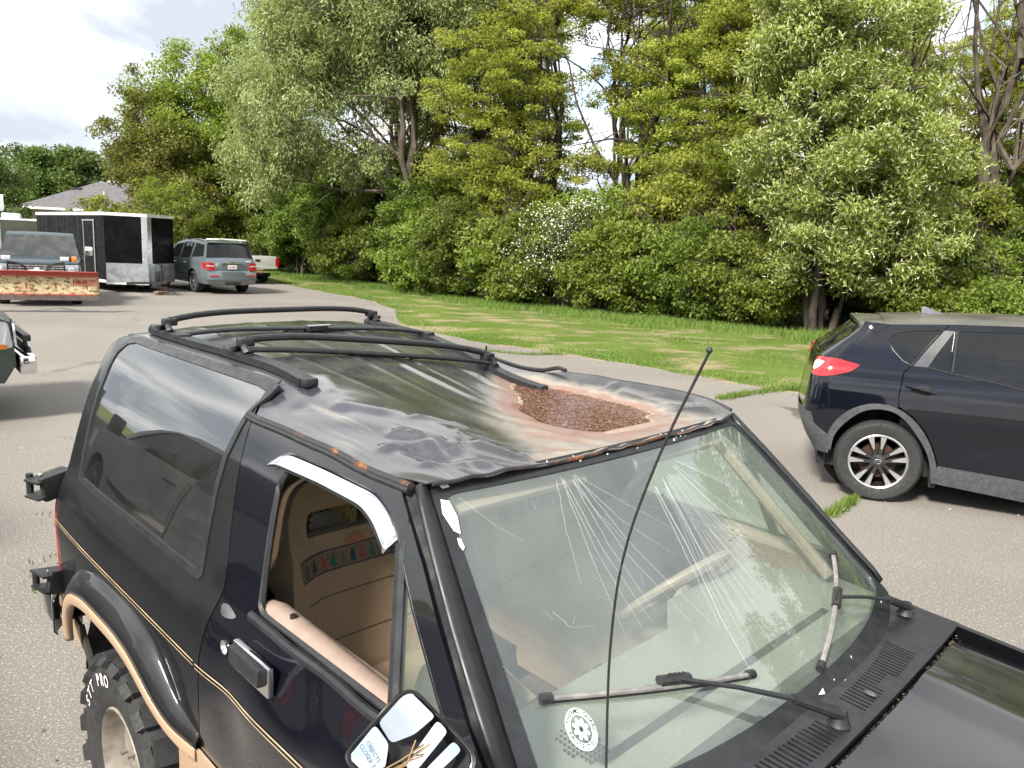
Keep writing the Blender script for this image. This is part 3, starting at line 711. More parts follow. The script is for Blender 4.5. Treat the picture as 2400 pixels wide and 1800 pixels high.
    for i in range(30):
        s, q = r.uniform(-.5, .85), r.uniform(.1, .85); a = r.uniform(0, 6.3); crack([(s, q), (s + .03 * math.cos(a), q + .04 * math.sin(a))], .0004)
    m.build('cracks', CRK, g)['kind'] = 'stuff'
    # windscreen sticker: ring of lettering round an eight-petal flower
    c0 = (.812, .170); rx, ry = .040, .0575
    def st(x, y, off=.0022): return B(*[float(q) for q in WSoff(off)(c0[0] - x * rx * -1 * -1, c0[1] + y * ry)])
    ST = plain('sticker_pale_blue', (.62, .76, .76), .5, var=.04); INK = plain('sticker_ink', (.02, .025, .03), .6)
    m = MB(); n = 48
    ca, sa = math.cos(-.62), math.sin(-.62)
    def sr(x, y, off=.0022): return st(x * ca - y * sa, x * sa + y * ca, off)
    # ring
    base = len(m.v)
    for i in range(n):
        th = 2 * PI * i / n; m.v.append(sr(math.cos(th), math.sin(th))); m.v.append(sr(.66 * math.cos(th), .66 * math.sin(th)))
    m.f += [(2 * i, 2 * ((i + 1) % n), 2 * ((i + 1) % n) + 1, 2 * i + 1) for i in range(n)]
    for k in range(8):
        th = 2 * PI * k / 8; poly = [(.14 + .21 * (1 - math.cos(a)) , .12 * math.sin(a)) for a in np.linspace(0, 2 * PI, 13)[:-1]]
        q = [(x * math.cos(th) - y * math.sin(th), x * math.sin(th) + y * math.cos(th)) for x, y in poly]; m.add([sr(*p) for p in q], [tuple(range(12))])
    m.build('round_sticker', ST, g)
    m = MB(); m.add([sr(.09 * math.cos(a), .09 * math.sin(a), .0024) for a in np.linspace(0, 2 * PI, 10)[:-1]], [tuple(range(9))])
    for word, th0, stp, flipw in (('THERMO-GUARD', PI * .5 + .2, -.26, 1), ('PROTECTED', -PI * .5 + .2, .27, -1)):
        for i, ch in enumerate(word):
            if ch == ' ': continue
            th = th0 + (i - (len(word) - 1) / 2) * stp; v, f = text_mesh(ch, .31, True)
            rot = th - PI / 2 if flipw > 0 else th + PI / 2
            m.add([sr(.83 * math.cos(th) + x * math.cos(rot) - y * math.sin(rot), .83 * math.sin(th) + x * math.sin(rot) + y * math.cos(rot), .0030) for x, y, _ in v], f)
    m.build('sticker_lettering', INK, g)
    # ---------------- cowl with vent slots, hood
    cz = lambda a, b: 1.150 - .05 * (a - 1.76) - .025 * (b / .72) ** 2
    def ubase(v): s = (v / .735 + .04) / 1.02; return float(WS(np.clip(s, -1, 1), -.06)[0])
    cv = np.linspace(-.79, .79, 21)
    outl = [(ubase(v) - .02 if abs(v) < .72 else 1.66, v) for v in cv] + [(1.925 - .03 * (v / .79) ** 2, v) for v in cv[::-1]]
    slots = []
    for v0, v1, n in ((-.455, -.085, 24), (.045, .42, 24)):
        for i in range(n):
            v = v0 + (v1 - v0) * i / (n - 1)
            if v0 > 0 and i < 3: a0 = 1.845
            else: a0 = ubase(v) + .018
            a1 = 1.905 - .02 * (v / .5) ** 2
            if v0 < 0 and 11 <= i <= 15: a1 -= .02
            slots.append([(a0 + .004, v - .0038), (a1 - .004, v - .0038), (a1, v), (a1 - .004, v + .0038), (a0 + .004, v + .0038), (a0, v)])
    sheet('cowl', outl, lambda a, b: (a, b, cz(a, b)), SATIN, S, holes=slots, step=.035, thick=.012, flip=True)
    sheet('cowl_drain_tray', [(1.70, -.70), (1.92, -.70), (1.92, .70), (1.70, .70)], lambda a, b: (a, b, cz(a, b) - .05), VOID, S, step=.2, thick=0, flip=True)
    MB().ball(B(1.885, -.155, cz(1.885, -.155) + .004), (.016, .008, .006)).build('washer_nozzle', GREYP, S)
    HOODM = paint('dusty_hood_paint', (.007, .008, .010), .15, (.17, .16, .14), .06, 1., .10)
    hz = lambda a, b: 1.138 - .055 * (a - 1.93) - .03 * (b / .72) ** 2 - .03 * np.clip((np.abs(b) - .6) / .15, 0, 1) ** 2 + .012 * np.exp(-((np.abs(b) - .36) / .05) ** 2) - .25 * np.clip((a - 2.75) / .25, 0, 1) ** 2 * .25
    hb = np.linspace(-.755, .755, 17)
    sheet('hood', [(1.94 - .03 * (v / .79) ** 2, v) for v in hb] + [(2.98 - .08 * (v / .75) ** 2, v) for v in hb[::-1]], lambda a, b: (a, b, hz(a, b)), HOODM, S, step=.05, thick=.02, flip=True)
    # seed husks, leaf bits along the hood gap
    r = random.Random(9); m = MB()
    for i in range(220):
        v = r.uniform(-.75, .6); u = 1.932 - .03 * (v / .79) ** 2 + r.gauss(0, .004); z = 1.136 - .03 * (v / .75) ** 2 - .016; a = r.uniform(0, PI); l = r.uniform(.002, .006)
        m.add([B(u + l * math.cos(a), v + l * math.sin(a), z), B(u - l * .4 * math.sin(a), v + l * .4 * math.cos(a), z + .003), B(u - l * math.cos(a), v - l * math.sin(a), z), B(u + l * .4 * math.sin(a), v - l * .4 * math.cos(a), z + .002)], [(0, 1, 2, 3)])
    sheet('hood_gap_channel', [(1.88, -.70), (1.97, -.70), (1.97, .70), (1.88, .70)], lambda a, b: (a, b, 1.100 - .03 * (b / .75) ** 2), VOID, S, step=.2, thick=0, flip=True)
    m.build('hood_gap_debris', plain('seed_husks', (.10, .08, .045), .9, scale=200, var=.4), S)['kind'] = 'stuff'
    # ---------------- front fenders, nose (below the frame of the picture)
    for sg in (1, -1):
        sheet('front_fender', [(1.663, .50), (1.663, 1.115), (1.68, 1.135), (2.9, 1.02), (3.02, .95), (3.02, .55), (2.80, .52), (2.77, .66), (2.66, .80), (2.52, .86), (2.26, .86), (2.12, .80), (2.02, .66), (1.98, .52)], lambda q, z, sg=sg: (q, sg * (VB(q, z) - .02 * np.clip((q - 2.75) / .3, 0, 1) ** 2 * 3 - .03 * np.clip((z - 1.06) / .07, 0, 1)), z), BLACKD, S, step=.06, thick=.01, flip=sg < 0)
        f = MB().box(B(3.03, sg * .56, .86), (.05, .22, .15), None, .02).build('headlight', LAMPW, S)
        MB().box(B(2.95, sg * .74, .86), (.12, .03, .10), None, .01).build('marker_lamp', AMBER, S)
    m = MB().box(B(3.0, 0, .86), (.04, 1.5, .22), None, .01)
    for i in range(4): m.box(B(3.03, 0, .79 + .045 * i), (.03, .86, .014))
    m.build('grille', BLACKP, S); MB().box(B(3.12, 0, .60), (.14, 1.62, .16), None, .03).build('front_bumper', CHROME, S)
    # ---------------- rear: hatch, tail lamps, bumper, spare carrier hinges
    sheet('tailgate', [(-.72, .55), (.72, .55), (.70, 1.15), (.54, 1.655), (-.54, 1.655), (-.70, 1.15)], lambda a, b: (-.872 + .025 * (b - 1.1) * 1.2 + 0 * a, a, b), BLACKD, S, holes=[rnd([(-.58, 1.2), (.58, 1.2), (.47, 1.60), (-.47, 1.60)], .05)], step=.1, thick=.01)
    sheet('rear_window', rnd([(-.57, 1.21), (.57, 1.21), (.46, 1.59), (-.46, 1.59)], .05), lambda a, b: (-.868 + .03 * (b - 1.1) + 0 * a, a, b), QGLASS, S, step=.15, thick=0)
    for sg in (1, -1):
        sheet('tail_lamp', [(-.842, .745), (-.842, 1.055), (-.99, 1.055), (-.99, .745)], sideB(.009, sg), REDL, S, step=.03, thick=.01, flip=sg < 0)
    MB().box(B(-.985, 0, .565), (.13, 1.66, .13), None, .025).build('rear_bumper', CHROME, S)
    m = MB(); k = 12
    for i in range(k):
        t = i / (k - 1); a = -1.06 + .22 * t; v = .60 + .24 * math.sin(t * PI / 2)
        for zz in (.485, .50, .625, .64): m.v.append(B(a, v - (.012 if zz in (.485, .64) else 0), zz))
    m.f = [(i * 4 + j, (i + 1) * 4 + j, (i + 1) * 4 + j + 1, i * 4 + j + 1) for i in range(k - 1) for j in range(3)]
    o = m.build('bumper_end_cap', plain('black_chrome', (.06, .062, .07), .15, .7), S); o.modifiers.new('thickness', 'SOLIDIFY').thickness = .004
    for z, tilt in ((1.105, .15), (.705, -.2)):
        R = Matrix.Rotation(tilt, 3, 'X') @ Matrix.Rotation(.25, 3, 'Z')
        o = MB()
        for sgn in (1, -1): o.box(B(-.882, .812, z + sgn * .032), (.10, .15, .010), R, .003)
        o.box(B(-.850, .790, z), (.030, .13, .095), R, .006).box(B(-.885, .780, z), (.085, .012, .060), R, .003)
        h = o.build('carrier_hinge', STEELD, S)
        MB().tube([B(-.925, .872, z - .040), B(-.925, .872, z + .040)], .013, 10).build('hinge_pin', STEELD, h)
        for sgn in (1, -1): MB().tube([B(-.885, .845, z + sgn * .037), B(-.885, .845, z + sgn * .043)], .009, 6).build('bolt', CHROME, h)
    # ---------------- fender flare, rocker in tan
    arch = [(-.603, .60), (-.590, .66), (-.535, .76), (-.43, .845), (-.25, .885), (.05, .893), (.22, .872), (.32, .80), (.395, .745), (.535, .735)]
    A = np.array(dens(arch, .02, False))
    for _ in range(14): A[1:-1] = (A[:-2] + 2 * A[1:-1] + A[2:]) / 4
    def flare(sg):
        prof_b = [(.0, .074), (.014, .066), (.031, .050), (.045, .033), (.054, .014), (.058, -.004)]      # black bulge: out, up
        m1, m2 = MB(), MB(); n = len(A)
        for i, (a, z) in enumerate(A):
            j0, j1 = A[max(i - 1, 0)], A[min(i + 1, n - 1)]; d = j1 - j0; nrm = np.array([-d[1], d[0]]) / (np.hypot(*d) + 1e-9)
            if nrm[1] < 0 and abs(d[0]) > 1e-6 and d[0] > 0: nrm = -nrm
            s = math.sin(min(1, (n - 1 - i) / 22) * PI / 2)
            for o_, h in prof_b: h = h * (.45 + .55 * s) if h > 0 else h; m1.v.append(B(a + nrm[0] * h, sg * (float(VB(a, z)) + o_ * (.25 + .75 * s) + .001), z + nrm[1] * h))
            for o_, h in ((.058, -.004), (.061, -.010), (.061, -.036), (.055, -.045), (.035, -.047)): m2.v.append(B(a + nrm[0] * h, sg * (float(VB(a, z)) + o_ * (.25 + .75 * s) + .001), z + nrm[1] * h))
        for m_, k in ((m1, 6), (m2, 5)): m_.f = [(i * k + j, i * k + j + 1, (i + 1) * k + j + 1, (i + 1) * k + j) for i in range(n - 1) for j in range(k - 1)]
        o1 = m1.build('wheel_arch_flare', BLACKD, S, angle=60); o2 = m2.build('tan_flare_trim', TANP, o1, angle=60)
        for o in (o1, o2): o.modifiers.new('thickness', 'SOLIDIFY').thickness = .003
    flare(1); flare(-1)
    for sg in (1, -1):
        sheet('tan_rocker_panel', [(.36, .48), (.40, .68), (.54, .728), (1.66, .728), (1.66, .46)], lambda q, z, sg=sg: (q, sg * (VB(q, z) + .012), z), TANP, S, step=.08, thick=.008, flip=sg < 0)
        sheet('tan_rear_trim', [(-.97, .535), (-.97, .60), (-.82, .66), (-.60, .62), (-.60, .52)], sideB(.006, sg), TANP, S, step=.05, thick=.004, flip=sg < 0)
        # inner wheel tub: dark arch with a ragged torn liner
        m = MB(); k = 10
        for i in range(k + 1):
            th = PI * i / k; a, z = -.07 + .55 * math.cos(th), .42 + .44 * math.sin(th)
            for v in (.40, .60, .79): m.v.append(B(a, sg * v, z))
        m.f = [(i * 3 + j, i * 3 + j + 1, i * 3 + j + 4, i * 3 + j + 3) for i in range(k) for j in range(2)]
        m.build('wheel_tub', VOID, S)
    MB().tube([B(-.60, .80, .62), B(-.57, .80, .56), B(-.50, .80, .50), B(-.46, .80, .52)], [.02, .03, .028, .02], 6, flat=.4, up=(0, 1, 0)).build('torn_arch_liner', plain('muddy_liner', (.03, .027, .02), .8), S)
    # underbody so that no light shows through
    MB().box(B(.95, 0, .50), (3.7, 1.30, .10)).box(B(.0, 0, .66), (1.6, .9, .30)).build('underbody', VOID, S)
    # ---------------- wheels
    LET = plain('white_tyre_lettering', (.72, .71, .67), .7, var=.08)
    RIMM = plain('grey_rim', (.30, .27, .23), .5, .5, scale=18)
    def wheel(u, sg):
        R = .392; w = .262; cv_ = sg * .745
        W = MB(); pr = [(.205, -.10), (.235, -.122), (.29, -.131), (.345, -.128), (.372, -.112), (.380, -.09), (.380, .09), (.372, .112), (.345, .128), (.29, .131), (.235, .122), (.205, .10)]
        W.lathe(pr, (0, 0, 0), 'Y', 56)
        # tread blocks: four staggered rows of chunky lugs, shoulder lugs over the sidewall edge
        nl = 20
        for row, (y0, y1, ph) in enumerate(((-.118, -.052, 0), (-.044, .0, .5), (.0, .044, 0), (.052, .118, .5))):
            for k in range(nl):
                th = 2 * PI * (k + ph) / nl; c, s_ = math.cos(th), math.sin(th)
                R3 = Matrix(((-s_, 0, c), (0, 1, 0), (c, 0, s_)))
                sk = Matrix.Rotation((.28 if row in (1, 2) else .12) * (1 if y0 < 0 else -1), 3, 'Z')
                W.box((c * .386, (y0 + y1) / 2, s_ * .386), (.082 if row in (0, 3) else .07, y1 - y0, .024), R3 @ sk, 0)
        for ys in (-1, 1):
            for k in range(nl):
                th = 2 * PI * (k + (0 if ys < 0 else .5)) / nl; c, s_ = math.cos(th), math.sin(th)
                R3 = Matrix(((-s_, 0, c), (0, 1, 0), (c, 0, s_))) @ Matrix.Rotation(-ys * .75, 3, 'X')
                W.box((c * .366, ys * .121, s_ * .366), (.058, .030, .030), R3, 0)
        o = thing('wheel', None, None, B(u, cv_, R * .952)); o.parent = S; o.scale = (.952, 1, .952)
        for k in ('label', 'category'):
            if k in o: del o[k]
        t = W.build('tyre', RUBBER, o, angle=30)
        yo = -sg
        for word, th0 in (('STT PRO', 2.25), ('STT PRO', 2.25 + PI)):
            L_ = MB()
            for i, ch in enumerate(word):
                if ch == ' ': continue
                th = th0 - (i - 3) * .155 * 1; v, f = text_mesh(ch, .058, True)
                L_.add([((.312 + y) * math.cos(th - x / .312 * 1), yo * .1335, (.312 + y) * math.sin(th - x / .312 * 1)) for x, y, _ in v], f)
            L_.build('sidewall_lettering', LET, t)
        rim = MB().lathe([(.205, yo * .10), (.214, yo * .112), (.207, yo * .118), (.198, yo * .10), (.19, yo * .05), (.17, yo * .03), (.10, yo * .05), (.075, yo * .075), (.05, yo * .085), (0, yo * .085)], (0, 0, 0), 'Y', 40)
        for k in range(5):
            th = 2 * PI * k / 5; rim.tube([(.058 * math.cos(th), yo * .08, .058 * math.sin(th)), (.058 * math.cos(th), yo * .105, .058 * math.sin(th))], .009, 6)
        rim.build('rim', RIMM, o)
    for u in (0, 2.388):
        for sg in (1, -1): wheel(u, sg)
    # ---------------- roof rack: side rails, three crossbars, feet
    rk = lambda a, b: float(roof_z(np.array([a]), np.array([b]))[0])
    for sg in (1, -1):
        u = np.linspace(-.60, .52, 16); v = sg * .492 + 0 * u
        if sg < 0: u = np.linspace(-.62, .49, 16)
        MB().tube([B(a, b, rk(a, b) + .010) for a, b in zip(u, v)], .034, 4, flat=.42).build('rack_rail', SATIN, S)
        for e in (u[0], u[-1]): MB().box(B(e, sg * .492, rk(e, sg * .492) + .012), (.06, .044, .026), None, .009).build('rail_end_cap', SATIN, S)
    # loose weatherstrip peeled off the far edge
    pts = [(-.55, -.560, 1.702), (-.25, -.562, 1.690), (0, -.585, 1.658), (.12, -.61, 1.640), (.26, -.625, 1.622), (.38, -.63, 1.628), (.47, -.615, 1.655), (.52, -.60, 1.652)]
    q = np.array(pts); tt = np.linspace(0, len(pts) - 1, 40); q = np.stack([I3(tt, np.arange(len(pts)), q[:, k]) for k in range(3)], 1)
    for _ in range(3): q[1:-1] = (q[:-2] + q[1:-1] * 2 + q[2:]) / 4
    MB().tube([B(*p) for p in q], .008, 6).build('peeled_weatherstrip', BLACKP, S)
    def bar(u0, u1, rise, rad, name, lift=.02, sec=1., n=18):
        z0, z1 = rk(u0, .492) + lift, rk(u1, -.492) + lift
        P_ = []
        for i in range(n + 1):
            t = i / n; P_.append((u0 + (u1 - u0) * t, .492 - .984 * t, z0 + (z1 - z0) * t + rise * (1 - (2 * t - 1) ** 4) * 1.0))
        o = MB().tube([B(*p) for p in P_], rad, 10, flat=sec).build(name, SATIN, S); return P_, o
    def foot(u, v, z, ht, par, s):
        o = MB(); o.box(B(u, v, z + .012), (.075, .05, .024), None, .008)
        o.tube([B(u + .035, v, z + .02), B(u + .012, v, z + ht * .7), B(u, v - s * .02, z + ht)], [.014, .012, .014], 6)
        o.tube([B(u - .035, v, z + .02), B(u - .012, v, z + ht * .7), B(u, v - s * .02, z + ht)], [.014, .012, .014], 6)
        o.box(B(u, v - s * .012, z + ht * .85), (.04, .05, .028), None, .008)
        f = o.build('rack_foot', SATIN, par)
        MB().lathe([(0, .013), (.022, .013), (.024, .008), (.024, 0), (0, 0)], (0, 0, 0), 'Z', 14).build('clamp_knob', BLACKP, f, loc=B(u - .02, v + s * .028, z + .028))
    P1, o1 = bar(-.50, -.60, .030, .012, 'rack_crossbar', .055); foot(-.50, .492, rk(-.50, .492), .062, o1, 1); foot(-.60, -.492, rk(-.60, -.492), .062, o1, -1)
    P2, o2 = bar(-.36, -.20, .022, .015, 'rack_crossbar', .022, .6); 
    for e in (P2[0], P2[-1]): MB().box(B(e[0], e[1], e[2] - .006), (.07, .05, .026), None, .01).build('rack_foot', SATIN, o2)
    md = P2[9]; MB().box(B(md[0], md[1], md[2] + .002), (.055, .085, .024), None, .008).build('bar_buckle', BLACKP, o2)
    MB().tube([B(md[0] + .03, md[1] + .05, md[2] + .014), B(md[0] + .03, md[1] - .05, md[2] + .014)], .004, 6).build('buckle_lever', CHROME, o2)
    P3, o3 = bar(.12, .21, .028, .012, 'rack_crossbar', .058); foot(.12, .492, rk(.12, .492), .062, o3, 1); foot(.21, -.492, rk(.21, -.492), .062, o3, -1)
    P4, o4 = bar(.14, .23, .012, .013, 'rack_lower_bar', .030, .7)
    MB().tube([B(.24, -.44, rk(.24, -.44) + .06), B(.245, -.44, rk(.24, -.44) + .10), B(.23, -.455, rk(.24, -.44) + .085)], .004, 6).build('tie_down_hook', STEELD, o3)
    # ---------------- wipers
    def wpt(s, t, o): return B(*[float(q) for q in WSoff(o)(s, t)])
    def wiper(name, piv, b0, b1, bm_, grey):
        o = thing(name, None, None); o.parent = S
        for k in ('label', 'category'):
            if k in o: del o[k]
        pts = []
        for i in range(13):
            t = i / 12; pts.append(wpt(b0[0] + (b1[0] - b0[0]) * t, b0[1] + (b1[1] - b0[1]) * t, .012 + .010 * (1 - (2 * t - 1) ** 2)))
        MB().tube(pts, .0062, 6, flat=.8).build('blade', grey, o)
        MB().tube([p[:2] + (p[2] - .008,) for p in pts], .003, 4).build('rubber_edge', BLACKP, o)
        for a, b in ((0, 1), (12, 11)):
            p, q = Vector(pts[a]), Vector(pts[b]); d = (q - p) * .38; MB().tube([p - d * .3, p + d], .0105, 8).build('end_cap', BLACKP, o)
        c = Vector(wpt(bm_[0], bm_[1], .030)); p = Vector(pts[5]); q = Vector(pts[7]); d = (q - p).normalized() * .038
        cc = Vector(wpt(bm_[0], bm_[1], .026))
        MB().tube([cc - d, cc + d], .013, 8, flat=.8).build('blade_clip', BLACKP, o)
        m = MB()
        for k in range(4): m.tube([cc - d * (.5 - .3 * k) + Vector((0, .012, .008)), cc - d * (.5 - .3 * k) - Vector((0, .012, -.008))], .004, 5)
        m.build('clip_teeth', BLACKP, o)
        P0 = Vector(B(*piv)); dirv = (c - P0)
        m = MB().tube([P0, P0 + dirv * .30 + Vector((0, 0, .012))], [.018, .014], 8, flat=.7)
        m.tube([P0 + dirv * .29 + Vector((0, 0, .012)), P0 + dirv * .65 + Vector((0, 0, .010)), c], [.010, .0075, .008], 6, flat=.6)
        m.build('arm', SATIN, o)
        MB().lathe([(0, .014), (.012, .012), (.016, .0), (.018, -.012), (.024, -.022)], (0, 0, 0), 'Z', 16).build('pivot_cap', BLACKP, o, loc=P0)
    WGREY = plain('weathered_wiper_blade', (.20, .19, .185), .8, scale=40)
    wiper('wiper', (1.885, .015, 1.168), (.888, .268), (.196, .118), (.50, .20), WGREY)
    wiper('wiper', (1.785, -.675, 1.158), (-.755, .250), (-.105, .020), (-.46, .145), WGREY)
    # ---------------- antenna on the near fender, bent
    an = [(1.85, .745, 1.10), (1.815, .722, 1.20), (1.790, .70, 1.32), (1.779, .70, 1.489), (1.783, .70, 1.622), (1.801, .70, 1.72), (1.846, .70, 1.857), (1.901, .70, 1.985)]
    q = np.array(an); tt = np.linspace(0, 7, 36); q = np.stack([I3(tt, np.arange(8), q[:, k]) for k in range(3)], 1)
    for _ in range(4): q[1:-1] = (q[:-2] + q[1:-1] * 2 + q[2:]) / 4
    o = MB().tube([B(*p) for p in q], .0022, 6).build('antenna', BLACKP, S)
    MB().ball(B(1.901, .70, 1.988), .0045).build('antenna_tip', BLACKP, o); MB().lathe([(0, .03), (.01, .028), (.014, .0), (.018, -.02)], (0, 0, 0), 'Z', 12).build('antenna_base', BLACKP, o, loc=B(1.85, .745, 1.095))
    # ---------------- broken door mirror, its face turned up and forward
    mc = Vector(B(1.628, .948, 1.368)); nrm = (Vector(B(2.423, 1.575, 2.109)) - mc).normalized(); nrm = (nrm + Vector((.05, .15, -.1))).normalized()
    upv = Vector((.35, 0, 1)); upv = (upv - nrm * upv.dot(nrm)).normalized(); rtv = upv.cross(nrm)
    rot = .60; upv, rtv = upv * math.cos(rot) + rtv * math.sin(rot), rtv * math.cos(rot) - upv * math.sin(rot)
    F = lambda x, y, h=0: mc + (rtv * x + upv * y + nrm * h) * .74
    rim = rnd([(-.105, -.088), (.105, -.075), (.10, .080), (-.095, .088)], .035, 5); SC = .84; n = len(rim)
    mir = thing('door_mirror', None, None); mir.parent = S
    for k in ('label', 'category'):
        if k in mir: del mir[k]
    m = MB(); ring = [(1.0, .0), (1.06, .004), (1.08, -.012), (1.0, -.06), (.75, -.10), (.3, -.115)]
    for sc, h in ring: m.v += [tuple(F(a * sc, b * sc, h)) for a, b in rim]
    m.f = [(i * n + j, i * n + (j + 1) % n, (i + 1) * n + (j + 1) % n, (i + 1) * n + j) for i in range(len(ring) - 1) for j in range(n)] + [tuple(5 * n + j for j in range(n))]
    m.build('mirror_housing', CHROME, mir)
    m = MB(); ring = [(1.0, .004), (1.055, .009), (1.07, .0), (1.0, -.004)]
    for sc, h in ring: m.v += [tuple(F(a * sc, b * sc, h)) for a, b in rim]
    m.f = [(i * n + j, i * n + (j + 1) % n, (i + 1) * n + (j + 1) % n, (i + 1) * n + j) for i in range(3) for j in range(n)]
    m.build('mirror_rim', BLACKP, mir)
    m = MB(); m.v += [tuple(F(a, b, -.012)) for a, b in rim] + [tuple(F(a * .8, b * .8, -.045)) for a, b in rim]
    m.f = [(j, (j + 1) % n, n + (j + 1) % n, n + j) for j in range(n)] + [tuple(n + j for j in range(n))]
    m.build('mirror_backing', BLACKP, mir)
    MIRR = plain('mirror_glass', (.93, .94, .95), .01, 1., var=.01)
    sh = [([(-.098, .082), (-.02, .080), (-.028, .03), (-.05, -.01), (-.095, .0)], .15, .25), ([(-.100, -.008), (-.055, -.015), (-.030, -.05), (-.035, -.082), (-.098, -.082)], -.05, .1), ([(-.012, .078), (.018, .076), (.022, -.01), (.010, -.05), (-.004, .0)], .1, .3), ([(.040, .072), (.064, .070), (.058, .02), (.045, -.03), (.034, .0)], .05, .2), ([(.02, -.045), (.09, -.05), (.095, -.072), (.0, -.080)], -.2, .3)]
    shards = []
    for k, (pl, tx, ty) in enumerate(sh):
        c = Vector((sum(p[0] for p in pl) / len(pl), sum(p[1] for p in pl) / len(pl)))
        m = MB(); P_ = rnd(pl, .008, 2); N_ = len(P_)
        for h in (0, -.002): m.v += [tuple(F(a, b, -.006 + h + (a - c.x) * tx + (b - c.y) * ty)) for a, b in P_]
        m.f = [tuple(range(N_)), tuple(range(N_, 2 * N_))[::-1]] + [(i, (i + 1) % N_, N_ + (i + 1) % N_, N_ + i) for i in range(N_)]
        shards.append(m.build('mirror_shard', MIRR, mir, angle=20))
    for li, word in enumerate(('OBJECTS', 'CLOSER T')):
        v, f = text_mesh(word, .0115); m = MB(); a = -.25; c = Vector((-.0665, -.045))
        def tx_(x, y): X = -.068 + x * math.cos(a) - (y - .013 * li) * math.sin(a); Y = -.045 + x * math.sin(a) + (y - .013 * li) * math.cos(a); return F(X, Y, -.0045 + (X - c.x) * -.05 + (Y - c.y) * .1)
        m.add([tuple(tx_(x, y)) for x, y, _ in v], f); m.build('mirror_lettering', GREYP, mir)
    m = MB()
    for i in range(26): a = i * .75; m.v.append(tuple(F(.0 + .016 * math.cos(a), -.066 + i * .0018, -.02 + .016 * math.sin(a))))
    MB().tube(m.v, .0035, 5).build('mirror_spring', STEELD, mir)
    MB().lathe([(0, .012), (.012, .012), (.014, 0), (.014, -.02)], (0, 0, 0), 'Z', 10).build('mirror_motor_boss', BLACKP, mir, loc=F(.026, -.035, -.03))
    m = MB(); r = random.Random(5)
    for i in range(4): a = r.uniform(-.02, .02); m.tube([F(-.03 + a, -.055, .0), F(-.012 + r.uniform(-.01, .01), -.02, .004), F(-.005 + r.uniform(-.015, .02), .02 + r.uniform(-.01, .02), .0)], .0011, 4)
    m.build('dry_grass_stems', plain('dry_stems', (.3, .2, .1), .9), mir)
    MB().tube([F(-.06, -.05, -.06), Vector(B(1.50, .80, 1.22))], [.03, .022], 10).build('mirror_arm', CHROME, mir)
    # ---------------- interior
    MB().box(B(.75, 0, .66), (1.9, 1.50, .04)).build('cabin_floor', plain('tan_carpet', (.10, .07, .05), 1, scale=80), S)
    def seat(v, front=True):
        o = thing('seat', None, None); o.parent = S
        for k in ('label', 'category'):
            if k in o: del o[k]
        P = lambda a, h, off=0.: (.80 - .32 * (h - .85) - .02 + off, v + a, h)
        hole = rnd([(-.10, 1.268), (.16, 1.268), (.14, 1.335), (-.10, 1.335)], .02)
        back = rnd([(-.235, .80), (.235, .80), (.245, 1.10), (.215, 1.30), (.165, 1.40), (.10, 1.425), (-.10, 1.425), (-.165, 1.40), (-.215, 1.30), (-.245, 1.10)], .05)
        def bs(a, b): return (.70 - .30 * (b - .85) + .045 * np.clip((np.abs(a) - .13) / .08, 0, 1) * np.clip((1.33 - b) / .1, 0, 1), v + a, b)
        s = sheet('seat_back', back, bs, SEATM, o, holes=[hole] if front else [], step=.03, thick=.11, off=-1, flip=True)
        MB().box(B(.90, v, .80), (.50, .50, .15), None, .05).build('seat_cushion', SEATM, o)
        for sgn in (1, -1): MB().tube([B(.68, v + sgn * .23, .86), B(.92, v + sgn * .235, .87), B(1.12, v + sgn * .23, .85)], [.04, .05, .035], 8).build('seat_bolster', SEATM, o)
        # woven band with fir trees and a low sun
        off = lambda q: (lambda a, b: tuple(x + y for x, y in zip(bs(a, b), (q, 0, q * .3))))
        sheet('woven_band', [(-.20, 1.165), (.20, 1.165), (.20, 1.225), (-.20, 1.225)], off(.002), plain('woven_band', (.17, .115, .075), .9, scale=120), s, step=.03, thick=0)
        for zz in (1.167, 1.221): sheet('band_line', [(-.20, zz), (.20, zz), (.20, zz + .003), (-.20, zz + .003)], off(.003), plain('navy_thread', (.02, .025, .05), .9), s, step=.05, thick=0)
        sheet('woven_sun', [(.032 * math.cos(a), 1.222 + .032 * math.sin(a)) for a in np.linspace(0, PI, 14)], off(.0025), plain('orange_thread', (.28, .11, .05), .9), s, step=.03, thick=0)
        cols = [plain('green_thread', (.02, .09, .05), .9), plain('red_thread', (.22, .05, .04), .9), plain('blue_thread', (.02, .03, .07), .9), plain('olive_thread', (.06, .08, .05), .9)]
        for i in range(12):
            x = -.183 + i * .0333; tr = [(x - .013, 1.178), (x - .006, 1.187), (x - .011, 1.187), (x - .005, 1.197), (x - .008, 1.197), (x, 1.215), (x + .008, 1.197), (x + .005, 1.197), (x + .011, 1.187), (x + .006, 1.187), (x + .013, 1.178), (x + .002, 1.178), (x + .002, 1.171), (x - .002, 1.171), (x - .002, 1.178)]
            sheet('woven_tree', tr, off(.0035), cols[i % 4], s, step=.05, thick=0)
        for zz in (1.10, .98): sheet('seat_seam', [(-.19, zz), (.19, zz), (.19, zz + .003), (-.19, zz + .003)], off(.001), plain('seam_thread', (.05, .032, .02), 1), s, step=.05, thick=0)
    seat(.37); seat(-.37)
    MB().box(B(-.15, 0, .85), (.5, 1.2, .16), None, .05).box(B(-.42, 0, 1.05), (.14, 1.2, .42), Matrix.Rotation(-.2, 3, 'Y'), .05).build('rear_bench', SEATM, S)
    # dashboard, instrument hood, wheel, mirror, header lining, pillars
    prof = [(1.72, 1.135), (1.50, 1.150), (1.40, 1.135), (1.35, 1.08), (1.37, .98), (1.42, .85), (1.72, .80)]
    d = MB().prism(prof, lambda a, b, h: B(a, h, b), -.74, .74).build('dashboard', DASHM, S)
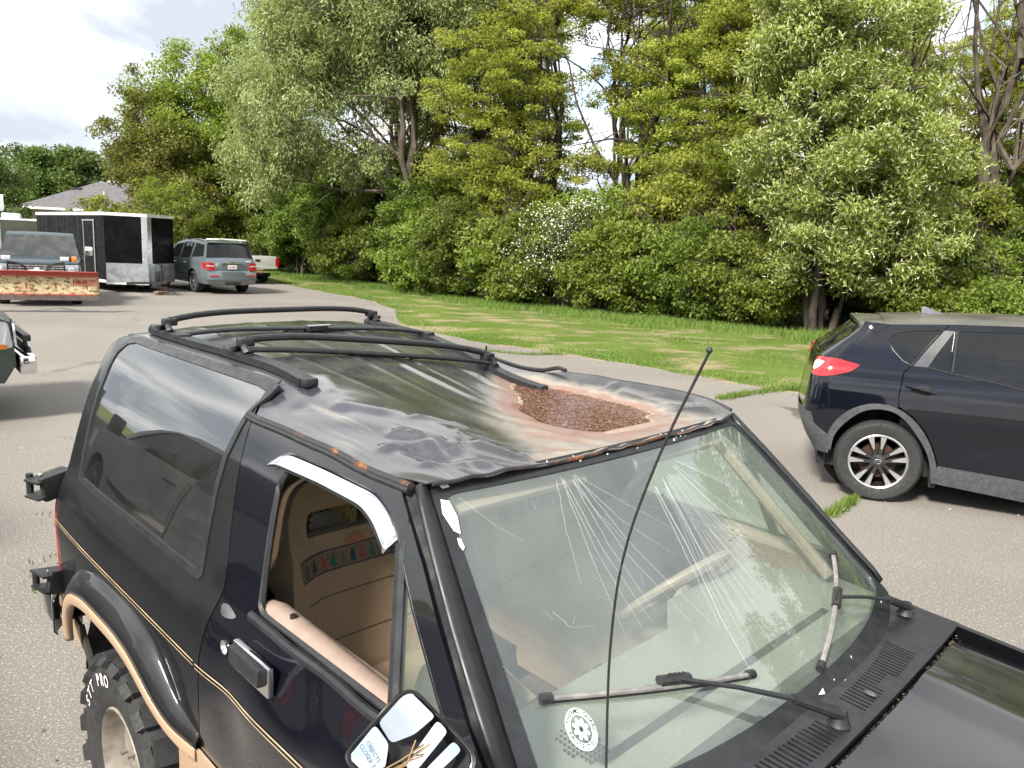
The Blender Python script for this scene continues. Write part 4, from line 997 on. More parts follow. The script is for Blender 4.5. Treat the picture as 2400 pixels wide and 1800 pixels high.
    MB().prism([(1.52, 1.148), (1.38, 1.175), (1.33, 1.16), (1.34, 1.07), (1.5, 1.07)], lambda a, b, h: B(a, h, b), -.60, -.16).build('instrument_hood', DASHM, d)
    m = MB()
    for i in range(11):
        for j in range(7):
            if ((i - 5) / 5.2) ** 2 + ((j - 3) / 3.2) ** 2 < 1: m.lathe([(0, .002), (.0035, .002), (.0035, -.003)], B(1.52 + .011 * i, .45 + .013 * j, 1.1475), 'Z', 6)
    m.build('speaker_grille', BLACKP, d)
    sheet('defroster_vent', [(1.62, -.5), (1.64, -.5), (1.64, .5), (1.62, .5)], lambda a, b: (a, b, 1.1465 - .07 * (a - 1.6) + 0 * a), BLACKP, d, step=.2, thick=0, flip=True)
    st = thing('steering_wheel', None, None); st.parent = S
    for k in ('label', 'category'):
        if k in st: del st[k]
    ax = Vector((-.72, 0, .69)).normalized(); e1 = Vector((0, 1, 0)); e2 = ax.cross(e1); c = Vector(B(1.22, -.37, 1.10))
    MB().tube([c + e1 * (.19 * math.cos(a)) + e2 * (.19 * math.sin(a)) for a in np.linspace(0, 2 * PI, 33)[:-1]], .014, 8, closed=True).build('wheel_rim', VINYL, st)
    MB().tube([c - e1 * .18, c, c + e1 * .18], [.018, .05, .018], 8, flat=.5, up=ax).tube([c, c + e2 * .17], .02, 6).build('wheel_spokes', VINYL, st)
    MB().tube([c, c - ax * .30], .04, 10).build('steering_column', VINYL, st)
    o = MB().box(B(1.275, -.06, 1.505), (.022, .24, .065), Matrix.Rotation(.25, 3, 'Y') @ Matrix.Rotation(.35, 3, 'Z'), .012).build('rear_view_mirror', BLACKP, S)
    MB().tube([B(1.272, -.06, 1.53), B(1.276, -.06, 1.560)], .008, 8).build('mirror_stalk', BLACKP, o)
    sheet('headliner', [(-.75, -.50), (.45, -.50), (.5, -.58), (1.18, -.57), (1.18, .57), (.5, .58), (.45, .50), (-.75, .50)], lambda a, b: (a, b, np.minimum(roof_z(a, b) - .03, 1.60 + 0 * a) - .012), plain('headliner_cloth', (.17, .13, .09), 1, scale=60), S, step=.08, thick=0)
    for sg in (1, -1):
        MB().tube([B(.56, sg * .60, 1.58), B(.60, sg * .70, 1.25), B(.58, sg * .74, .8)], .035, 8).build('inner_pillar_trim', VINYL if sg > 0 else BLACKP, S)
        MB().tube([B(1.16, sg * .565, 1.565), B(1.56, sg * .675, 1.17)], .020, 8).build('inner_windscreen_pillar', VINYL, S)
        MB().box(B(1.17, sg * .33, 1.565), (.16, .42, .018), Matrix.Rotation(.35, 3, 'Y'), .006).build('sun_visor', VINYL, S)
    tag(S, 'battered black two-door SUV with a caved-in roof and cracked windscreen', 'SUV')
    # ---------------- things inside and on it (not parts of it)
    Mw = Matrix.Translation((-.5916, 2.8288, 0)) @ Matrix.Rotation(-.7881, 4, 'Z')
    t = NT('printed_carton'); t.set(col=t.mix(t.ramp(t.noise(60, 2), .60, .63), (.50, .38, .14), (.06, .045, .03)), rough=.7)
    bx = MB().box(B(.20, .27, 1.16), (.16, .22, .22), Matrix.Rotation(.3, 3, 'Z')).build('carton', t.m); bx.matrix_world = Mw
    tag(bx, 'yellow printed carton behind the passenger seat of the dented SUV', 'box')
    cs = MB().box(B(.18, .27, .865), (.26, .40, .37), None, .02).build('storage_crate', plain('black_crate', (.02, .02, .02), .6)); cs.matrix_world = Mw
    tag(cs, 'dark crate under the carton behind the passenger seat', 'crate')
    pv = MB(); r = random.Random(8)
    for i in range(10):
        a = r.uniform(0, 6.3); x, y, z = .36 + r.uniform(-.02, .02), .34 + r.uniform(-.06, .06), 1.12 + r.uniform(0, .06)
        pv.add([B(x, y - .04, z), B(x + .02, y + .04, z), B(x - .02, y + .05, z + .05), B(x - .03, y - .03, z + .05)], [(0, 1, 2, 3)])
    pp = pv.build('crumpled_papers', plain('paper', (.55, .5, .42), .9)); pp.matrix_world = Mw; tag(pp, 'crumpled papers heaped by the yellow carton', 'paper')
    bag = MB().ball(B(1.02, .30, .93), (.15, .13, .07), 14, 8).build('dark_bag', plain('dark_cloth', (.012, .012, .012), .95)); bag.matrix_world = Mw
    tag(bag, 'small dark bag lying on the passenger seat cushion', 'bag')
    # water and leaf litter in the roof basin
    t = NT('brown_water'); t.set(col=(.105, .040, .028), rough=.08, ior=1.33, spec=.5, coat=.5); t.bump(t.noise(60, 3), .12, .002)
    u, v = np.meshgrid(np.linspace(.28, 1.16, 110), np.linspace(-.60, -.02, 90)); zz = roof_z(u, v); W = 1.5862; F_ = []; n, m_ = u.shape
    low = zz < W + .003
    for i in range(n - 1):
        for j in range(m_ - 1):
            if low[i:i + 2, j:j + 2].any(): F_.append((i * m_ + j, (i + 1) * m_ + j, (i + 1) * m_ + j + 1, i * m_ + j + 1))
    use = np.unique(np.array(F_)); mp = -np.ones(n * m_, int); mp[use] = np.arange(len(use))
    o = mk('puddle', np.stack([u.ravel()[use], -v.ravel()[use], np.full(len(use), W)], 1), mp[np.array(F_)], t.m); o.matrix_world = Mw
    tag(o, 'brown rainwater standing in the dent of the black SUV roof', 'puddle')
    r = np.random.default_rng(2); U = r.uniform(.28, 1.16, 60000); Vv = r.uniform(-.60, -.02, 60000); Z_ = roof_z(U, Vv)
    ok = (Z_ < W - .0005); ok &= (r.uniform(0, 1, len(U)) < .50)
    U, Vv, Z_ = U[ok], Vv[ok], np.full(ok.sum(), W + .0012)
    # a strand of pale husks along the shore
    U2 = r.uniform(.3, 1.15, 40000); V2 = r.uniform(-.60, -.0, 40000); Z2 = roof_z(U2, V2); k = (np.abs(Z2 - W - .001) < .0018) & (V2 < -.22); U2, V2, Z2 = U2[k][:900], V2[k][:900], Z2[k][:900] + .002
    def litter(name, U, V, Z, mat, l0, l1, label):
        n = len(U); a = r.uniform(0, 2 * PI, n); l = r.uniform(l0, l1, n); w = l * r.uniform(.25, .5, n); ti = r.uniform(-.25, .25, (n, 2)) * l[:, None]
        ex = np.stack([np.cos(a) * l, np.sin(a) * l, ti[:, 0] * .5], 1); ey = np.stack([-np.sin(a) * w, np.cos(a) * w, ti[:, 1] * .3], 1); C_ = np.stack([U, -V, Z + r.uniform(0, .0018, n)], 1)
        vv = np.stack([C_ - ex, C_ - ey, C_ + ex, C_ + ey], 1).reshape(-1, 3)
        me = bpy.data.meshes.new(name); me.from_pydata(vv.tolist(), [], np.arange(4 * n).reshape(-1, 4).tolist())
        at = me.attributes.new('var', 'FLOAT', 'POINT'); at.data.foreach_set('value', np.repeat(r.uniform(0, 1, n), 4).astype(np.float32)); me.materials.append(mat)
        o = bpy.data.objects.new(name, me); COL.objects.link(o); o.matrix_world = Mw; tag(o, label, 'leaf litter', kind='stuff')
    t = NT('wet_leaf_litter'); f = t.attr('var'); c = t.mix(t.ramp(f, 0, .6), (.060, .022, .014), (.20, .085, .048)); c = t.mix(t.ramp(f, .75, 1.), c, (.36, .22, .13)); t.set(col=c, rough=.45, coat=.3)
    litter('leaf_litter', U, Vv, Z_, t.m, .0022, .0058, 'brown sodden leaf litter filling the puddle on the dented roof')
    litter('pale_seed_husks', U2, V2, Z2, plain('pale_husk', (.50, .40, .27), .8, scale=200), .002, .0055, 'pale dry seed husks stranded along the far shore of the roof puddle')
build_bronco()
# ------------------------------------------------------------------ wheels and the other vehicles
def std_wheel(par, u, v, R, w, sg, spokes=5, rimm=None, rimr=.66, dark=None):
    """tyre with grooves, rim with spokes; sg = +1 when the outer face looks to the vehicle's right"""
    o = bpy.data.objects.new('wheel', None); COL.objects.link(o); o.parent = par; o.location = B(u, v, R); yo = -sg; h = w / 2
    T = MB().lathe([(R * rimr, -h * .85), (R * .75, -h), (R * .9, -h * .98), (R * .975, -h * .82), (R, -h * .6), (R, -h * .33), (R * .975, -h * .31), (R * .975, -h * .25), (R, -h * .23), (R, h * .23), (R * .975, h * .25), (R * .975, h * .31), (R, h * .33), (R, h * .6), (R * .975, h * .82), (R * .9, h * .98), (R * .75, h), (R * rimr, h * .85)], (0, 0, 0), 'Y', 48)
    T.build('tyre', RUBBER, o); r = R * rimr
    MB().lathe([(r * 1.0, yo * h * .80), (r * 1.02, yo * h * .90), (r * .96, yo * h * .92), (r * .93, yo * h * .75), (r * .90, yo * h * .1), (r * .2, yo * h * .05), (0, yo * h * .05)], (0, 0, 0), 'Y', 40).build('rim_barrel', dark or STEELD, o)
    m = MB().lathe([(r * 1.0, yo * h * .80), (r * 1.025, yo * h * .90), (r * .955, yo * h * .93), (r * .945, yo * h * .86)], (0, 0, 0), 'Y', 48)
    for k in range(spokes):
        th = 2 * PI * k / spokes + .3; c, s = math.cos(th), math.sin(th)
        def fn(a, b, hh): return (a * c - b * s, hh, a * s + b * c)
        m.prism([(r * .12, -r * .13), (r * .55, -r * .075), (r * .97, -r * .12), (r * .97, r * .12), (r * .55, r * .075), (r * .12, r * .13)], fn, yo * h * .5, yo * h * .86)
    m.lathe([(r * .22, yo * h * .5), (r * .22, yo * h * .88), (r * .15, yo * h * .92), (0, yo * h * .92)], (0, 0, 0), 'Y', 20)
    m.build('rim', rimm or ALLOY, o); return o

# ---- the navy crossover at the right
def build_mazda():
    NAVY = paint('navy_black_paint', (.0025, .0035, .0075), .015, (.20, .19, .17), .12, 1., .03)
    S = thing('crossover', 'glossy navy crossover parked at the right with a red tail lamp', 'car', (3.591, 7.495, 0), -.34)
    zt = lambda u: I3(u, [-.3, 0, .5, 1.1, 1.6, 2.0, 2.6, 3.6], [1.553, 1.575, 1.612, 1.637, 1.62, 1.53, 1.06, .9])
    _VM = smooth_table([.15, .30, .5, .70, .82, .92, 1.02, 1.10, 1.18, 1.26], [.86, .885, .900, .913, .922, .913, .905, .893, .868, .835], .02)
    _UR = smooth_table([.25, .42, .5, .60, .73, .85, 1.08, 1.26, 1.39, 1.5, 1.56, 1.64], [-.50, -.54, -.60, -.655, -.672, -.665, -.640, -.590, -.42, -.285, -.245, -.235], .03)
    def V(u, z):
        u = np.asarray(u, float); z = np.asarray(z, float); t = np.clip((z - 1.18) / np.maximum(zt(u) - 1.18, .05), 0, 1)
        lo = _VM(z)
        lo = lo - .014 * np.exp(-((z - .60) / .10) ** 2) * np.clip((u - .55) / .2, 0, 1)
        return lo - (lo - .625) * t ** 1.12 * (z > 1.18) - .10 * np.clip((u - 2.9) / .8, 0, 1) ** 2
    UR = _UR
    RR = lambda z: I3(z, [.3, .7, 1.1, 1.4, 1.6], [.16, .17, .16, .12, .08])
    def side(off=0., sg=1):
        def P(q, z):
            q = np.asarray(q, float); z = np.asarray(z, float) + 0 * q; R = RR(z); c = UR(z) + R; d = c - q; th = np.clip(d / R, 0, PI / 2); ex = np.maximum(d - R * PI / 2, 0)
            v0 = V(np.maximum(q, c), z) + off
            return np.where(d > 0, c - R * np.sin(th), q) - off * np.sin(th) - .03 * np.clip(ex / .6, 0, 1), sg * np.where(d > 0, v0 - R * (1 - np.cos(th)) - ex, v0), z
        return P
    qc = lambda z, e=0.: float(UR(z) + RR(z) * (1 - PI / 2) - e)
    arch_o = [(-.455, .50), (-.45, .57), (-.385, .72), (-.26, .84), (-.10, .90), (.08, .885), (.22, .80), (.33, .68), (.415, .53), (.465, .38), (.47, .30)]
    arch_i = [(-.40, .42), (-.395, .56), (-.325, .68), (-.20, .81), (-.07, .852), (.07, .84), (.17, .77), (.26, .67), (.36, .53), (.415, .39), (.43, .26)]
    arch_o, arch_i = chaikin(arch_o), chaikin(arch_i)
    qg = [(-.035, 1.452), (.05, 1.512), (.21, 1.545), (.40, 1.560), (.168, 1.243), (.10, 1.275), (.02, 1.355)]
    lamp = [(-.66, 1.095), (-.70, 1.13), (-.66, 1.235), (-.57, 1.252), (-.44, 1.250), (-.24, 1.212), (-.32, 1.150), (-.46, 1.105), (-.57, 1.085)]
    top = [(u, float(zt(u))) for u in (.44, .2, 0, -.15)]
    gap = [(.098, .875), (.088, .99), (.105, 1.175), (.165, 1.245), (.405, 1.555), (.445, float(zt(.44)))]
    for sg in (1, -1):
        rear_edge = [(qc(1.54) + .02, 1.545), (qc(1.45), 1.45), (qc(1.36), 1.36), (qc(1.27), 1.27), (qc(1.15), 1.15), (qc(1.0), 1.0), (qc(.76), .76)]
        outl = gap + top[1:] + rear_edge + [(-.60, .745), (-.57, .66), (-.462, .565)] + [q for q in arch_o if q[0] < .08 and q[1] > .58]
        sheet('quarter_panel', outl, side(0, sg), NAVY, S, holes=[qg], step=.03, thick=.006, flip=sg < 0)
        sheet('quarter_window', [(a + (.15 - a) * -.01, b) for a, b in qg], side(-.004, sg), glass_dark('crossover_glass', dirt=.02) if sg > 0 else QGLASS, S, step=.05, thick=.004, flip=sg < 0)
        MB().tube([B(*[float(x) for x in side(.001, sg)(a, b)]) for a, b in dens(qg, .06)], .006, 5, closed=True).build('window_seal', BLACKP, S)
        l = sheet('tail_lamp', rnd(lamp, .015, 2), side(.010, sg), REDL, S, step=.025, thick=.014, flip=sg < 0)
        sheet('reversing_lens', rnd([(-.665, 1.145), (-.655, 1.205), (-.60, 1.225), (-.53, 1.215), (-.58, 1.165), (-.63, 1.135)], .01, 2), side(.0125, sg), LAMPW, l, step=.03, thick=.003, flip=sg < 0)
        # doors
        d_o = [(.106, .887), (.096, .99), (.113, 1.175), (.173, 1.245), (.413, 1.555), (.452, float(zt(.45)) - .002), (.8, float(zt(.8)) - .002), (1.10, float(zt(1.1)) - .002), (1.13, 1.30), (1.16, .36), (.478, .395), (.425, .535), (.34, .69), (.23, .81)]
        tri = [(.495, 1.553), (.470, 1.222), (.305, 1.246)]; dg = [(.535, 1.556), (1.065, 1.585), (1.09, 1.115), (.500, 1.212)]
        d = sheet('rear_door', d_o, side(.001, sg), NAVY, S, holes=[tri, dg], step=.03, thick=.02, flip=sg < 0)
        for nm, pl in (('fixed_door_window', tri), ('door_window', dg)): sheet(nm, pl, side(-.006, sg), glass_dark('crossover_glass', dirt=.02), d, step=.06, thick=.004, flip=sg < 0)
        sheet('black_pillar_trim', [(.413, 1.556), (.492, 1.556), (.298, 1.240), (.185, 1.240)], side(.004, sg), plain('gloss_pillar_black', (.05, .052, .056), .35), d, step=.05, thick=.003, flip=sg < 0)
        MB().tube([B(*[float(x) for x in side(.001, sg)(a, b)]) for a, b in ((.515, 1.556), (.486, 1.214))], .010, 6).build('window_bar', BLACKP, d)
        MB().tube([B(*[float(x) for x in side(.003, sg)(a, b)]) for a, b in ((.30, 1.238), (.48, 1.207), (.8, 1.165), (1.10, 1.108))], .007, 6).build('belt_trim', BLACKP, d)
        # handle in a scooped cup
        cu = [(.275 + .095 * math.cos(a), 1.043 + .042 * math.sin(a)) for a in np.linspace(0, 2 * PI, 22)[:-1]]
        sheet('handle_cup', cu, side(.0022, sg), VOID, d, step=.03, thick=0, flip=sg < 0)
        MB().tube([B(*[float(x) for x in side(o_, sg)(a, b)]) for a, b, o_ in ((.135, 1.068, .006), (.19, 1.062, .030), (.30, 1.045, .032), (.375, 1.026, .006))], [.012, .016, .015, .010], 8, flat=.8).build('door_handle', NAVY, d)
        sheet('front_door', [(1.12, float(zt(1.1)) - .002), (1.6, 1.615), (1.95, 1.54), (2.45, 1.12), (2.48, .40), (1.17, .36), (1.14, 1.30)], side(.001, sg), NAVY, S, holes=[[(1.20, 1.585), (1.58, 1.575), (1.88, 1.50), (2.30, 1.09), (1.22, 1.11)]], step=.06, thick=.02, flip=sg < 0)
        sheet('front_door_window', [(1.19, 1.59), (1.585, 1.58), (1.89, 1.505), (2.32, 1.085), (1.21, 1.105)], side(-.006, sg), QGLASS, S, step=.08, thick=.004, flip=sg < 0)
        sheet('front_fender', [(2.49, .40), (2.46, 1.11), (2.6, 1.03), (3.45, .86), (3.55, .70), (3.55, .36), (3.12, .36), (3.05, .60), (2.9, .78), (2.7, .85), (2.5, .78), (2.36, .6), (2.30, .36)][0:1] + [(2.46, 1.11), (2.6, 1.03), (3.45, .86), (3.55, .70), (3.55, .36), (3.16, .36), (3.09, .58), (2.95, .78), (2.72, .86), (2.50, .80)], side(0, sg), NAVY, S, step=.06, thick=.01, flip=sg < 0)
        # grey cladding: wheel arch ring, sill, rear corner of the bumper
        sheet('wheel_arch_cladding', arch_o + arch_i[::-1], side(.012, sg), GREYP, S, step=.03, thick=.018, flip=sg < 0)
        sheet('sill_cladding', [(.47, .395), (1.2, .352), (2.40, .33), (2.40, .16), (1.2, .165), (.435, .235)], side(.010, sg), GREYP, S, step=.05, thick=.012, flip=sg < 0)
        b = sheet('bumper_cladding', [(-.45, .572), (-.57, .655), (-.605, .75), (qc(.75), .765), (-1.45, .70), (-1.45, .40), (qc(.45), .40), (-.42, .39), (-.405, .50)], side(.006, sg), GREYP, S, step=.04, thick=.008, flip=sg < 0)
        MB().tube([B(*[float(x) for x in side(.002, sg)(a, b_)]) for a, b_ in ((-.46, .83), (-.47, .92), (-.52, 1.08))], .002, 4).build('panel_gap', VOID, S)
        # hatch, rear window, spoiler halves
        sheet('tailgate', [(qc(1.26, .005), 1.26), (-1.45, 1.26), (-1.45, .77), (qc(.77, .005), .77)], side(.001, sg), NAVY, S, step=.06, thick=.01, flip=sg < 0)
        sheet('rear_window', [(qc(1.53, .0), 1.535), (qc(1.4, .005), 1.4), (qc(1.27, .005), 1.265), (-1.45, 1.265), (-1.1, 1.535)], side(.001, sg), QGLASS, S, step=.05, thick=.006, flip=sg < 0)
        sheet('mud_flap', [(.415, .40), (.50, .40), (.49, .17), (.44, .17)], lambda a, b, sg=sg: (a, sg * (.80 + 0 * a), b), BLACKP, S, step=.1, thick=.12, flip=sg < 0)
        m = MB(); k = 12
        for i in range(k + 1):
            th = PI * (i / k) * 1.1 - .15; 
            for v in (.45, .895): m.v.append(B(.01 + .46 * math.cos(th), sg * v, .40 + .49 * math.sin(th)))
        m.f = [(2 * i, 2 * i + 1, 2 * i + 3, 2 * i + 2) for i in range(k)]; m.add([B(.01 + .50 * math.cos(a), sg * .46, .42 + .50 * math.sin(a)) for a in np.linspace(0, 2 * PI, 21)[:-1]], [tuple(range(20))]); m.build('wheel_tub', VOID, S)
    # roof, spoiler, fin
    def rz(a, b): e = zt(a); return e + .058 * (1 - np.clip(np.abs(b) / .625, 0, 1) ** 2.6)
    DUSTR = paint('pollen_dusted_roof', (.008, .010, .013), .38, (.26, .24, .17), .25, .5, .2)
    ed = [(u, .625) for u in (-.10, .5, 1.1, 1.6, 2.0)]
    sheet('roof', [(2.0, .625), (2.0, -.625), (1.1, -.625), (.5, -.625), (-.06, -.625), (-.06, .625), (.5, .625), (1.1, .625)], lambda a, b: (a, b, rz(a, b)), DUSTR, S, step=.06, thick=.01, flip=True)
    sp = sheet('rear_spoiler', [(-.05, .625), (-.05, -.625), (-.14, -.66), (-.255, -.62), (-.30, -.3), (-.305, 0), (-.30, .3), (-.255, .62), (-.14, .66)], lambda a, b: (a, b, rz(np.maximum(a, -.06), b) - .012 + .10 * (a + .05) * .5 - .05 * np.clip((np.abs(b) - .5) / .16, 0, 1)), DUSTR, S, step=.04, thick=.035, flip=True)
    for sg in (1, -1): sheet('spoiler_cheek', [(-.02, 1.575), (-.235, 1.585), (-.225, 1.545), (-.12, 1.490)], side(.008, sg), NAVY, S, step=.04, thick=.01, flip=sg < 0)
    fin = [(.30, 0), (.305, .058), (.33, .062), (.42, .028), (.50, .002)]
    m = MB()
    z0 = float(rz(.4, 0.)) - .006
    n = len(fin); m.v = [B(a, .022, z0 + b * .05) for a, b in fin] + [B(a, 0.004, z0 + .006 + b) for a, b in fin] + [B(a, -.004, z0 + .006 + b) for a, b in fin] + [B(a, -.022, z0 + b * .05) for a, b in fin]
    m.f = [(r_ * n + i, r_ * n + i + 1, (r_ + 1) * n + i + 1, (r_ + 1) * n + i) for r_ in range(3) for i in range(n - 1)] + [(0, n, 2 * n, 3 * n)]
    m.build('roof_fin_antenna', plain('grey_fin', (.10, .105, .13), .3, coat=.6), S)
    sheet('windscreen', [(2.0, -.62), (2.62, -.75), (2.62, .75), (2.0, .62)], lambda a, b: (a, b, zt(a) + .05 * (1 - (b / .7) ** 2)), QGLASS, S, step=.1, thick=0, flip=True)
    sheet('hood', [(2.62, -.80), (3.5, -.72), (3.62, 0), (3.5, .72), (2.62, .80)], lambda a, b: (a, b, zt(a) + .06 * (1 - (b / .8) ** 2)), NAVY, S, step=.1, thick=.01, flip=True)
    MB().box(B(3.52, 0, .58), (.1, 1.5, .45), None, .04).build('front_bumper', GREYP, S)
    for sg in (1, -1): MB().box(B(3.45, sg * .62, .80), (.2, .3, .1), None, .03).build('headlight', LAMPW, S)
    MB().box(B(1.4, 0, .33), (3.8, 1.5, .16)).box(B(1.35, 0, .75), (2.4, 1.5, .7)).build('underbody', VOID, S)
    # wheels: ten-spoke two-tone alloys
    FACE = plain('machined_spoke_face', (.70, .70, .71), .22, .9, var=.05); GUN = plain('gunmetal_spoke', (.07, .07, .075), .35, .7)
    for u in (0, 2.70):
        for sg in (1, -1):
            o = bpy.data.objects.new('wheel', None); COL.objects.link(o); o.parent = S; R = .365; o.location = B(u, sg * .795, R); yo = -sg
            MB().lathe([(.243, -.095), (.27, -.11), (.335, -.108), (.357, -.09), (R, -.07), (R, -.04), (.358, -.038), (.358, -.03), (R, -.028), (R, .028), (.358, .03), (.358, .038), (R, .04), (R, .07), (.357, .09), (.335, .108), (.27, .11), (.243, .095)], (0, 0, 0), 'Y', 64).build('tyre', RUBBER, o)
            MB().lathe([(.243, yo * .09), (.236, yo * .085), (.225, yo * .02), (.215, yo * -.08)], (0, 0, 0), 'Y', 48).build('rim_barrel', GUN, o)
            rim = MB().lathe([(.240, yo * .085), (.249, yo * .097), (.240, yo * .103), (.230, yo * .098), (.226, yo * .085)], (0, 0, 0), 'Y', 56).build('rim_lip', FACE, o)
            MB().lathe([(.16, yo * -.01), (.16, yo * .01), (.07, yo * .01), (.07, yo * .03), (0, yo * .03)], (0, 0, 0), 'Y', 32).build('brake_disc', plain('brake_disc_rust', (.07, .035, .022), .6, .4), o)
            for k in range(10):
                th = PI / 2 + .12 + 2 * PI * (k // 2) / 5 + (.23 if k % 2 else -.23) * 1.0; c, s = math.cos(th), math.sin(th)
                inn = PI / 2 + .12 + 2 * PI * (k // 2) / 5; ci, si = math.cos(inn), math.sin(inn); sd = 1 if k % 2 else -1
                a = Vector((.045 * ci - sd * .016 * si, 0, .045 * si + sd * .016 * ci)); b_ = Vector((.236 * c, 0, .236 * s)); d = (b_ - a).normalized(); n_ = Vector((-d.z, 0, d.x))
                def strip(w0, w1, y0, y1, t0=0., t1=1.):
                    p, q = a + (b_ - a) * t0, a + (b_ - a) * t1
                    return [p + n_ * w0 + Vector((0, y0, 0)), p - n_ * w0 + Vector((0, y0, 0)), q - n_ * w1 + Vector((0, y1, 0)), q + n_ * w1 + Vector((0, y1, 0))]
                F_ = strip(.012, .024, yo * .075, yo * .090); G_ = strip(.014, .027, yo * .03, yo * .055)
                MB().add(F_ + G_, [(0, 1, 2, 3), (4, 7, 6, 5), (0, 4, 5, 1), (1, 5, 6, 2), (2, 6, 7, 3), (3, 7, 4, 0)]).build('spoke', GUN, o, smooth=False)
                T_ = strip(.006, .026, yo * .0885, yo * .0915, .36, 1.); T2 = strip(.006, .026, yo * .083, yo * .086, .36, 1.)
                MB().add(T_ + T2, [(0, 1, 2, 3), (4, 7, 6, 5), (0, 4, 5, 1), (1, 5, 6, 2), (2, 6, 7, 3), (3, 7, 4, 0)]).build('spoke_face', FACE, rim, smooth=False)
            hub = MB().lathe([(.06, yo * .03), (.058, yo * .078), (.035, yo * .084), (0, yo * .084)], (0, 0, 0), 'Y', 28).build('hub', GUN, o)
            for k in range(5):
                th = PI / 2 + 2 * PI * k / 5 + .75; MB().tube([(.060 * math.cos(th), yo * .06, .060 * math.sin(th)), (.060 * math.cos(th), yo * .083, .060 * math.sin(th))], .010, 6).build('lug_nut', STEELD, hub)
            m = MB().tube([(.026 * math.cos(a), yo * .086, .021 * math.sin(a)) for a in np.linspace(0, 2 * PI, 21)[:-1]], .0028, 5, closed=True)
            m.tube([(-.022, yo * .086, .010), (-.010, yo * .086, .008), (0, yo * .086, -.004), (.010, yo * .086, .008), (.022, yo * .086, .010)], .0028, 5)
            m.build('hub_emblem', CHROME, hub)
build_mazda()

# ---- lighter builder for the vehicles further off: a skin lofted along the side silhouette
class Lite:
    def __init__(s, name, label, cat, loc, yaw, sil, W, plan=(.5, .10), tumble=(1.05, .25), group=None):
        """sil: (u, z, material) from the front foot over the top to the rear foot"""
        s.o = thing(name, label, cat, loc, yaw, group); s.sil = sil; s.W = W
        s.uf = max(p[0] for p in sil); s.ur = min(p[0] for p in sil); s.plan = plan; s.tum = tumble
    def V(s, u, z):
        u = np.asarray(u, float); z = np.asarray(z, float); L, k = s.plan
        g = 1 - k * np.clip((u - (s.uf - L)) / L, 0, 1) ** 2 - k * np.clip(((s.ur + L) - u) / L, 0, 1) ** 2
        zb, t = s.tum
        lo = I3(z, [.2, .5, .8, zb], [.93, .985, 1., .965]); return s.W * g * (lo - t * np.clip((z - zb) / .65, 0, 1.2) * (z > zb))
    def side(s, off=0., sg=1): return lambda q, z: (q, sg * (s.V(q, z) + off), z)
    def rear_u(s, z):
        p = [(a, b) for a, b, _ in s.sil]; i = max(range(len(p)), key=lambda k: p[k][1]); r = p[i:][::-1]; return I3(z, [b for a, b in r], [a for a, b in r])
    def front_u(s, z):
        p = [(a, b) for a, b, _ in s.sil]; i = max(range(len(p)), key=lambda k: p[k][1]); r = p[:i + 1]; return I3(z, [b for a, b in r], [a for a, b in r])
    def rear(s, off=0., crown=.06): return lambda v, z: (s.rear_u(z) - off - crown * (1 - np.clip(np.abs(v) / s.W, 0, 1) ** 2), v, z)
    def front(s, off=0., crown=.06): return lambda v, z: (s.front_u(z) + off + crown * (1 - np.clip(np.abs(v) / s.W, 0, 1) ** 2), v, z)
    def skin(s, names, crown=.06, k=10):
        """one part per run of equal material"""
        p = s.sil; i = 0; n = len(p)
        while i < n - 1:
            j = i
            while j < n - 1 and p[j][2] is p[i][2]: j += 1
            m = MB(); kk = k + 1
            for a in range(i, j + 1):
                u, z = p[a][0], p[a][1]; q0, q1 = p[max(a - 1, 0)], p[min(a + 1, n - 1)]; d = Vector((q1[0] - q0[0], q1[1] - q0[1])).normalized(); nx, nz = -d.y * -1, d.x * -1
                vw = float(s.V(u, z))
                for c in range(kk):
                    t = 2 * c / k - 1; h = crown * (1 - t * t) * (abs(nx) + .35 * abs(nz)); m.v.append(B(u + nx * h, vw * t, z + nz * h))
            m.f = [(a * kk + c, a * kk + c + 1, (a + 1) * kk + c + 1, (a + 1) * kk + c) for a in range(j - i) for c in range(k)]
            m.build(names.get(p[i][2].name, 'body_skin'), p[i][2], s.o, angle=50); i = j
    def sides(s, mat, outline, windows, glass, step=.12):
        for sg in (1, -1):
            d = sheet('body_side', outline, s.side(0, sg), mat, s.o, holes=windows, step=step, thick=.02, flip=sg < 0)
            for w in windows: sheet('side_window', [(a, b) for a, b in w], s.side(-.015, sg), glass, s.o, step=.15, thick=.006, flip=sg < 0)
    def wheels(s, us, R, w, **k):
        for u in us:
            for sg in (1, -1): std_wheel(s.o, u, sg * (s.W - w / 2 - .02), R, w, sg, **k)
        for u in us:
            for sg in (1, -1):
                m = MB(); kk = 10
                for i in range(kk + 1):
                    th = PI * i / kk
                    for v in (s.W - .45, s.W - .03): m.v.append(B(u + (R + .07) * math.cos(th), sg * v, R + (R + .06) * math.sin(th)))
                m.f = [(2 * i, 2 * i + 1, 2 * i + 3, 2 * i + 2) for i in range(kk)]; m.build('wheel_tub', VOID, s.o)
        MB().box(B((s.uf + s.ur) / 2, 0, R + .02), (s.uf - s.ur - .5, 2 * s.W - .55, .2)).build('underbody', VOID, s.o)
def arch_pts(u, R, h, n=9, z0=.3):
    return [(u + (R + .07) * math.cos(PI - PI * i / n), max(z0, R + (R + h) * math.sin(PI - PI * i / n) ** .8)) for i in range(n + 1)]

